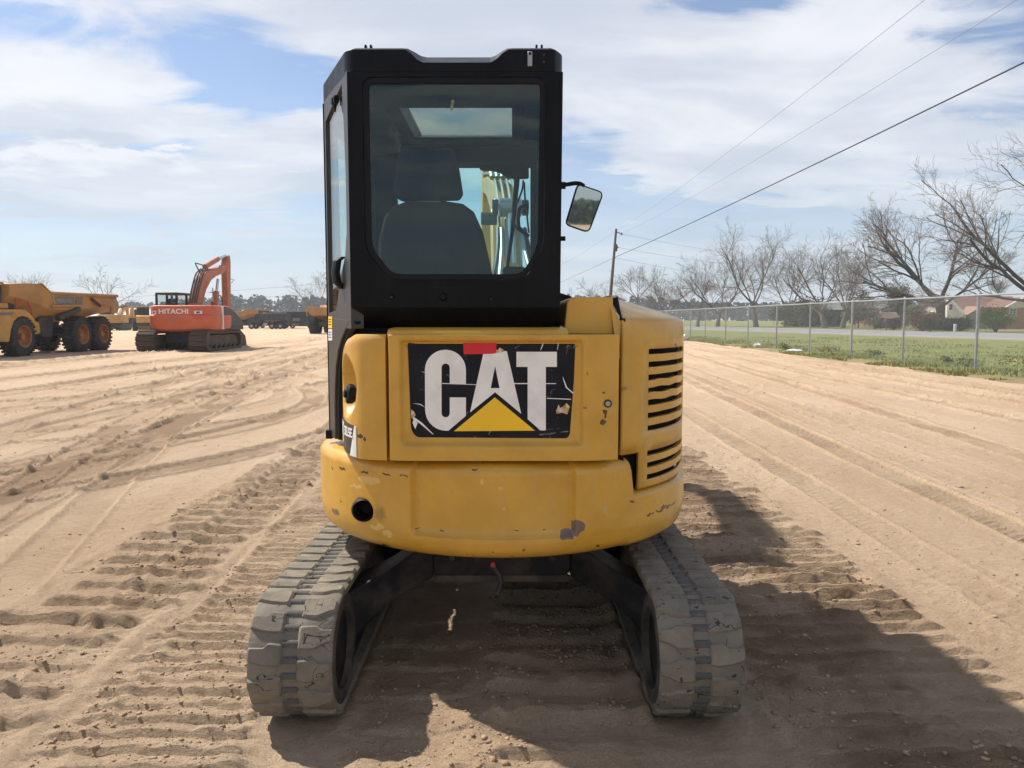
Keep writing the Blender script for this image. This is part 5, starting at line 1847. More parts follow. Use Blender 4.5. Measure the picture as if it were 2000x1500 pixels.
for side, cx in ((-1, -.785), (1, .672)):
    off_x = 0
    belt = MB()
    rings = []
    NS = 140
    for k in range(NS):
        p, t, n = path(CIRC * k / NS)
        ring = []
        for (x, d) in ((-.150, .004), (-.140, .012), (-.040, .016), (-.026, .010), (.026, .010), (.040, .016), (.140, .012), (.150, .004), (.146, -.024), (-.146, -.024)):
            q = p + n * (d - .012)
            ring.append((cx + x, q.y, q.z))
        rings.append(ring)
    rings.append(rings[0])
    m_ = MB()
    n10 = 10
    Vb = [q for r_ in rings[:-1] for q in r_]
    Fb = [(j * n10 + i, j * n10 + (i + 1) % n10, ((j + 1) % NS) * n10 + (i + 1) % n10, ((j + 1) % NS) * n10 + i) for j in range(NS) for i in range(n10)]
    tr = m_.add(Vb, Fb).build('rubber_track', M['rubber'], mini, smooth=40)
    lugs = []
    for (ol, ph0) in ((lug_out, 0.0), (lug_in, .5)):
        if side > 0:
            ol = [(-x, y) for x, y in ol][::-1]
        src = None
        for k in range(NL):
            p, t, n = path((k + ph0 + .13) * P_)
            pm_, tm_, nm_ = path((k + ph0 + .38) * P_)
            Mx = Matrix(((1, 0, 0, cx), (0, tm_.y, nm_.y, 0), (0, tm_.z, nm_.z, 0), (0, 0, 0, 1)))
            org = pm_ - tm_ * (.25 * P_) - nm_ * .004
            Mx.col[3] = (cx, org.y, org.z, 1)
            wob = Matrix.Rotation(rnd.uniform(-.015, .015), 4, 'Z')
            Mw = FRAME @ Mx @ wob
            if src is None:
                mbx = lug_mesh(ol, 'lug')
                src = mbx.build('track_lug', M['rubber'], tr, smooth=30, local=True)
                src.matrix_local = Mw
            else:
                inst(src, 'track_lug', tr, Mw)
    src = None
    for k in range(NL * 2):
        p, t, n = path((k + .5) * P_ / 2)
        Mx = Matrix(((1, 0, 0, cx), (0, t.y, n.y, p.y - n.y * .004), (0, t.z, n.z, p.z - n.z * .004), (0, 0, 0, 1)))
        if src is None:
            b2 = MB()
            rr_ = []
            for x in (-.0275, .0275):
                rr_.append([(x, .013 * math.cos(a) * (1.0), .0105 * math.sin(a)) for a in [2 * math.pi * q / 10 for q in range(10)]])
            src = b2.loft(rr_).build('track_bar', M['rubber_dark'], tr, smooth=50, local=True)
            src.matrix_local = FRAME @ Mx
        else:
            inst(src, 'track_bar', tr, FRAME @ Mx)
    # wheels and frame inside the belt
    for nm, yy in (('idler_wheel', YA), ('drive_sprocket', YB2)):
        MB().lathe([(.05, -.05), (.17, -.05), (.198, -.04), (.198, -.015), (.185, -.012), (.185, .012), (.198, .015), (.198, .04), (.17, .05), (.05, .05)], (cx, yy, RT + .022), 'x', 40).build(nm, M['dusty_steel'], mini, smooth=30)
        MB().cyl((cx - .085, yy, RT + .022), (cx + .085, yy, RT + .022), .055, n=20).build('wheel_hub', M['rust_steel'], mini)
    fr_ = MB()
    fr_.prism(rpoly([(YA + .10, .13), (YB2 - .12, .13), (YB2 - .02, .20), (YB2 - .02, .33), (YB2 - .25, .40), (YA + .35, .40), (YA - .02, .32), (YA - .05, .20)], .03, 3), cx - .105 if side < 0 else cx - .075, cx + .075 if side < 0 else cx + .105, 'x')
    fr_.build('track_frame', M['dusty_steel'], mini, bevel=.008)
    ix = cx - side * .112
    MB().prism(rpoly([(YA - .16, .16), (YA + .10, .06), (YA + .55, .10), (YA + .62, .30), (YA + .30, .40), (YA - .02, .40), (YA - .15, .33)], .05, 4), ix - .008, ix + .008, 'x').build('frame_plate', M['dark_steel'], mini, bevel=.003)
    MB().lathe([(.150, -.012), (.200, -.012), (.205, 0), (.200, .012), (.150, .012)], (cx - side * .135, YA, RT + .022), 'x', 40).build('idler_flange', M['dusty_steel'], mini, smooth=30)
    for q in range(4):
        yy = YA + .42 + q * .30
        MB().lathe([(.02, -.06), (.075, -.06), (.075, -.02), (.06, -.015), (.06, .015), (.075, .02), (.075, .06), (.02, .06)], (cx, yy, .105), 'x', 20).build('track_roller', M['dark_steel'], mini)
# centre frame: slew ring, cross beam and four slanting legs
cf = MB()
cf.prism(rpoly([(-.42, .42), (-.30, .345), (.19, .345), (.31, .42), (.31, .55), (-.42, .55)], .03, 3), 3.30, 4.12, 'y')
cf.build('centre_frame', M['dark_steel'], mini, bevel=.012)
for sx in (-1, 1):
    for (ya, yb_) in ((3.42, 3.12), (4.0, 4.28)):
        x0, x1 = EX.x + sx * .30, EX.x + sx * .66
        lgm = MB().loft([[(x0, ya - .14, .37), (x0, ya + .14, .37), (x0, ya + .14, .54), (x0, ya - .14, .54)], [(EX.x + sx * .48, (ya + yb_) / 2 - .12, .30), (EX.x + sx * .48, (ya + yb_) / 2 + .12, .30), (EX.x + sx * .48, (ya + yb_) / 2 + .12, .44), (EX.x + sx * .48, (ya + yb_) / 2 - .12, .44)],
                        [(x1, yb_ - .13, .15), (x1, yb_ + .13, .15), (x1, yb_ + .13, .38), (x1, yb_ - .13, .38)]])
        lgm.build('frame_leg', M['dark_steel'], mini, bevel=.008)
for k in range(5):
    MB().cyl((EX.x - .22 + k * .11, 3.302, .455), (EX.x - .22 + k * .11, 3.285, .455), .014, n=6).build('frame_bolt', M['dusty_steel'], mini)
MB().bb(EX.x - .30, EX.x + .30, 3.292, 3.302, .345, .375).build('frame_lip', M['dusty_steel'], mini, bevel=.003)
MB().cyl((EX.x, EX.y, .50), (EX.x, EX.y, .60), .34, n=48).build('slew_ring', M['dark_steel'], mini)
MB().bb(-.62, .52, 3.15, 4.55, .575, .635).build('belly_plate', M['dark_steel'], mini, bevel=.01)
hp = spline([tuple(atY(a, b, 3.05)) for a, b in ((962, 1098), (966, 1110), (975, 1124), (978, 1142), (972, 1158))], 5)
MB().tube(hp, .012, 10).build('drain_hose', M['hose'], mini)
p = atY(963, 1101, 3.0)
MB().box(tuple(p), (.022, .03, .022), taper=.6).build('drain_plug', M['lamp_red'], mini, bevel=.004)

# ------------------------------------------------------------------ blade, boom, stick, bucket ahead of the machine
bl = MB()
bl.prism([(5.62, .02), (5.70, .02), (5.66, .16), (5.68, .34), (5.72, .42), (5.66, .42), (5.60, .33), (5.58, .17)], -.95, .83, 'x')
blade = bl.build('dozer_blade', M['yellow'], mini, bevel=.006)
for sx in (-.45, .33):
    MB().loft([[(sx - .05, 4.3, .26), (sx + .05, 4.3, .26), (sx + .05, 4.3, .40), (sx - .05, 4.3, .40)], [(sx - .05, 5.60, .14), (sx + .05, 5.60, .14), (sx + .05, 5.60, .28), (sx - .05, 5.60, .28)]]).build('blade_arm', M['dark_steel'], mini)


def bp(s_, z, l=0.0):
    """boom plane: s metres ahead of the swing post, l to its right"""
    yw = R(5.5)
    if z > 2.3:
        z = 2.3 + (z - 2.3) * .62
    return Vector((.035 - math.sin(yw) * s_ + math.cos(yw) * l, 4.95 + math.cos(yw) * s_ + math.sin(yw) * l, z))


MB().loft([[bp(-.15, .62, -.16), bp(-.15, .62, .16), bp(.20, .62, .12), bp(.20, .62, -.12)], [bp(-.15, 1.05, -.16), bp(-.15, 1.05, .16), bp(.20, 1.05, .12), bp(.20, 1.05, -.12)]]).build('swing_post', M['yellow'], mini, bevel=.02)


def arm(name, prof, hw, mat):
    """side outline (s, z) given half width: a box-section weldment"""
    mb_ = MB()
    n = len(prof)
    V_ = [bp(s_, z, -hw) for s_, z in prof] + [bp(s_, z, hw) for s_, z in prof]
    mb_.add(V_, [tuple(range(n))[::-1], tuple(range(n, 2 * n))] + [(i, (i + 1) % n, (i + 1) % n + n, i + n) for i in range(n)])
    return mb_.build(name, mat, mini, bevel=.012)


boom = arm('boom', [(.02, .86), (.10, .74), (.24, .86), (.72, 1.70), (1.25, 2.30), (2.05, 2.78), (2.60, 2.96), (2.63, 3.10), (2.52, 3.16), (1.95, 3.02), (1.05, 2.66), (.52, 2.10), (.10, 1.10)], .072, M['yellow'])
stick = arm('stick', [(2.42, 3.30), (2.58, 3.33), (2.74, 3.08), (3.02, 2.10), (3.04, 1.75), (2.96, 1.72), (2.78, 2.1), (2.50, 2.92)], .075, M['yellow'])
MB().loft([[bp(.52, 1.58, -.11), bp(.52, 1.58, .11), bp(.66, 1.52, .11), bp(.66, 1.52, -.11)], [bp(1.0, 2.36, -.10), bp(1.0, 2.36, .10), bp(1.14, 2.30, .10), bp(1.14, 2.30, -.10)]]).build('boom_cylinder_bracket', M['yellow'], boom, bevel=.01)
# boom lift cylinder on the near face
MB().cyl(bp(.16, 1.15), bp(.36, 1.86), .052, n=18).build('lift_cylinder', M['yellow'], mini)
MB().cyl(bp(.36, 1.86), bp(.47, 2.22), .030, n=16).build('lift_rod', M['chrome'], mini)
ey = bp(.49, 2.27)
MB().cyl(bp(.49, 2.27, -.075), bp(.49, 2.27, .075), .065, n=20).build('rod_eye', M['steel_pale'], mini)
MB().cyl(bp(.49, 2.27, -.125), bp(.49, 2.27, -.085), .055, n=16).build('pin_boss', M['dark_steel'], mini)
MB().cyl(bp(.49, 2.27, .085), bp(.49, 2.27, .125), .055, n=16).build('pin_boss', M['dark_steel'], mini)
# stick cylinder over the boom
MB().cyl(bp(1.35, 2.95), bp(2.05, 3.20), .048, n=16).build('stick_cylinder', M['yellow'], mini)
MB().cyl(bp(2.05, 3.20), bp(2.48, 3.31), .028, n=14).build('stick_rod', M['chrome'], mini)
MB().cyl(bp(2.75, 2.95), bp(3.05, 2.30), .042, n=14).build('bucket_cylinder', M['yellow'], mini)
# steel lines and hoses up the boom
for l_, r_ in ((-.070, .011), (-.028, .011), (.018, .011), (.062, .011)):
    pts = [bp(.02, 1.15, l_), bp(.28, 1.62, l_), bp(.46, 2.10, l_), bp(.98, 2.69, l_), bp(1.95, 3.06, l_), bp(2.45, 3.19, l_)]
    MB().tube(spline([tuple(q) for q in pts], 4), r_, 6).build('hydraulic_line', M['steel_pale'], boom)
for l_ in (-.09, -.05, -.01, .03, .07):
    for s_, z_ in ((.62, 2.30), (1.02, 2.73), (1.10, 2.80)):
        MB().cyl(bp(s_, z_, l_), bp(s_ + .07, z_ + .07, l_), .019, n=8).build('line_fitting', M['steel_pale'], boom)
for l_, d_ in ((-.15, .05), (-.11, 0), (.12, 0), (.16, .05)):
    pts = [bp(-.02, .95, l_), bp(.02, 1.35, l_ * 1.2), bp(.10 + d_, 1.70, l_), bp(.30, 1.95, l_ * .7), bp(.45, 2.12, l_ * .6)]
    MB().tube(spline([tuple(q) for q in pts], 4), .016, 8).build('boom_hose', M['hose'] if d_ else M['steel_pale'], mini)
MB().cyl(bp(.55, 2.20, -.20), bp(.55, 2.20, -.09), .045, n=16).build('boom_lamp', M['dark_steel'], boom)
bu = MB()
prof = [(2.92, 1.70), (3.10, 1.78), (3.12, 1.50), (3.00, 1.22), (2.74, 1.08), (2.45, 1.18), (2.40, 1.24), (2.70, 1.20), (2.90, 1.34), (2.96, 1.52)]
n = len(prof)
bu.add([bp(s_, z, -.28) for s_, z in prof] + [bp(s_, z, .28) for s_, z in prof], [tuple(range(n))[::-1], tuple(range(n, 2 * n))] + [(i, (i + 1) % n, (i + 1) % n + n, i + n) for i in range(n)])
bu.build('bucket', M['dusty_steel'], mini, bevel=.01)
# ------------------------------------------------------------------ articulated hauler parked on the left, nose toward the camera
HX = -19.2
hauler = thing('articulated_hauler', 'ochre six-wheel articulated dump truck at the far left of the yard', 'dump truck', (-20.7, 33.0, -.03), group='articulated dump trucks in the yard')


def hs(px, py):
    p = atX(px, py, HX)
    return p.y, p.z


HC = -20.70
bed_st = []
for px, yt, yb, hwt, hwm, hwb in ((20, 554, 596, 1.50, 1.45, 1.0), (50, 553, 612, 1.50, 1.45, .9), (79, 554, 630, 1.50, 1.45, .8), (99, 572.5, 631, 1.52, 1.45, .8), (120, 574, 630.5, 1.52, 1.45, .8), (165, 576, 626, 1.52, 1.45, .85), (205, 577.5, 614, 1.52, 1.45, 1.0), (229, 578, 609, 1.50, 1.42, 1.1)):
    Y, zt = hs(px, yt)
    _, zb = hs(px, yb)
    zm = zb + (zt - zb) * .45
    bed_st.append([(HC + hwt, Y, zt), (HC + hwm, Y, zm), (HC + hwb, Y, zb), (HC - hwb, Y, zb), (HC - hwm, Y, zm), (HC - hwt, Y, zt)])
bed = MB().loft(bed_st).build('dump_body', M['hauler_bed'], hauler, smooth=0, bevel=.03)
# rails, ribs and headboard spill guard
y0, z0 = hs(99, 572.5)
y1, z1 = hs(228, 578)
MB().tube([(HX + .02, y0, z0), (HX + .02, y1, z1)], .07, 8).build('body_rail', M['hauler_bed'], bed)
MB().tube([(HX - .0, hs(100, 598)[0], hs(100, 598)[1]), (HX - .0, hs(160, 597)[0], hs(160, 597)[1])], .06, 8).build('body_rail', M['hauler_bed'], bed)
ya, za = hs(78, 553)
yb, zb = hs(99, 574)
MB().loft([[(HX + .05, ya, za), (HX + .05, ya + .12, za), (HX - .1, ya + .12, za), (HX - .1, ya, za)], [(HX + .05, yb, zb), (HX + .05, yb + .12, zb), (HX - .1, yb + .12, zb), (HX - .1, yb, zb)], [(HX + .02, hs(105, 597)[0], hs(105, 597)[1]), (HX + .02, hs(107, 597)[0] + .1, hs(107, 597)[1]), (HX - .1, hs(107, 597)[0], hs(107, 597)[1]), (HX - .1, hs(105, 597)[0], hs(105, 597)[1])]]).build('body_rib', M['hauler_bed'], bed, bevel=.02)
for px in (171, 175):
    q0, q1 = hs(px, 579), hs(px, 622)
    MB().loft([[(HX + .03, q0[0], q0[1]), (HX + .03, q0[0] + .12, q0[1]), (HX - .08, q0[0] + .12, q0[1]), (HX - .08, q0[0], q0[1])], [(HX - .45, q1[0], q1[1]), (HX - .45, q1[0] + .12, q1[1]), (HX - .6, q1[0] + .12, q1[1]), (HX - .6, q1[0], q1[1])]]).build('body_rib', M['hauler_bed'], bed)
# tail lip with the curved side gusset
MB().prism(rpoly([hs(180, 582), hs(226, 584), hs(231, 596), hs(228, 612), hs(215, 612), hs(216, 598), hs(190, 596)], .08, 3), HX - .03, HX + .05, 'x').build('tail_gusset', M['hauler_bed'], bed, bevel=.02)
MB().tube([(HX + .06, *hs(176, 583)), (HX + .06, *hs(190, 594)), (HX + .06, *hs(193, 598))], .06, 8).build('tailgate_arm', M['rust_steel'], bed)
# stickers
for a, b_, tx in ((104, 145, 'VOLVO'), (148, 161, None)):
    q = [hs(a, 579), hs(b_, 580), hs(b_ - 2, 594), hs(a, 594)]
    pl = MB().prism(q, HX + .012, HX + .022, 'x').build('side_sticker', M['panel_grey'], bed, smooth=0)
    if tx:
        o_ = Vector((HX + .024, *hs(109, 590)))
        wdt = hs(140, 590)[0] - hs(109, 590)[0]
        text_obj('brand_lettering', tx, (hs(109, 583)[1] - hs(109, 590)[1]), M['grey_letter'], basis(o_, (0, 1, 0), (0, 0, 1)), pl, width=wdt, bold=.01)


def big_wheel(root, x, y, z, r, wdt, sgn):
    """tyre with cleats and a dished rim"""
    w_ = MB()
    k = [(.55, -.5), (.80, -.5), (.92, -.46), (.985, -.36), (1, -.2), (1, .2), (.985, .36), (.92, .46), (.80, .5), (.55, .5)]
    w_.lathe([(r * a * .965, wdt * b_) for a, b_ in k], (x, y, z), 'x', 36)
    for q in range(26):
        a = 2 * math.pi * q / 26
        for s_ in (-1, 1):
            aa = a + (math.pi / 26 if s_ > 0 else 0)
            c_ = (x + s_ * wdt * .26, y + math.sin(aa) * r * .965, z + math.cos(aa) * r * .965)
            w_.box(c_, (wdt * .46, r * .10, r * .075), rx=-aa)
    ty = w_.build('tyre', M['tyre'], None, smooth=30)
    ty.parent = root
    f = x + sgn * wdt * .5
    rim = MB()
    rim.lathe([(r * .50, 0), (r * .54, sgn * .02), (r * .54, -sgn * .10), (r * .44, -sgn * .22), (r * .16, -sgn * .22), (r * .16, -sgn * .06), (0.02, -sgn * .06), (.02, -sgn * .3), (r * .5, -sgn * .3)], (f, y, z), 'x', 30)
    rim.build('wheel_rim', M['rim'], ty, smooth=35)


WH = []
for px in (48, 163, 203):
    Y = hs(px, 656)[0]
    WH.append(Y)
    for sgn in (1, -1):
        wheel = MB()
        big_wheel(hauler, HC + sgn * 1.20, Y, .79, .81, .60, sgn)
# chassis, hitch, mud flap, hoist
MB().bb(HC - .5, HC + .5, 28.0, 36.9, .75, 1.15).build('chassis_frame', M['far_dark'], hauler, bevel=.05)
q = hs(85, 640)
MB().prism([hs(74, 632), hs(96, 627), hs(96, 652), hs(72, 655)], HX - 1.0, HX - .35, 'x').build('centre_hitch', M['far_yellow'], hauler, bevel=.04)
MB().prism([hs(91, 624), hs(113, 601), hs(120, 624), hs(118, 660), hs(98, 658)], HX - .42, HX - .34, 'x').build('mud_flap', M['far_dark'], hauler, bevel=.02)
MB().tube([(HX - .16, *hs(120, 622)), (HX - .05, *hs(155, 603))], .13, 10).build('hoist_cylinder', M['far_dark'], hauler)
MB().tube([(HX - .05, *hs(155, 603)), (HX - .02, *hs(163, 599))], .07, 10).build('hoist_rod', M['steel_pale'], hauler)
# front half: bonnet, fender, cab
MB().loft([[(HX - .35, 26.4, 1.1), (HX - 2.6, 26.4, 1.1), (HX - 2.6, 26.4, 2.0), (HX - .35, 26.4, 2.0)], [(HX - .30, 28.9, 1.0), (HX - 2.7, 28.9, 1.0), (HX - 2.7, 28.9, 2.45), (HX - .30, 28.9, 2.45)]]).build('bonnet', M['far_yellow'], hauler, bevel=.08)
arch = [hs(-45, 668), hs(-45, 604), hs(0, 604)] + [hs(45, 604.5), hs(50, 605.5), hs(58, 613), hs(66, 622), hs(72, 636)] + [hs(69, 638), hs(62, 628), hs(54, 620), hs(44, 617.5), hs(34, 620), hs(26, 628), hs(21, 642), hs(17, 668)]
fd = MB().prism(arch, HX - .75, HX + .03, 'x').build('front_fender', M['far_yellow'], hauler, bevel=.03)
MB().prism([hs(-20, 610), hs(26, 610), hs(22, 615), hs(-20, 617)], HX + .032, HX + .04, 'x').build('side_sticker', M['panel_grey'], fd, smooth=0)
MB().prism([hs(-30, 592), hs(28, 592), hs(30, 603), hs(-30, 603)], HX - 2.2, HX - .25, 'x').build('cab_base', M['far_yellow'], hauler, bevel=.03)
cabh = MB().prism(rpoly([hs(-30, 592), hs(21, 592), hs(22, 557), hs(-30, 555)], .08, 3), HX - 2.0, HX - .35, 'x').build('driver_cab', M['charcoal'], hauler, bevel=.05)
MB().prism([hs(3, 588), hs(17, 588), hs(17.5, 560), hs(3, 559)], HX - .36, HX - .33, 'x').build('cab_window', M['far_glass'], cabh, smooth=0)
MB().prism([hs(-25, 588), hs(0, 588), hs(0, 559), hs(-25, 558)], HX - .36, HX - .33, 'x').build('cab_window', M['far_glass'], cabh, smooth=0)
MB().prism(rpoly([hs(-30, 557), hs(23, 557), hs(21, 550), hs(-30, 549)], .06, 3), HX - 2.05, HX - .28, 'x').build('cab_roof', M['far_yellow'], hauler, bevel=.05)
p_ = Vector((HX - .5, *hs(16.5, 550)))
bc = MB().cyl(p_, p_ + Vector((0, 0, .18)), .03, n=8).build('beacon_post', M['red_rail'], hauler)
MB().lathe([(.001, .16), (.11, .16), (.11, .34), (.08, .40), (.001, .40)], p_, 'z', 14).build('beacon_lamp', M['beacon'], bc)
# red hand rails beside the cab
MB().tube([(HX - .1, *hs(36, 604)), (HX - .1, *hs(36, 576)), (HX - .1, *hs(43, 575)), (HX - .1, *hs(55, 584)), (HX - .1, *hs(64, 600)), (HX - .1, *hs(70, 632))], .028, 6).build('hand_rail', M['red_rail'], hauler)
MB().tube([(HX - .1, *hs(36, 588)), (HX - .1, *hs(48, 587))], .022, 6).build('hand_rail', M['red_rail'], hauler)
MB().prism([hs(30, 604), hs(44, 604), hs(44, 588), hs(33, 586)], HX - .9, HX - .3, 'x').build('battery_box', M['far_dark'], hauler, bevel=.03)

# far haulers: same kind, smaller in view
dup(hauler, (-18.6, 80.0, -.03), math.pi, 'ochre articulated dump truck far off, half hidden by the black cab').name = 'articulated_hauler'
h3 = dup(hauler, (-43.5, 122.0, -.03), R(100), 'ochre articulated dump truck far behind the orange excavator')
h3.name = 'articulated_hauler'

# ------------------------------------------------------------------ big orange excavator
OX, OC = -15.3, Vector((-15.3, 36.9, 0))
org = thing('crawler_excavator', 'large faded orange crawler excavator with raised boom seen from behind', 'excavator', (OC.x, OC.y, -.03))


def os_(px, py, X=-15.2):
    p = atX(px, py, X)
    return p.y, p.z


# crawler tracks built of shoes
def crawler(root, cx, y0, y1, r, wdt, mat, n=44, nm='crawler_track'):
    L = y1 - y0 - 2 * r
    C = 2 * L + 2 * math.pi * r
    body = MB()
    pts = []
    for k in range(48):
        s_ = C * k / 48
        if s_ < L: p = (y0 + r + s_, 0)
        elif s_ < L + math.pi * r:
            a = (s_ - L) / r
            p = (y1 - r + r * math.sin(a), r - r * math.cos(a))
        elif s_ < 2 * L + math.pi * r: p = (y1 - r - (s_ - L - math.pi * r), 2 * r)
        else:
            a = (s_ - 2 * L - math.pi * r) / r
            p = (y0 + r - r * math.sin(a), r + r * math.cos(a))
        pts.append(p)
    o1 = [(y, z + .03) for y, z in pts]
    cy, cz = (y0 + y1) / 2, r
    inner = [(y0 + r + (y - y0 - r) * 1.0 if False else cy + (y - cy) * .93, cz + .03 + (z - cz) * .80) for y, z in pts]
    V_, F_ = [], []
    nn = len(pts)
    for x in (cx - wdt / 2, cx + wdt / 2):
        V_ += [(x, y, z) for y, z in o1] + [(x, y, z) for y, z in inner]
    for i in range(nn):
        k = (i + 1) % nn
        F_ += [(i, k, nn + k, nn + i), (2 * nn + i, 2 * nn + k, k, i), (3 * nn + i, 3 * nn + k, 2 * nn + k, 2 * nn + i), (nn + i, nn + k, 3 * nn + k, 3 * nn + i)]
    tr_ = body.add(V_, F_).build(nm, mat, root, smooth=0)
    src = None
    for k in range(n):
        s_ = C * (k + .5) / n
        if s_ < L: p, t = (y0 + r + s_, 0), (1, 0)
        elif s_ < L + math.pi * r:
            a = (s_ - L) / r
            p, t = (y1 - r + r * math.sin(a), r - r * math.cos(a)), (math.cos(a), math.sin(a))
        elif s_ < 2 * L + math.pi * r: p, t = (y1 - r - (s_ - L - math.pi * r), 2 * r), (-1, 0)
        else:
            a = (s_ - 2 * L - math.pi * r) / r
            p, t = (y0 + r - r * math.sin(a), r + r * math.cos(a)), (-math.cos(a), -math.sin(a))
        n_o = (t[1], -t[0])
        Mx = Matrix(((1, 0, 0, cx), (0, t[0], n_o[0], p[0]), (0, t[1], n_o[1], p[1] + .03), (0, 0, 0, 1)))
        if src is None:
            sh_ = MB()
            sh_.box((0, 0, .012), (wdt, C / n * .86, .05))
            sh_.box((0, -C / n * .2, .055), (wdt, .035, .05))
            sh_.box((0, C / n * .2, .055), (wdt, .035, .05))
            src = sh_.build('track_shoe', mat, tr_, smooth=0, local=True)
            src.matrix_local = FRAME @ Mx
        else:
            inst(src, 'track_shoe', tr_, FRAME @ Mx)
    return tr_


crawler(org, -16.55, 34.62, 39.2, .43, .80, M['track_brown'])
crawler(org, -14.15, 34.62, 39.2, .43, .80, M['track_brown'])
for cx in (-16.55, -14.15):
    MB().prism(rpoly([(34.95, .22), (38.9, .22), (38.9, .62), (38.4, .74), (35.3, .74), (34.95, .6)], .08, 3), cx - .26, cx + .26, 'x').build('track_frame', M['track_brown'], org, bevel=.03)
    for q in range(6):
        MB().cyl((cx - .3, 35.4 + q * .6, .20), (cx + .3, 35.4 + q * .6, .20), .13, n=12).build('track_roller', M['far_dark'], org)
MB().bb(-16.2, -14.5, 35.9, 38.0, .35, .88).build('lower_frame', M['far_dark'], org, bevel=.05)
MB().cyl((-15.3, 36.9, .85), (-15.3, 36.9, .98), .75, n=30).build('slew_ring', M['far_dark'], org)
# counterweight: rounded rear, slightly overhanging belly
zb0, zt0 = .90, 2.10
rings = []
for z, d in ((zb0, .22), (zb0 + .10, .06), (zb0 + .3, .0), (1.62, -.02), (1.68, .03), (1.95, .03), (zt0 - .03, .06), (zt0, .12)):
    pts = rpoly([(-16.62 + d, 37.2), (-16.62 + d, 35.05 + d), (-13.55 - d, 35.05 + d), (-13.55 - d, 37.2)], [0, .5, .5, 0], 6)
    bow = [(x, y - .10 * (1 - ((x + 15.08) / 1.55) ** 2) if y < 36 else y, z) for x, y in pts]
    rings.append(bow)
cwo = MB().loft(rings).build('counterweight', M['orange'], org, smooth=40, bevel=.02)
Yt = 34.93
pA = atY(310, 613, Yt - .02)
pB = atY(367, 603, Yt - .02)
text_obj('brand_lettering', 'HITACHI', pB.z - pA.z, M['far_white'], basis((pA.x, 34.925, pA.z), (1, 0, 0), (0, 0, 1)), cwo, width=pB.x - pA.x, bold=.02)
q0, q1 = atY(295.5, 614, Yt), atY(303, 607, Yt)
MB().ringslab([(q0.x, q0.z), (q1.x, q0.z), (q1.x, q1.z), (q0.x, q1.z)], [(q0.x + .035, q0.z + .035), (q1.x - .035, q0.z + .035), (q1.x - .035, q1.z - .035), (q0.x + .035, q1.z - .035)], lambda a, b, d: Vector((a, 34.985 + d, b)), .05).build('logo_mark', M['far_white'], cwo, smooth=0)
q0, q1 = atY(379, 613, Yt), atY(394, 607, Yt)
lb = MB().bb(q0.x, q1.x, 34.95, 34.99, q0.z, q1.z).build('rear_label', M['far_white'], cwo, smooth=0)
MB().bb(q0.x + .10, q1.x - .10, 34.94, 34.96, q0.z + .03, q1.z - .03).build('label_print', M['charcoal'], lb, smooth=0)
# deck, engine side cover on the right, belly
MB().bb(-16.6, -13.6, 36.6, 39.0, .95, 1.25).build('deck_frame', M['far_dark'], org, bevel=.03)
rings = []
for X, k in ((-13.56, .94), (-13.70, 1.0), (-14.35, 1.0)):
    P = [(36.10, 1.10), (36.15, 2.02), (36.6, 2.10), (37.3, 2.02), (38.0, 1.80), (38.8, 1.45), (39.1, 1.15)]
    cy, cz = 37.4, 1.5
    rings.append([(X, cy + (y - cy) * k, cz + (z - cz) * k) for y, z in P])
MB().loft(rings).build('engine_side_cover', M['charcoal'], org, smooth=35, bevel=.06, label='dark grey engine cover on the right side')
MB().bb(-13.66, -13.50, 36.02, 36.12, 1.0, 2.06).build('cover_trim', M['far_white'], org, bevel=.01)
MB().bb(-16.6, -14.4, 36.9, 37.4, 1.25, 2.02).build('engine_cover', M['orange'], org, bevel=.05)
# cab
cl, cr, yr_, yf_ = -16.66, -15.72, 36.2, 38.0
zc0, zc1 = 1.3, atY(330, 571, 36.2).z
fr_ = MB()
for x in (cl, cr):
    for y in (yr_, 37.3, yf_):
        fr_.tube([(x, y, zc0), (x, y + (.0 if y < 37.9 else -.18), zc1 - .05)], .06, 6)
cabo = fr_.build('cab_pillars', M['far_dark'], org)
MB().prism(rpoly([(cl - .06, yr_ - .06), (cr + .06, yr_ - .06), (cr + .06, yf_), (cl - .06, yf_)], .15, 4), zc1 - .10, zc1, 'z').build('cab_roof', M['far_dark'], cabo, bevel=.03)
MB().bb(cl + .05, cr - .05, yr_ - .005, yr_ + .005, zc0, zc1 - .1).build('cab_window', M['far_glass_pale'], cabo, smooth=0)
MB().bb(cr - .01, cr + .005, yr_ + .06, yf_ - .2, zc0 + .1, zc1 - .1).build('cab_window', M['far_glass_pale'], cabo, smooth=0)
MB().bb(cl + .25, cr - .25, 36.8, 36.95, 1.4, 2.45).build('cab_seat', M['far_dark'], cabo, bevel=.06)
# boom and stick from their side outline
bx0 = -15.2
bo_ = [(375, 600), (380, 574), (386, 548), (390, 537), (396, 530), (404, 526), (420, 523), (432, 520), (434, 526), (428, 534), (415, 539), (404, 547), (394, 566), (385, 600)]
MB().prism([os_(*q) for q in bo_], bx0 - .24, bx0 + .24, 'x').build('boom', M['orange_boom'], org, bevel=.04)
so_ = [(439, 501), (443, 498), (445, 510), (445, 545), (446, 612), (440, 612), (438, 545), (437, 516)]
MB().prism([os_(*q) for q in so_], bx0 - .16, bx0 + .16, 'x').build('stick', M['orange_boom'], org, bevel=.03)
a0, a1, a2 = Vector((bx0, *os_(400, 521))), Vector((bx0, *os_(425, 506))), Vector((bx0, *os_(440, 500)))
MB().cyl(a0, a1, .13, n=14).build('stick_cylinder', M['orange_boom'], org)
MB().cyl(a1, a2, .08, n=12).build('stick_rod', M['chrome'], org)
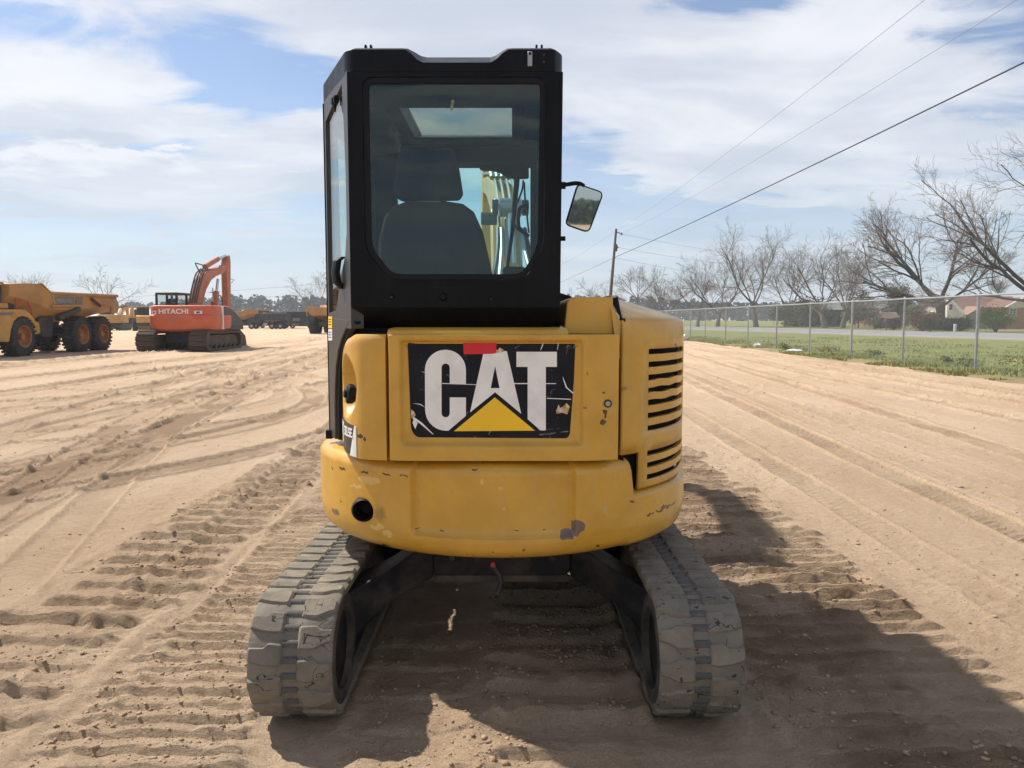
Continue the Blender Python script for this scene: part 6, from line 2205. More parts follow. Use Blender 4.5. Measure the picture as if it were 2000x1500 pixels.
for xx in (-.48, .48):
    b0, b1, b2 = Vector((bx0 + xx, *os_(401, 594))), Vector((bx0 + xx, *os_(404, 570))), Vector((bx0 + xx, *os_(407, 545)))
    MB().cyl(b0, b1, .14, n=12).build('lift_cylinder', M['orange_boom'], org)
    MB().cyl(b1, b2, .07, n=12).build('lift_rod', M['chrome'], org)
for l_ in (-.17, -.06, .06, .17):
    MB().tube(spline([(bx0 + l_, os_(a, b)[0] - .04, os_(a, b)[1] + .03) for a, b in ((377, 592), (380.5, 572), (386.5, 547), (391, 535), (400, 526))], 3), .035, 6).build('boom_pipe', M['far_dark'] if abs(l_) < .1 else M['rust_steel'], org)
MB().tube(spline([(bx0 - .2, *os_(a, b)) for a, b in ((397, 530), (392, 520), (390, 514), (398, 516), (406, 519), (408, 524))], 4), .03, 6).build('boom_hose', M['hose'], org)
MB().tube(spline([(bx0 + .1, *os_(a, b)) for a, b in ((424, 524), (425, 519), (431, 521), (434, 523))], 4), .03, 6).build('boom_hose', M['hose'], org)
MB().tube([(bx0 + .16, *os_(445, 545)), (bx0 + .22, *os_(449, 546)), (bx0 + .16, *os_(446, 553))], .02, 6).build('step_bracket', M['far_dark'], org)
MB().tube([atY(417, 602, 38.6), atY(417, 580, 38.6), atY(420, 577, 38.6), atY(430, 577, 38.6), atY(434, 586, 38.6), atY(434, 603, 38.6)], .03, 6).build('hand_rail', M['far_dark'], org)
MB().bb(-14.6, -14.45, 37.4, 37.55, 2.0, 2.32).build('exhaust_stack', M['red_rail'], org, bevel=.02)
bk_ = [(443, 606), (452, 640), (459, 648), (465, 655), (467.5, 668), (467, 678), (457, 680), (450, 668), (444, 640), (438, 610)]
MB().prism([os_(*q, X=-14.9) for q in bk_], -15.6, -14.5, 'x').build('bucket', M['rust_steel'], org, bevel=.03)

# ------------------------------------------------------------------ smaller plant further back on the left


def small_excavator(x, y, rz, label, group):
    r_ = thing('crawler_excavator', label, 'excavator', (x, y, -.03), rz, group, world=False)
    for s_ in (-1, 1):
        MB().prism(rpoly([(-1.9, .02), (1.9, .02), (2.1, .4), (1.9, .8), (-1.9, .8), (-2.1, .4)], .2, 4), s_ * 1.1 - .3, s_ * 1.1 + .3, 'x').build('crawler_track', M['far_dark'], r_, bevel=.04)
    MB().bb(-.8, .8, -1, 1, .35, .95).build('lower_frame', M['far_dark'], r_)
    MB().prism(rpoly([(-1.35, -2.1), (1.35, -2.1), (1.35, 1.3), (-1.35, 1.3)], [.4, .4, .1, .1], 5), .95, 2.0, 'z').build('upper_body', M['far_yellow'], r_, bevel=.06)
    cb = MB().bb(-1.3, -.35, -.2, 1.3, 2.0, 2.85).build('cab', M['far_dark'], r_, bevel=.08)
    MB().bb(-1.2, -.45, -.23, -.19, 2.1, 2.75).build('cab_window', M['far_glass'], cb, smooth=0)
    MB().bb(-.36, -.33, 0, 1.2, 2.1, 2.75).build('cab_window', M['far_glass'], cb, smooth=0)
    MB().prism([(1.0, 1.3), (1.5, 1.2), (2.6, 2.5), (4.4, 2.8), (4.5, 3.0), (4.2, 3.1), (2.3, 2.9), (1.6, 2.2)], -.05, .35, 'x').build('boom', M['far_yellow'], r_, bevel=.04)
    MB().prism([(4.1, 3.3), (4.5, 3.3), (4.75, 2.4), (4.6, 1.5), (4.4, 1.5), (4.3, 2.5)], 0, .3, 'x').build('stick', M['far_yellow'], r_, bevel=.03)
    MB().cyl((.15, 2.3, 3.0), (.15, 4.2, 3.25), .1).build('stick_cylinder', M['far_dark'], r_)
    MB().prism([(4.4, 1.6), (4.9, 1.5), (5.1, .9), (4.5, .3), (3.9, .6), (4.3, .9)], -.4, .7, 'x').build('bucket', M['far_dark'], r_, bevel=.04)
    return r_


def wheel_loader(x, y, rz, label, group):
    r_ = thing('wheel_loader', label, 'wheel loader', (x, y, -.03), rz, group, world=False)
    for sx in (-1, 1):
        for yy in (-1.4, 1.4):
            big_wheel(r_, sx * .95, yy, .68, .70, .5, sx)
    MB().bb(-.7, .7, -2.5, 2.2, .6, 1.0).build('chassis_frame', M['far_dark'], r_, bevel=.05)
    MB().prism(rpoly([(-2.7, 1.0), (-2.7, 1.8), (-.6, 1.95), (-.6, 1.0)], .15, 4), -.75, .75, 'x').build('bonnet', M['far_yellow'], r_, bevel=.06)
    cb = MB().bb(-.7, .7, -.6, .8, 1.0, 2.9).build('cab', M['far_dark'], r_, bevel=.08)
    for s_ in (-1, 1):
        MB().bb(s_ * .71 - .02, s_ * .71 + .02, -.45, .65, 1.8, 2.75).build('cab_window', M['far_glass_pale'], cb, smooth=0)
    MB().bb(-.6, .6, -.63, -.6, 1.9, 2.75).build('cab_window', M['far_glass_pale'], cb, smooth=0)
    MB().bb(-.75, .75, -.65, .85, 2.9, 3.0).build('cab_roof', M['far_yellow'], cb, bevel=.03)
    for s_ in (-.5, .5):
        MB().prism([(.9, 1.4), (1.1, 1.6), (2.9, .8), (2.9, .5)], s_ - .08, s_ + .08, 'x').build('lift_arm', M['far_yellow'], r_)
    MB().prism([(2.7, .1), (3.6, .05), (3.5, .2), (2.95, .35), (3.1, .95), (2.8, .9)], -1.2, 1.2, 'x').build('bucket', M['far_yellow'], r_, bevel=.03)
    return r_


def gp(px, Y):
    return (px - 1000) / FPX * (Y * math.cos(PITCH) + 1.5 * math.sin(PITCH))


GY_ = 'yellow machines parked at the back of the yard'
small_excavator(gp(224, 100), 100, R(8), 'small yellow excavator between the dump truck and the orange excavator', GY_)
small_excavator(gp(258, 112), 112, R(-150), 'yellow excavator with arm upright beside the rust-red tin roof', GY_)
wheel_loader(gp(281, 96), 96, R(25), 'yellow wheel loader with dark cab just left of the orange excavator', GY_)
wheel_loader(gp(205, 112), 112, R(-60), 'yellow wheel loader tucked under the tail of the dump truck', GY_)

# tin-roofed shed
sh = thing('tin_shed', 'long low shed with striped red and pale tin roof behind the yellow machines', 'shed', (gp(245, 190), 190, -.03), 0, world=False)
MB().bb(-8.5, 8.5, -3, 3, 0, 2.0).build('wall', M['shed_wall'], sh)
for k in range(14):
    x0 = -9 + k * 1.29
    for s_ in (-1, 1):
        MB().loft([[(x0, s_ * 4.4, 1.75), (x0 + 1.27, s_ * 4.4, 1.75), (x0 + 1.27, s_ * 4.4, 1.85), (x0, s_ * 4.4, 1.85)], [(x0, 0.01 * s_, 4.0), (x0 + 1.27, .01 * s_, 4.0), (x0 + 1.27, .01 * s_, 4.1), (x0, .01 * s_, 4.1)]]).build('roof_sheet', M['roof_red'] if k % 2 else M['roof_tin'], sh, smooth=0)
for k in range(5):
    MB().bb(-7.5 + k * 3.6, -6.4 + k * 3.6, -3.05, -2.98, .7, 1.5).build('window', M['trim_white'], sh, smooth=0)

# black dump truck and dark trailers
dt = thing('dump_truck', 'black dump truck parked side on far behind the orange excavator', 'truck', (gp(528, 112), 112, -.03), 0, world=False)
tb = MB().prism([(-.9, 1.2), (2.7, 1.2), (2.75, 2.25), (-.95, 2.25)], -1.2, 1.2, 'y').build('dump_body', M['truck_black'], dt, bevel=.03)
for k in range(6):
    MB().bb(-.85 + k * .7, -.77 + k * .7, -1.25, -1.19, 1.2, 2.25).build('body_rib', M['charcoal'], tb, smooth=0)
MB().bb(-1.0, 2.8, -1.26, -1.16, 2.2, 2.3).build('body_rail', M['panel_grey'], tb, smooth=0)
MB().bb(-2.8, 2.6, -.5, .5, .65, .95).build('chassis_frame', M['far_dark'], dt)
cb = MB().prism(rpoly([(-2.1, .9), (-1.05, .9), (-1.05, 2.2), (-1.75, 2.2), (-2.05, 1.6)], .08, 3), -1.0, 1.0, 'y').build('cab', M['truck_black'], dt, bevel=.05)
MB().prism([(-1.95, 1.55), (-1.3, 1.55), (-1.3, 2.05), (-1.72, 2.05)], -1.02, -1.0, 'y').build('cab_window', M['far_glass_pale'], cb, smooth=0)
MB().prism(rpoly([(-2.9, .7), (-2.05, .7), (-2.05, 1.5), (-2.75, 1.4)], .1, 3), -.85, .85, 'y').build('bonnet', M['truck_black'], dt, bevel=.06)
for xx in (-2.4, .55, 1.75):
    for s_ in (-1, 1):
        wy = MB().lathe([(.2, -.13), (.40, -.13), (.44, -.08), (.44, .08), (.40, .13), (.2, .13)], (xx, s_ * .95, .44), 'y', 22).build('tyre', M['tyre'], dt, smooth=35)
        MB().cyl((xx, s_ * 1.06, .44), (xx, s_ * 1.0, .44), .24, n=16).build('wheel_rim', M['steel_pale'], wy)
MB().bb(-.7, -.1, -1.0, -.75, .45, .9).build('fuel_tank', M['steel_pale'], dt, bevel=.05)
tl0 = None
for (px, wd, hgt, Y, lab) in ((592, 4.4, 2.55, 118, 'dark box trailer with pale placards beside the black cab'), (540, 6.5, 2.5, 126, 'dark box trailer behind the black dump truck'), (478, 5.0, 2.45, 128, 'dark box trailer behind the far ochre dump truck')):
    tl = thing('box_trailer', lab, 'trailer', (gp(px, Y), Y, -.03), 0, 'dark trailers along the back of the yard', world=False)
    bxx = MB().bb(-wd / 2, wd / 2, -1.2, 1.2, .35, hgt).build('trailer_box', M['trailer_dark'], tl, bevel=.03)
    for k in range(int(wd / .8)):
        MB().bb(-wd / 2 + .4 + k * .8, -wd / 2 + .45 + k * .8, -1.24, -1.2, .4, hgt - .05).build('wall_rib', M['trailer_dark'], bxx, smooth=0)
    if px == 592:
        for a_, b_, c_, d_ in ((-1.2, -.1, 1.15, 1.6), (-1.3, -.3, .45, .75)):
            MB().bb(a_, b_, -1.26, -1.24, c_, d_).build('placard', M['panel_grey'], bxx, smooth=0)
    for xx in (-wd * .3, wd * .3):
        MB().lathe([(.15, -.12), (.38, -.12), (.40, 0), (.38, .12), (.15, .12)], (xx, -1.0, .40), 'y', 18).build('tyre', M['tyre'], tl, smooth=35)
# ------------------------------------------------------------------ chain-link fence
FX = 13.3
fence = thing('chain_link_fence', 'long galvanised chain-link fence between the sand yard and the grass verge', 'fence', (FX, 40, 0))
post_y = [9.6, 13.6, 17.8, 22.0, 26.2, 30.1, 34.4, 38.7, 43.3, 48.0, 52.9, 57.5, 62.2, 66.9, 71.6, 76.3, 81.0, 85.7, 90.4, 95.1, 99.8]
FH = 2.17
src = None
for i, y in enumerate(post_y):
    x = FX + rnd.uniform(-.03, .03)
    mp_ = MB()
    mp_.cyl((x, y, -.05), (x + rnd.uniform(-.012, .012), y + rnd.uniform(-.03, .03), FH + .01), .040 if i % 2 else .034, n=10)
    mp_.ball((x, y, FH + .02), (.045, .045, .045), 8, 5)
    mp_.build('fence_post', M['galv'], fence)
for a, b in zip(post_y, post_y[1:]):
    n_s = 4
    MB().tube([(FX - .035, a + (b - a) * k / n_s, FH - .01 - .012 * math.sin(math.pi * k / n_s)) for k in range(n_s + 1)], .026, 8).build('top_rail', M['galv'], fence)
s_m = .062
y0, y1, zb_, zt_ = 9.6, 99.8, .03, FH + .045
Hm = zt_ - zb_
ks = np.arange(y0 - Hm, y1, s_m * 1.414)
P0, P1 = [], []
for d in (1, -1):
    for k in ks:
        a0, a1 = k, k + Hm
        lo, hi = max(a0, y0), min(a1, y1)
        if hi <= lo: continue
        if d > 0:
            P0.append((FX - .055, lo, zb_ + (lo - a0))); P1.append((FX - .055, hi, zb_ + (hi - a0)))
        else:
            P0.append((FX - .051, lo, zt_ - (lo - a0))); P1.append((FX - .051, hi, zt_ - (hi - a0)))
r_w = np.full(len(P0), .0017)
V, F = prisms(P0, P1, r_w, r_w, 3)
V = V - np.array([FX, 40, 0])
tag(npmesh('chain_link_mesh', V, F, M['mesh_wire'], fence), kind='stuff')

# ------------------------------------------------------------------ utility pole and wires
PY = 78
p_top, p_bot = atY(1203.5, 447, PY), atY(1190.5, 600, PY)
dirp = (p_top - p_bot).normalized()
base = p_bot + dirp * ((-.05 - p_bot.z) / dirp.z)
pole = thing('utility_pole', 'leaning wooden utility pole rising behind the yellow hood', 'pole', tuple(base))
MB().tube([base, base + (p_top - base) * .5, p_top], [.18, .15, .11], 14).build('pole_shaft', M['pole_wood'], pole)
att = {}
for nm, px, py in (('top', 1203, 451), ('arm', 1214, 457), ('mid', 1206, 483), ('low', 1200, 503)):
    att[nm] = atY(px, py, PY - .2)
MB().tube([atY(1202, 452, PY - .15), att['arm']], .05, 6).build('cross_arm', M['pole_wood'], pole)
for nm in att:
    MB().lathe([(.001, -.10), (.08, -.10), (.10, 0), (.07, .10), (.001, .12)], att[nm], 'z', 10).build('insulator', M['charcoal'], pole)
MB().cyl(att['mid'] + Vector((-.15, 0, -.4)), att['mid'] + Vector((-.15, 0, .3)), .14, n=10).build('cable_clamp', M['charcoal'], pole)


def wire(name, label, a, b, r, sag, mat, ext=0.0, n=28, group=None):
    a, b = Vector(a), Vector(b)
    b = b + (b - a) * ext
    pts = [a + (b - a) * (k / n) - Vector((0, 0, sag * 4 * (k / n) * (1 - k / n))) for k in range(n + 1)]
    ground_frame()
    o = MB().tube(pts, r, 5).build(name, mat, None)
    tag(o, label, 'cable', group)
    return o


GW = 'overhead wires strung from the leaning pole'
wire('overhead_cable', 'thick black cable running from the leaning pole to the upper right', att['low'], atZ(2000, 108, 8.6), .024, .25, M['cable'], .35, group=GW)
wire('overhead_cable', 'thin grey wire leaving the top edge of the sky, left of the other one', att['top'], atZ(1775, 0, 10.6), .0075, .5, M['cable_grey'], .3, group=GW)
wire('overhead_cable', 'thin grey wire leaving the sky near the upper right corner', att['arm'], atZ(1945, 0, 10.2), .0075, .5, M['cable_grey'], .3, group=GW)
wire('overhead_cable', 'black cable sloping down from the leaning pole to the cab', att['low'], atY(1050, 570, 150), .030, .1, M['cable_grey'], group=GW)
wire('overhead_cable', 'thin wire descending left from the top of the leaning pole', att['top'], atY(1090, 520, 150), .014, .2, M['cable_grey'], group=GW)
for nm, py, lab in (('arm', 505, 'uppermost thin wire from the leaning pole toward the bare trees'), ('mid', 525, 'middle thin wire from the leaning pole toward the bare trees'), ('low', 555, 'lowest thin wire from the leaning pole toward the bare trees')):
    wire('overhead_cable', lab, att[nm], atY(1560, py, 130), .013, .5, M['cable_grey'], group=GW)


# ------------------------------------------------------------------ transmission towers far off
def lattice(px, Y, ztop_, label):
    x = gp(px, Y)
    t_ = thing('transmission_tower', label, 'tower', (x, Y, -.03), 0, 'steel transmission towers on the horizon', world=False)
    k = ztop_ / 40.0
    m1 = MB()
    lv = [0, 9, 17, 24, 30, 36]
    wv = [4.2, 3.2, 2.4, 1.7, 1.2, .8]
    for s1 in (-1, 1):
        for s2 in (-1, 1):
            m1.tube([(s1 * w_ * k, s2 * w_ * k, z * k) for z, w_ in zip(lv, wv)], .16, 4)
    for (z0, w0), (z1, w1) in zip(zip(lv, wv), list(zip(lv, wv))[1:]):
        for s_ in (-1, 1):
            m1.tube([(-w0 * k, s_ * w0 * k, z0 * k), (w1 * k, s_ * w1 * k, z1 * k)], .10, 3)
            m1.tube([(w0 * k, s_ * w0 * k, z0 * k), (-w1 * k, s_ * w1 * k, z1 * k)], .10, 3)
    m1.build('lattice_mast', M['tower_steel'], t_)
    for sx in (-1, 1):
        m2 = MB()
        m2.tube([(0, 0, 29.5 * k), (sx * 10 * k, 0, 29 * k)], .14, 4)
        m2.tube([(0, 0, 32 * k), (sx * 10 * k, 0, 29 * k)], .12, 4)
        for q in range(1, 5):
            m2.tube([(sx * 2 * q * k, 0, 29.3 * k), (sx * (2 * q - 1) * k, 0, (32 - .6 * q) * k)], .08, 3)
        m2.tube([(sx * 1.2 * k, 0, 32 * k), (sx * 3.4 * k, 0, 40 * k)], .14, 4)
        m2.build('cross_arm', M['tower_steel'], t_)
    return t_


lattice(621, 620, 39, 'lattice steel tower behind the bare tree left of the cab')
lattice(1114, 900, 42, 'faint lattice steel tower between the cab and the leaning pole')
GL = 'power lines on the left horizon'
for (a, b, c, d, sag, lab) in ((603, 556, 150, 583, 1.5, 'upper pale power line sagging behind the orange boom'), (603, 575, 150, 592, 1.5, 'lower pale power line behind the orange boom')):
    wire('power_line', lab, atY(a, b, 610), atY(c, d, 700), .16, sag, M['cable_grey'], group=GL)
p0, p1 = atY(415.5, 562, 140), atY(415.5, 610, 140)
tp = thing('utility_pole', 'distant thin pole showing between the orange boom and stick', 'pole', (p1.x, 140, -.03))
MB().cyl((p1.x, 140, -.03), p0, .13, .10, 8).build('pole_shaft', M['pole_wood'], tp)
MB().bb(p0.x - .55, p0.x + .55, 139.9, 140.1, p0.z - .9, p0.z - .75).build('cross_arm', M['pole_wood'], tp)


# ------------------------------------------------------------------ trees
def tree(name, label, px, Y, h, seed, group, spread=1.0, tr=.35, kids=(5, 5, 5, 5), limbs=None, fork=.22, mats=('bark', 'twig'), x=None, wig=.13, up=.022, twig_r=.012, first=.6, cat='tree'):
    rr_ = random.Random(seed)
    X = gp(px, Y) if x is None else x
    t_ = thing(name, label, cat, (X, Y, -.03), 0, group, world=False)
    thick = MB()
    S0, S1, Q0, Q1 = [], [], [], []
    nlev = len(kids)

    def rv():
        return Vector((rr_.uniform(-1, 1), rr_.uniform(-1, 1), rr_.uniform(-1, 1)))

    def grow(p, d, L, r, lev):
        n = max(3, min(8, int(L / (.55 + .12 * h / 10) + 1)))
        pts, rad, dirs = [p.copy()], [r], [d.copy()]
        end = r * (.50 if lev < nlev else .35)
        for i in range(n):
            d = (d + rv() * wig * (1.0 + .25 * lev) + Vector((0, 0, up if lev > 0 else .02))).normalized()
            p = p + d * (L / n)
            pts.append(p.copy()); dirs.append(d.copy())
            rad.append(r + (end - r) * (i + 1) / n)
        if lev <= 2 and r > .03:
            thick.tube(pts, rad, 9 if lev == 0 else (7 if lev == 1 else 5), cap=False)
        else:
            for i in range(n):
                S0.append(pts[i][:]); S1.append(pts[i + 1][:]); Q0.append(rad[i]); Q1.append(rad[i + 1])
        if lev >= nlev:
            return
        nk = kids[lev]
        for c in range(nk):
            t = (.30 + .70 * (c + rr_.uniform(.1, .9)) / nk) if lev > 0 else 1.0
            t = min(t, 1.0)
            i = min(int(t * n), n - 1)
            q = pts[i].lerp(pts[i + 1], t * n - i) if lev > 0 else pts[-1] - dirs[-1] * rr_.uniform(0, L * .25)
            dd = dirs[i + 1]
            ax = rv()
            side = (ax - dd * ax.dot(dd)).normalized()
            ang = rr_.uniform(.40, .90) if lev > 0 else rr_.uniform(.35, .95) * spread
            nd = (dd * math.cos(ang) + side * math.sin(ang)).normalized()
            if nd.z < -.25: nd.z *= .3
            if lev == 0:
                a_ = 2 * math.pi * (c + rr_.uniform(-.25, .25)) / nk
                nd = Vector((math.cos(a_) * math.sin(ang), math.sin(a_) * math.sin(ang), math.cos(ang)))
                LL = h * first * rr_.uniform(.75, 1.1)
            else:
                LL = L * rr_.uniform(.42, .66) * (1.15 - .35 * t)
            ra = (r + (end - r) * t) * rr_.uniform(.45, .68)
            grow(q, nd, LL, max(ra, twig_r), lev + 1)

    if limbs is None:
        grow(Vector((0, 0, 0)), Vector((rr_.uniform(-.05, .05), rr_.uniform(-.05, .05), 1)).normalized(), h * fork, tr, 0)
    else:
        hb_ = h * fork
        thick.tube([(0, 0, -.1), (.0, 0, hb_ * .3), (rr_.uniform(-.1, .1), 0, hb_ * .7), (0, 0, hb_)], [tr * 1.35, tr * 1.05, tr, tr * .95], 12, cap=False)
        for (dx_, dy_, dz_, L, r) in limbs:
            grow(Vector((0, 0, hb_ * rr_.uniform(.75, .98))), Vector((dx_, dy_, dz_)).normalized(), L, r, 1)
    thick.build('trunk', M[mats[0]], t_, smooth=60, recalc=False, local=True)
    if S0:
        V_, F_ = prisms(S0, S1, Q0, Q1, 3)
        npmesh('crown', V_, F_, M[mats[1]], t_)
    return t_


GP = 'bare pecan trees along the road'
K5, K4 = (5, 7, 6, 4, 3), (5, 7, 6, 5)
tree('pecan_tree', 'huge bare tree with leaning limbs in front of the brown roofed house', 1836, 100, 19, 4, GP, tr=.55, kids=(5, 8, 7, 4, 3), fork=.20, mats=('bark_dark', 'twig'), wig=.14, limbs=[
    (-.94, .1, .36, 10.5, .24), (-.82, -.2, .55, 11.5, .26), (-.60, .3, .80, 11.5, .28), (.22, .1, 1.0, 8.0, .28), (-.98, .3, .26, 9.0, .18), (.6, -.3, .75, 7.5, .18)], twig_r=.016)
tree('pecan_tree', 'bare tree at the right edge whose long branches reach into the frame', 2022, 84, 24, 12, GP, tr=.6, kids=(5, 8, 6, 4, 3), fork=.18, mats=('bark_dark', 'twig'), wig=.15, limbs=[
    (-.88, .0, .52, 11.5, .24), (-.50, .2, .92, 12.5, .24), (-.10, -.3, 1.0, 14, .26), (.6, 0, .8, 9, .22), (-.97, .3, .26, 8.5, .17)], twig_r=.016)
tree('pecan_tree', 'bare tree just left of the huge leaning one, behind its low limbs', 1646, 122, 15.5, 5, GP, tr=.42, kids=K5, fork=.20, spread=.9)
tree('pecan_tree', 'bare spreading tree in front of the dark low building', 1611, 118, 15.5, 8, GP, tr=.50, kids=K5, fork=.18, spread=1.1)
tree('pecan_tree', 'tallest upright bare tree in the middle of the row', 1477, 135, 18.0, 9, GP, tr=.50, kids=K5, fork=.26, spread=1.0)
tree('pecan_tree', 'bare tree behind the fence, right one of the close pair', 1402, 140, 14.5, 10, GP, tr=.46, kids=K5, fork=.18, spread=1.15)
tree('pecan_tree', 'bare tree behind the fence, left one of the close pair', 1362, 140, 14.0, 11, GP, tr=.44, kids=K5, fork=.16, spread=1.15)
tree('pecan_tree', 'bare tree half hidden by the right corner of the yellow hood', 1300, 165, 12.5, 14, GP, tr=.36, kids=K4, fork=.2, twig_r=.02)
tree('pecan_tree', 'small bare tree above the yellow hood, right of the pole', 1243, 175, 14.0, 15, GP, tr=.30, kids=K4, fork=.5, first=.42, twig_r=.02)
tree('pecan_tree', 'small bare tree right behind the leaning pole', 1173, 180, 11.5, 16, GP, tr=.30, kids=K4, fork=.2, twig_r=.02)
tree('pecan_tree', 'bare tree standing between the upright one and the spreading pair', 1545, 160, 15.0, 31, GP, tr=.40, kids=K4, fork=.2, twig_r=.02)
tree('pecan_tree', 'thin pale bare tree far behind the brick house', 1940, 210, 13.0, 17, GP, tr=.30, kids=(14, 6, 5, 3), fork=.75, first=.22, twig_r=.03)
GD = 'bare trees beyond the left side of the yard'
tree('dead_tree', 'sparse dead tree with broken limbs over the dump truck tail, left stem', 199, 150, 11.0, 21, GD, tr=.26, kids=(3, 4, 3, 2), fork=.45, first=.5, twig_r=.025, mats=('bark', 'twig'))
tree('dead_tree', 'sparse dead tree with two upright limbs over the dump truck tail', 221, 152, 12.0, 22, GD, tr=.28, kids=(3, 4, 4, 2), fork=.35, first=.55, twig_r=.025)
tree('dead_tree', 'low dead tree leaning beside the dump truck tail', 233, 120, 6.0, 23, GD, tr=.2, kids=(4, 4, 3), fork=.3, first=.6, twig_r=.02)
for k, (px, hh_, lab) in enumerate(((40, 15.0, 'thin bare tree above the dump body, leftmost'), (57, 16.5, 'thin bare tree above the dump body, second from left'), (67, 17.0, 'thin bare tree above the dump body, third from left'), (80, 16.0, 'thin bare tree above the dump body, rightmost'))):
    tree('bare_tree', lab, px, 245, hh_, 40 + k, GD, tr=.22, kids=(6, 5, 4), fork=.6, first=.35, twig_r=.035)
tree('bare_tree', 'bare tree with feathery crown beside the black cab, left', 622, 132, 10.5, 25, GD, tr=.25, kids=(5, 6, 5, 4), fork=.22, first=.62, twig_r=.018)


# ------------------------------------------------------------------ leafy plants
def leaves(center, rad, n, size, seed, clumps=24, flat=.8):
    g_ = np.random.RandomState(seed)
    c = g_.randn(clumps, 3)
    c /= np.linalg.norm(c, axis=1, keepdims=True)
    c *= (g_.rand(clumps, 1) ** .45)
    k = g_.randint(0, clumps, n)
    P = c[k] + g_.randn(n, 3) * .22 * g_.uniform(.6, 1.3, (n, 1))
    P = P * np.array(rad) + np.array(center)
    a = g_.randn(n, 3); a /= np.linalg.norm(a, axis=1, keepdims=True)
    b = np.cross(a, g_.randn(n, 3)); b /= np.linalg.norm(b, axis=1, keepdims=True)
    s_ = size * g_.uniform(.6, 1.4, (n, 1))
    V_ = np.stack([P - a * s_, P + b * s_ * .6, P + a * s_, P - b * s_ * .6], 1)
    V_[:, :, 2] = np.maximum(V_[:, :, 2], 0.02)
    return V_.reshape(-1, 3), np.arange(n * 4).reshape(-1, 4)


def leafy(name, label, px, Y, cz, rad, n, size, mat, seed, group, trunk_h=None, cat='bush', clumps=26, bark='bark_dark', stems=1):
    X = gp(px, Y)
    t_ = thing(name, label, cat, (X, Y, 0), 0, group, world=False)
    th = trunk_h if trunk_h is not None else cz
    rr_ = random.Random(seed)
    tk = MB()
    for s_ in range(stems):
        a_ = rr_.uniform(0, 6.28)
        e = (math.cos(a_) * rad[0] * .4 * (stems > 1), math.sin(a_) * rad[1] * .4 * (stems > 1), th + rad[2] * .2)
        tk.tube([(e[0] * .1, e[1] * .1, -.05), (e[0] * .5, e[1] * .5, th * .55), e], [.05 + .02 * rad[2], .04 + .015 * rad[2], .015], 6)
    tk.build('trunk' if cat == 'tree' else 'stem', M[bark], t_, local=True)
    V_, F_ = leaves((0, 0, cz), rad, n, size, seed, clumps)
    npmesh('crown' if cat == 'tree' else 'foliage', V_, F_, M[mat], t_)
    return t_


GB = 'bushes and leafy trees around the houses'
leafy('green_bush', 'bright green bush growing in front of the brick house', 1944, 84, 1.55, (1.75, 1.5, 1.25), 5200, .085, 'leaf_green', 51, GB, trunk_h=1.2, stems=7, bark='bark')
leafy('red_bush', 'reddish flowering bush left of the white post', 1802, 90, 1.35, (1.75, 1.5, .95), 4200, .09, 'leaf_red', 52, GB, stems=4)
leafy('hedge', 'dark clipped hedge running behind the white post', 1858, 92, .85, (2.6, 1.2, .75), 5200, .09, 'leaf_dark', 53, GB, stems=5, cat='hedge')
leafy('hedge', 'dark hedge at the foot of the huge leaning tree', 1815, 93, .85, (2.0, 1.2, .75), 4200, .09, 'leaf_dark', 54, GB, stems=5, cat='hedge')
leafy('round_shrub', 'small dark shrub on a short stem close to the road', 1816, 84, .9, (.75, .7, .55), 1100, .07, 'leaf_dark', 55, GB)
leafy('magnolia_tree', 'dark dense evergreen beside the grey roofed house', 1755, 138, 4.2, (2.3, 2.2, 3.0), 6500, .16, 'leaf_dark', 56, GB, trunk_h=3.0, cat='tree', clumps=40)
leafy('green_tree', 'light green young tree behind the reddish bush', 1790, 130, 2.4, (1.7, 1.5, 1.3), 2400, .13, 'leaf_green', 57, GB, cat='tree')
leafy('olive_tree', 'olive green tree right of the dark low building', 1676, 122, 2.7, (2.2, 2.0, 2.5), 5200, .13, 'leaf_olive', 58, GB, cat='tree', clumps=36)
leafy('olive_tree', 'olive green tree behind the spreading bare tree', 1582, 130, 2.6, (3.0, 2.4, 2.3), 5200, .14, 'leaf_olive', 59, GB, cat='tree', clumps=36)
leafy('olive_tree', 'olive green tree left of the dark low building', 1532, 140, 2.2, (2.2, 2.0, 2.0), 3400, .14, 'leaf_olive', 60, GB, cat='tree')
leafy('red_bush', 'brownish bush beside the tan shed', 1745, 100, .9, (1.2, 1.0, .8), 1500, .08, 'leaf_red', 61, GB, stems=4)
leafy('red_bush', 'small brownish bush left of the tan shed', 1708, 108, .8, (1.4, 1.0, .7), 1500, .08, 'leaf_olive', 62, GB, stems=4)
leafy('green_tree', 'pale green tree low behind the feathery bare tree by the cab', 630, 137, 1.9, (2.4, 2.0, 1.7), 3200, .13, 'leaf_green', 63, GB, cat='tree')
GWd = 'weed tufts along the fence'
for k, (px, py, r, lab) in enumerate(((1893, 714, .42, 'dark weed tuft at the foot of the nearest fence post'), (1706, 693, .30, 'weed tuft between the second and third nearest posts'), (1617, 692, .45, 'wide grey weed clump at the edge of the sand'), (1530, 681, .35, 'weed tuft right of the white bag'), (1850, 705, .22, 'small weed tuft left of the darkest one'), (1985, 733, .6, 'low brown weed clump at the right edge of the photo'))):
    P = atZ(px, py + 3, 0)
    t_ = thing('weed_tuft', lab, 'weed', (P.x, P.y, 0), 0, GWd, world=False)
    V_, F_ = leaves((0, 0, r * .45), (r, r, r * .5), 260, .03, 70 + k, 14)
    npmesh('foliage', V_, F_, M['weed'] if k in (2, 5) else M['leaf_olive'], t_)
    MB().tube([(0, 0, -.02), (.02, 0, r * .8)], [.012, .004], 5).build('stem', M['bark'], t_, local=True)

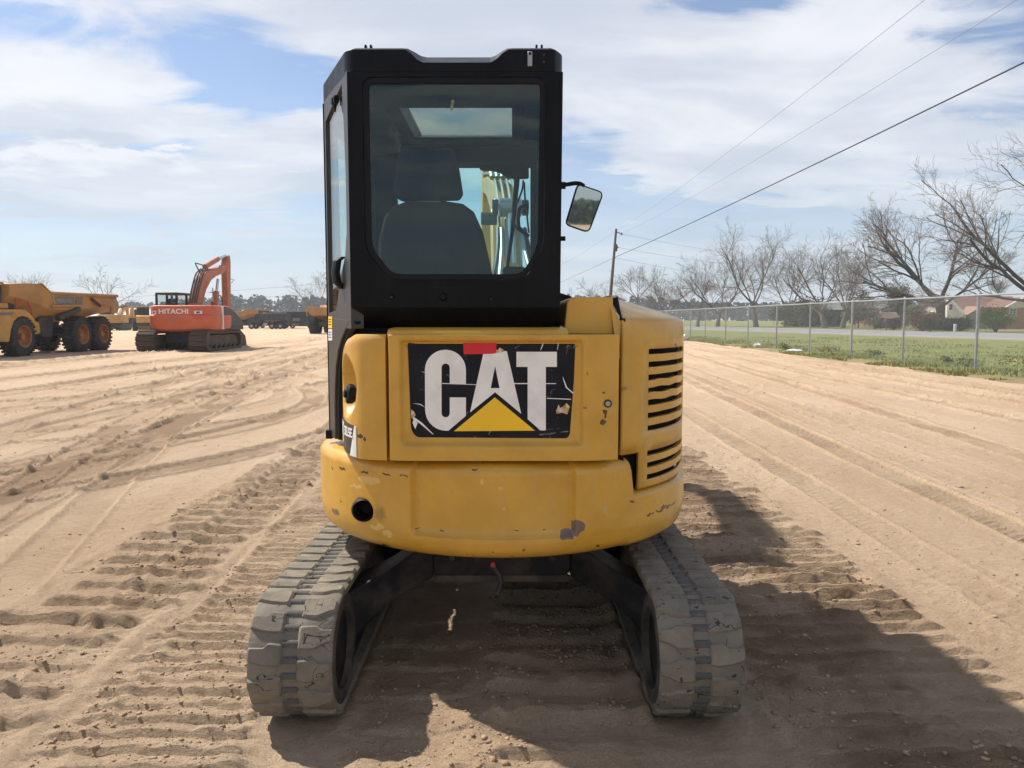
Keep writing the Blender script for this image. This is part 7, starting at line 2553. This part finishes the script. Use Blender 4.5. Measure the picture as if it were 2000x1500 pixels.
# forest on the horizon: nobody could count it
g_ = np.random.RandomState(3)
Vs, Fs, o = [], [], 0
xs_ = g_.uniform(-420, 620, 1500)
for x_ in xs_:
    y_ = 455 + g_.uniform(-18, 30) + .02 * x_
    hh_ = g_.uniform(9.5, 12.8) * (1 + .12 * math.sin(x_ * .03) + .10 * math.sin(x_ * .011 + 2))
    if x_ < -200: hh_ *= .85
    nq = 34
    a = g_.rand(nq) * 6.283
    zf = g_.rand(nq) ** .8
    rr_ = (2.9 * (1 - zf) ** .55 + .5) * g_.uniform(.5, 1.1, nq)
    P = np.stack([x_ + np.cos(a) * rr_, y_ + np.sin(a) * rr_, .4 + zf * hh_], -1)
    u_ = g_.randn(nq, 3); u_ /= np.linalg.norm(u_, axis=1, keepdims=True)
    v_ = np.cross(u_, g_.randn(nq, 3)); v_ /= np.linalg.norm(v_, axis=1, keepdims=True)
    s_ = g_.uniform(.6, 1.3, (nq, 1))
    V_ = np.stack([P - u_ * s_, P + v_ * s_, P + u_ * s_, P - v_ * s_], 1).reshape(-1, 3)
    Vs.append(V_); Fs.append(np.arange(nq * 4).reshape(-1, 4) + o); o += nq * 4
for x_ in g_.uniform(-320, 320, 420):
    nq = 40
    P = np.array([x_, -330 + g_.uniform(-15, 15), 0]) + np.stack([g_.randn(nq) * 2.2, g_.randn(nq) * 2.2, .3 + g_.rand(nq) * g_.uniform(7, 11)], -1)
    u_ = g_.randn(nq, 3); u_ /= np.linalg.norm(u_, axis=1, keepdims=True)
    v_ = np.cross(u_, g_.randn(nq, 3)); v_ /= np.linalg.norm(v_, axis=1, keepdims=True)
    s_ = g_.uniform(1.0, 1.8, (nq, 1))
    Vs.append(np.stack([P - u_ * s_, P + v_ * s_, P + u_ * s_, P - v_ * s_], 1).reshape(-1, 3)); Fs.append(np.arange(nq * 4).reshape(-1, 4) + o); o += nq * 4
tag(npmesh('pine_forest', np.concatenate(Vs), np.concatenate(Fs), M['pine']), 'dark band of pine forest along the horizon', kind='stuff')


# ------------------------------------------------------------------ houses across the road
def window(parent, c, wd, hg, axis='y', sgn=-1, panes=(2, 3)):
    """white sash window on a wall facing -y (or +/-x): frame, glass and bars"""
    def bb(a0, a1, z0, z1, d0, d1, name, mat, par):
        if axis == 'y':
            return MB().bb(c[0] + a0, c[0] + a1, c[1] + sgn * d0, c[1] + sgn * d1, c[2] + z0, c[2] + z1).build(name, mat, par, smooth=0)
        return MB().bb(c[0] + sgn * d0, c[0] + sgn * d1, c[1] + a0, c[1] + a1, c[2] + z0, c[2] + z1).build(name, mat, par, smooth=0)
    gl_ = bb(-wd / 2, wd / 2, -hg / 2, hg / 2, .01, .03, 'window', M['far_glass'], parent)
    t_ = .07
    for (a0, a1, z0, z1) in ((-wd / 2 - t_, wd / 2 + t_, hg / 2, hg / 2 + t_), (-wd / 2 - t_, wd / 2 + t_, -hg / 2 - t_, -hg / 2), (-wd / 2 - t_, -wd / 2, -hg / 2, hg / 2), (wd / 2, wd / 2 + t_, -hg / 2, hg / 2)):
        bb(a0, a1, z0, z1, .0, .07, 'window_frame', M['trim_white'], gl_)
    for k in range(1, panes[0]):
        x_ = -wd / 2 + wd * k / panes[0]
        bb(x_ - .025, x_ + .025, -hg / 2, hg / 2, .03, .055, 'glazing_bar', M['trim_white'], gl_)
    for k in range(1, panes[1]):
        z_ = -hg / 2 + hg * k / panes[1]
        bb(-wd / 2, wd / 2, z_ - .022, z_ + .022, .031, .054, 'glazing_bar', M['trim_white'], gl_)
    return gl_


HYY = 112
hx = lambda px: gp(px, HYY)
hz = lambda py: atY(1000, py, HYY).z
house = thing('brick_house', 'house with brown shingle roof, cream gable and red brick wing', 'house', (hx(1920), HYY, 0))
xL, xR_ = hx(1857), hx(1985)
ze, zr = 2.45, hz(577)
# main block: ridge runs left-right
wl = MB().bb(xL, xR_ + 2, HYY, HYY + 9, -.05, ze).build('wall', M['siding'], house)
gb = MB()
gb.prism([(HYY, ze), (HYY + 9, ze), (HYY + 4.5, zr - .12)], xL, xL + .2, 'x').build('gable', M['siding'], house)
rf = MB()
rf.loft([[(xL - .35, HYY - .6, ze - .25), (xL - .35, HYY + 4.5, zr), (xL - .35, HYY + 9.6, ze - .25), (xL - .35, HYY + 9.6, ze - .42), (xL - .35, HYY + 4.5, zr - .18), (xL - .35, HYY - .6, ze - .42)], [(xR_ + 2, HYY - .6, ze - .25), (xR_ + 2, HYY + 4.5, zr), (xR_ + 2, HYY + 9.6, ze - .25), (xR_ + 2, HYY + 9.6, ze - .42), (xR_ + 2, HYY + 4.5, zr - .18), (xR_ + 2, HYY - .6, ze - .42)]])
rf.build('roof', M['roof_brown'], house, smooth=0)
MB().loft([[(xL - .42, HYY - .62, ze - .50), (xL - .42, HYY - .62, ze - .24), (xL - .42, HYY + 4.5, zr + .02), (xL - .42, HYY + 4.5, zr - .24)], [(xL - .36, HYY - .62, ze - .50), (xL - .36, HYY - .62, ze - .24), (xL - .36, HYY + 4.5, zr + .02), (xL - .36, HYY + 4.5, zr - .24)]]).build('barge_board', M['trim_white'], house, smooth=0)
# cream side end turned toward the road
gx0 = hx(1846)
MB().add([(gx0, HYY - .3, -.05), (hx(1872), HYY - 1.6, -.05), (hx(1872), HYY - 1.6, hz(612)), (hx(1852), HYY - .3, hz(580) - .15), (gx0, HYY - .3, hz(590)), (gx0, HYY + 1, -.05), (hx(1872), HYY + 1, -.05), (hx(1872), HYY + 1, hz(612)), (hx(1852), HYY + 1, hz(580) - .15), (gx0, HYY + 1, hz(590))], [(0, 1, 2, 3, 4), (5, 9, 8, 7, 6), (0, 5, 6, 1), (1, 6, 7, 2), (2, 7, 8, 3), (3, 8, 9, 4), (4, 9, 5, 0)]).build('cream_gable', M['siding'], house)
window(house, ((gx0 + hx(1852)) / 2 + .1, HYY - .6, hz(600)), .5, .8, panes=(1, 2))
# porch bay with its own little gable
pyf = HYY - 2.2
px0, px1, pxc = hx(1876), hx(1908), hx(1896)
MB().bb(px0, px1, pyf, HYY, -.05, hz(612)).build('porch_wall', M['grey_siding'], house)
MB().prism([(px0, hz(612)), (px1 + .6, hz(612)), (pxc, hz(600))], pyf, pyf + .15, 'y').build('porch_gable', M['grey_siding'], house)
MB().loft([[(px0 - .5, pyf - .35, hz(614)), (pxc, pyf - .35, hz(598)), (px1 + 1.0, pyf - .35, hz(614)), (px1 + 1.0, pyf - .35, hz(616)), (pxc, pyf - .35, hz(600)), (px0 - .5, pyf - .35, hz(616))], [(px0 - .5, HYY + 1.5, hz(614)), (pxc, HYY + 1.5, hz(598)), (px1 + 1.0, HYY + 1.5, hz(614)), (px1 + 1.0, HYY + 1.5, hz(616)), (pxc, HYY + 1.5, hz(600)), (px0 - .5, HYY + 1.5, hz(616))]]).build('porch_roof', M['roof_tan'], house, smooth=0)
window(house, (hx(1897), pyf, hz(621)), 1.2, .75, panes=(4, 2))
MB().bb(hx(1910), hx(1918), HYY - .25, HYY, -.05, 2.0).build('door', M['grey_siding'], house)
for px in (1909, 1926):
    MB().cyl((hx(px), HYY - 1.4, 0), (hx(px), HYY - 1.4, 2.1), .08, n=8).build('porch_post', M['trim_white'], house)
# brick wing on the right
wy = HYY - 3.5
wx0, wx1 = gp(1966, wy), gp(2016, wy)
wxc = gp(1991, wy)
zq = atY(1000, 601, wy).z
MB().bb(wx0, wx1, wy, HYY, -.05, zq).build('brick_wall', M['brick'], house)
apx = atY(1000, 582, wy).z
MB().prism([(wx0, zq), (wx1, zq), (wxc, apx - .1)], wy, wy + .2, 'y').build('gable', M['siding'], house)
e_z = atY(1000, 595, wy).z
MB().loft([[(wx0 - .6, wy - .4, e_z - .3), (wxc, wy - .4, apx + .1), (wx1 + .6, wy - .4, e_z - .3), (wx1 + .6, wy - .4, e_z - .5), (wxc, wy - .4, apx - .1), (wx0 - .6, wy - .4, e_z - .5)], [(wx0 - .6, HYY + 2, e_z - .3), (wxc, HYY + 2, apx + .1), (wx1 + .6, HYY + 2, e_z - .3), (wx1 + .6, HYY + 2, e_z - .5), (wxc, HYY + 2, apx - .1), (wx0 - .6, HYY + 2, e_z - .5)]]).build('wing_roof', M['roof_brown'], house, smooth=0)
for sx, ex in ((wx0 - .6, wxc), (wx1 + .6, wxc)):
    MB().tube([(sx, wy - .44, e_z - .40), (ex, wy - .44, apx + .02)], .12, 4).build('barge_board', M['trim_white'], house, smooth=0)
window(house, (gp(1976, wy), wy, atY(1000, 610, wy).z), .85, 1.0, panes=(2, 3))

h2y = 152
h2 = thing('grey_house', 'house with grey roof and white porch column left of the dark evergreen', 'house', (gp(1722, h2y), h2y, 0))
a_, b_ = gp(1690, h2y), gp(1775, h2y)
zz_ = lambda py: atY(1000, py, h2y).z
MB().bb(a_ + .6, b_, h2y, h2y + 8, -.05, zz_(600)).build('wall', M['brick'], h2)
MB().loft([[(a_ - .3, h2y - 1.2, zz_(601)), (a_ + 1.8, h2y + 4, zz_(583)), (a_ - .3, h2y + 9, zz_(601))], [(b_ + .5, h2y - 1.2, zz_(601)), (b_ - 1.2, h2y + 4, zz_(583)), (b_ + .5, h2y + 9, zz_(601))]]).build('roof', M['roof_grey'], h2, smooth=0)
MB().bb(a_ - .3, b_ + .5, h2y - 1.26, h2y - 1.14, zz_(603), zz_(600)).build('fascia', M['trim_white'], h2, smooth=0)
for px in (1698, 1713, 1728):
    MB().cyl((gp(px, h2y), h2y - 1.0, 0), (gp(px, h2y), h2y - 1.0, zz_(602)), .16, n=10).build('porch_column', M['trim_white'], h2)
window(h2, (gp(1704, h2y), h2y, zz_(611)), 1.0, 1.2)
window(h2, (gp(1735, h2y), h2y, zz_(611)), 1.0, 1.2)

h3y = 138
h3_ = thing('dark_barn', 'long low dark building in the shade of the bare trees', 'barn', (gp(1605, h3y), h3y, 0))
a_, b_ = gp(1560, h3y), gp(1650, h3y)
zz3 = lambda py: atY(1000, py, h3y).z
MB().bb(a_, b_, h3y, h3y + 7, -.05, zz3(604)).build('wall', M['shed_wall'], h3_)
MB().loft([[(a_ - .5, h3y - .8, zz3(605)), (a_ - .5, h3y + 3.5, zz3(589)), (a_ - .5, h3y + 8, zz3(605))], [(b_ + .5, h3y - .8, zz3(605)), (b_ + .5, h3y + 3.5, zz3(589)), (b_ + .5, h3y + 8, zz3(605))]]).build('roof', M['roof_grey'], h3_, smooth=0)
for k in range(4):
    MB().bb(a_ + 1 + k * 2.0, a_ + 1.9 + k * 2.0, h3y - .04, h3y + .02, .5, 1.9).build('bay_opening', M['interior'], h3_, smooth=0)
h4 = thing('tan_shed', 'small tan shed roof with pale edge left of the nearest trees', 'shed', (gp(1742, 118), 118, 0))
zz4 = lambda py: atY(1000, py, 118).z
MB().bb(gp(1729, 118), gp(1757, 118), 118, 121, -.05, zz4(621)).build('wall', M['shed_wall'], h4)
MB().loft([[(gp(1725, 118), 117.5, zz4(622)), (gp(1728, 118), 119.5, zz4(611)), (gp(1728, 118), 121.5, zz4(618))], [(gp(1757, 118), 117.5, zz4(622)), (gp(1759, 118), 119.5, zz4(611)), (gp(1759, 118), 121.5, zz4(618))]]).build('roof', M['roof_tan'], h4, smooth=0)
MB().bb(gp(1728, 118), gp(1759, 118), 119.42, 119.58, zz4(611.5), zz4(610)).build('ridge_cap', M['trim_white'], h4, smooth=0)

# drive, white post, mail box
ground_frame()
dv = MB()
dv.add([(gp(1860, 100), 96, .013), (gp(1990, 100), 94, .013), (gp(1990, 104), 97, .013), (gp(1880, 104), 99, .013)], [(0, 1, 2, 3)])
tag(dv.build('driveway', M['drive'], smooth=0), kind='structure')
wp_ = thing('white_post', 'short white post standing by the drive in front of the hedge', 'post', (gp(1865, 86), 86, 0))
MB().bb(gp(1865, 86) - .13, gp(1865, 86) + .13, 85.9, 86.1, -.03, .78).build('post_shaft', M['trim_white'], wp_, bevel=.02)
MB().box((gp(1865, 86), 86, .83), (.34, .28, .10), taper=.7).build('post_cap', M['trim_white'], wp_)
mbx_ = thing('mailbox', 'dark mailbox on a post at the lawn edge', 'mailbox', (gp(1731, 96), 96, 0))
MB().cyl((gp(1731, 96), 96, -.03), (gp(1731, 96), 96, 1.05), .09, n=8).build('mailbox_post', M['pole_wood'], mbx_)
MB().prism(rpoly([(gp(1731, 96) - .22, 1.05), (gp(1731, 96) + .22, 1.05), (gp(1731, 96) + .22, 1.42), (gp(1731, 96) - .22, 1.42)], [0, 0, .18, .18], 4), 95.7, 96.3, 'y').build('mailbox_box', M['rust_steel'], mbx_, bevel=.01)


def bag(px, py, sx, sz_, seed, label):
    P = atZ(px, py, .02)
    rr_ = random.Random(seed)
    t_ = MB().ball((0, 0, sz_ * .5), (sx, sx * .6, sz_ * .6), 12, 8)
    t_.v = [(x + rr_.uniform(-.25, .25) * sx, y + rr_.uniform(-.2, .2) * sx, max(0.0, z + rr_.uniform(-.3, .3) * sz_)) for x, y, z in t_.v]
    ground_frame()
    o_ = t_.build('plastic_bag', M['trim_white'], None, smooth=25)
    o_.location = P
    tag(o_, label, 'litter', 'white litter along the fence')


bag(1480, 678, .22, .17, 1, 'crumpled white bag lying at the sand edge')
bag(1552, 686, .34, .08, 2, 'flat white scrap lying right of the crumpled bag')
bag(1336, 665, .3, .35, 3, 'white scrap caught by the fence beside the hood corner')

# ------------------------------------------------------------------ air: far things fade a little
hm = bpy.data.materials.new('hazy_air')
hm.use_nodes = True
t = hm.node_tree
for nd in list(t.nodes):
    t.nodes.remove(nd)
b = NB(t)
ho = b.n('ShaderNodeOutputMaterial')
pv = b.n('ShaderNodeVolumePrincipled')
pv.inputs['Color'].default_value = (0.90, 0.94, 1.0, 1)
pv.inputs['Density'].default_value = 0.0005
pv.inputs['Anisotropy'].default_value = 0.2
t.links.new(pv.outputs[0], ho.inputs['Volume'])
ground_frame()
hz_ = MB().bb(-3100, 3100, -700, 4600, -1.1, 46).build('haze', hm, smooth=0)
tag(hz_, kind='stuff')
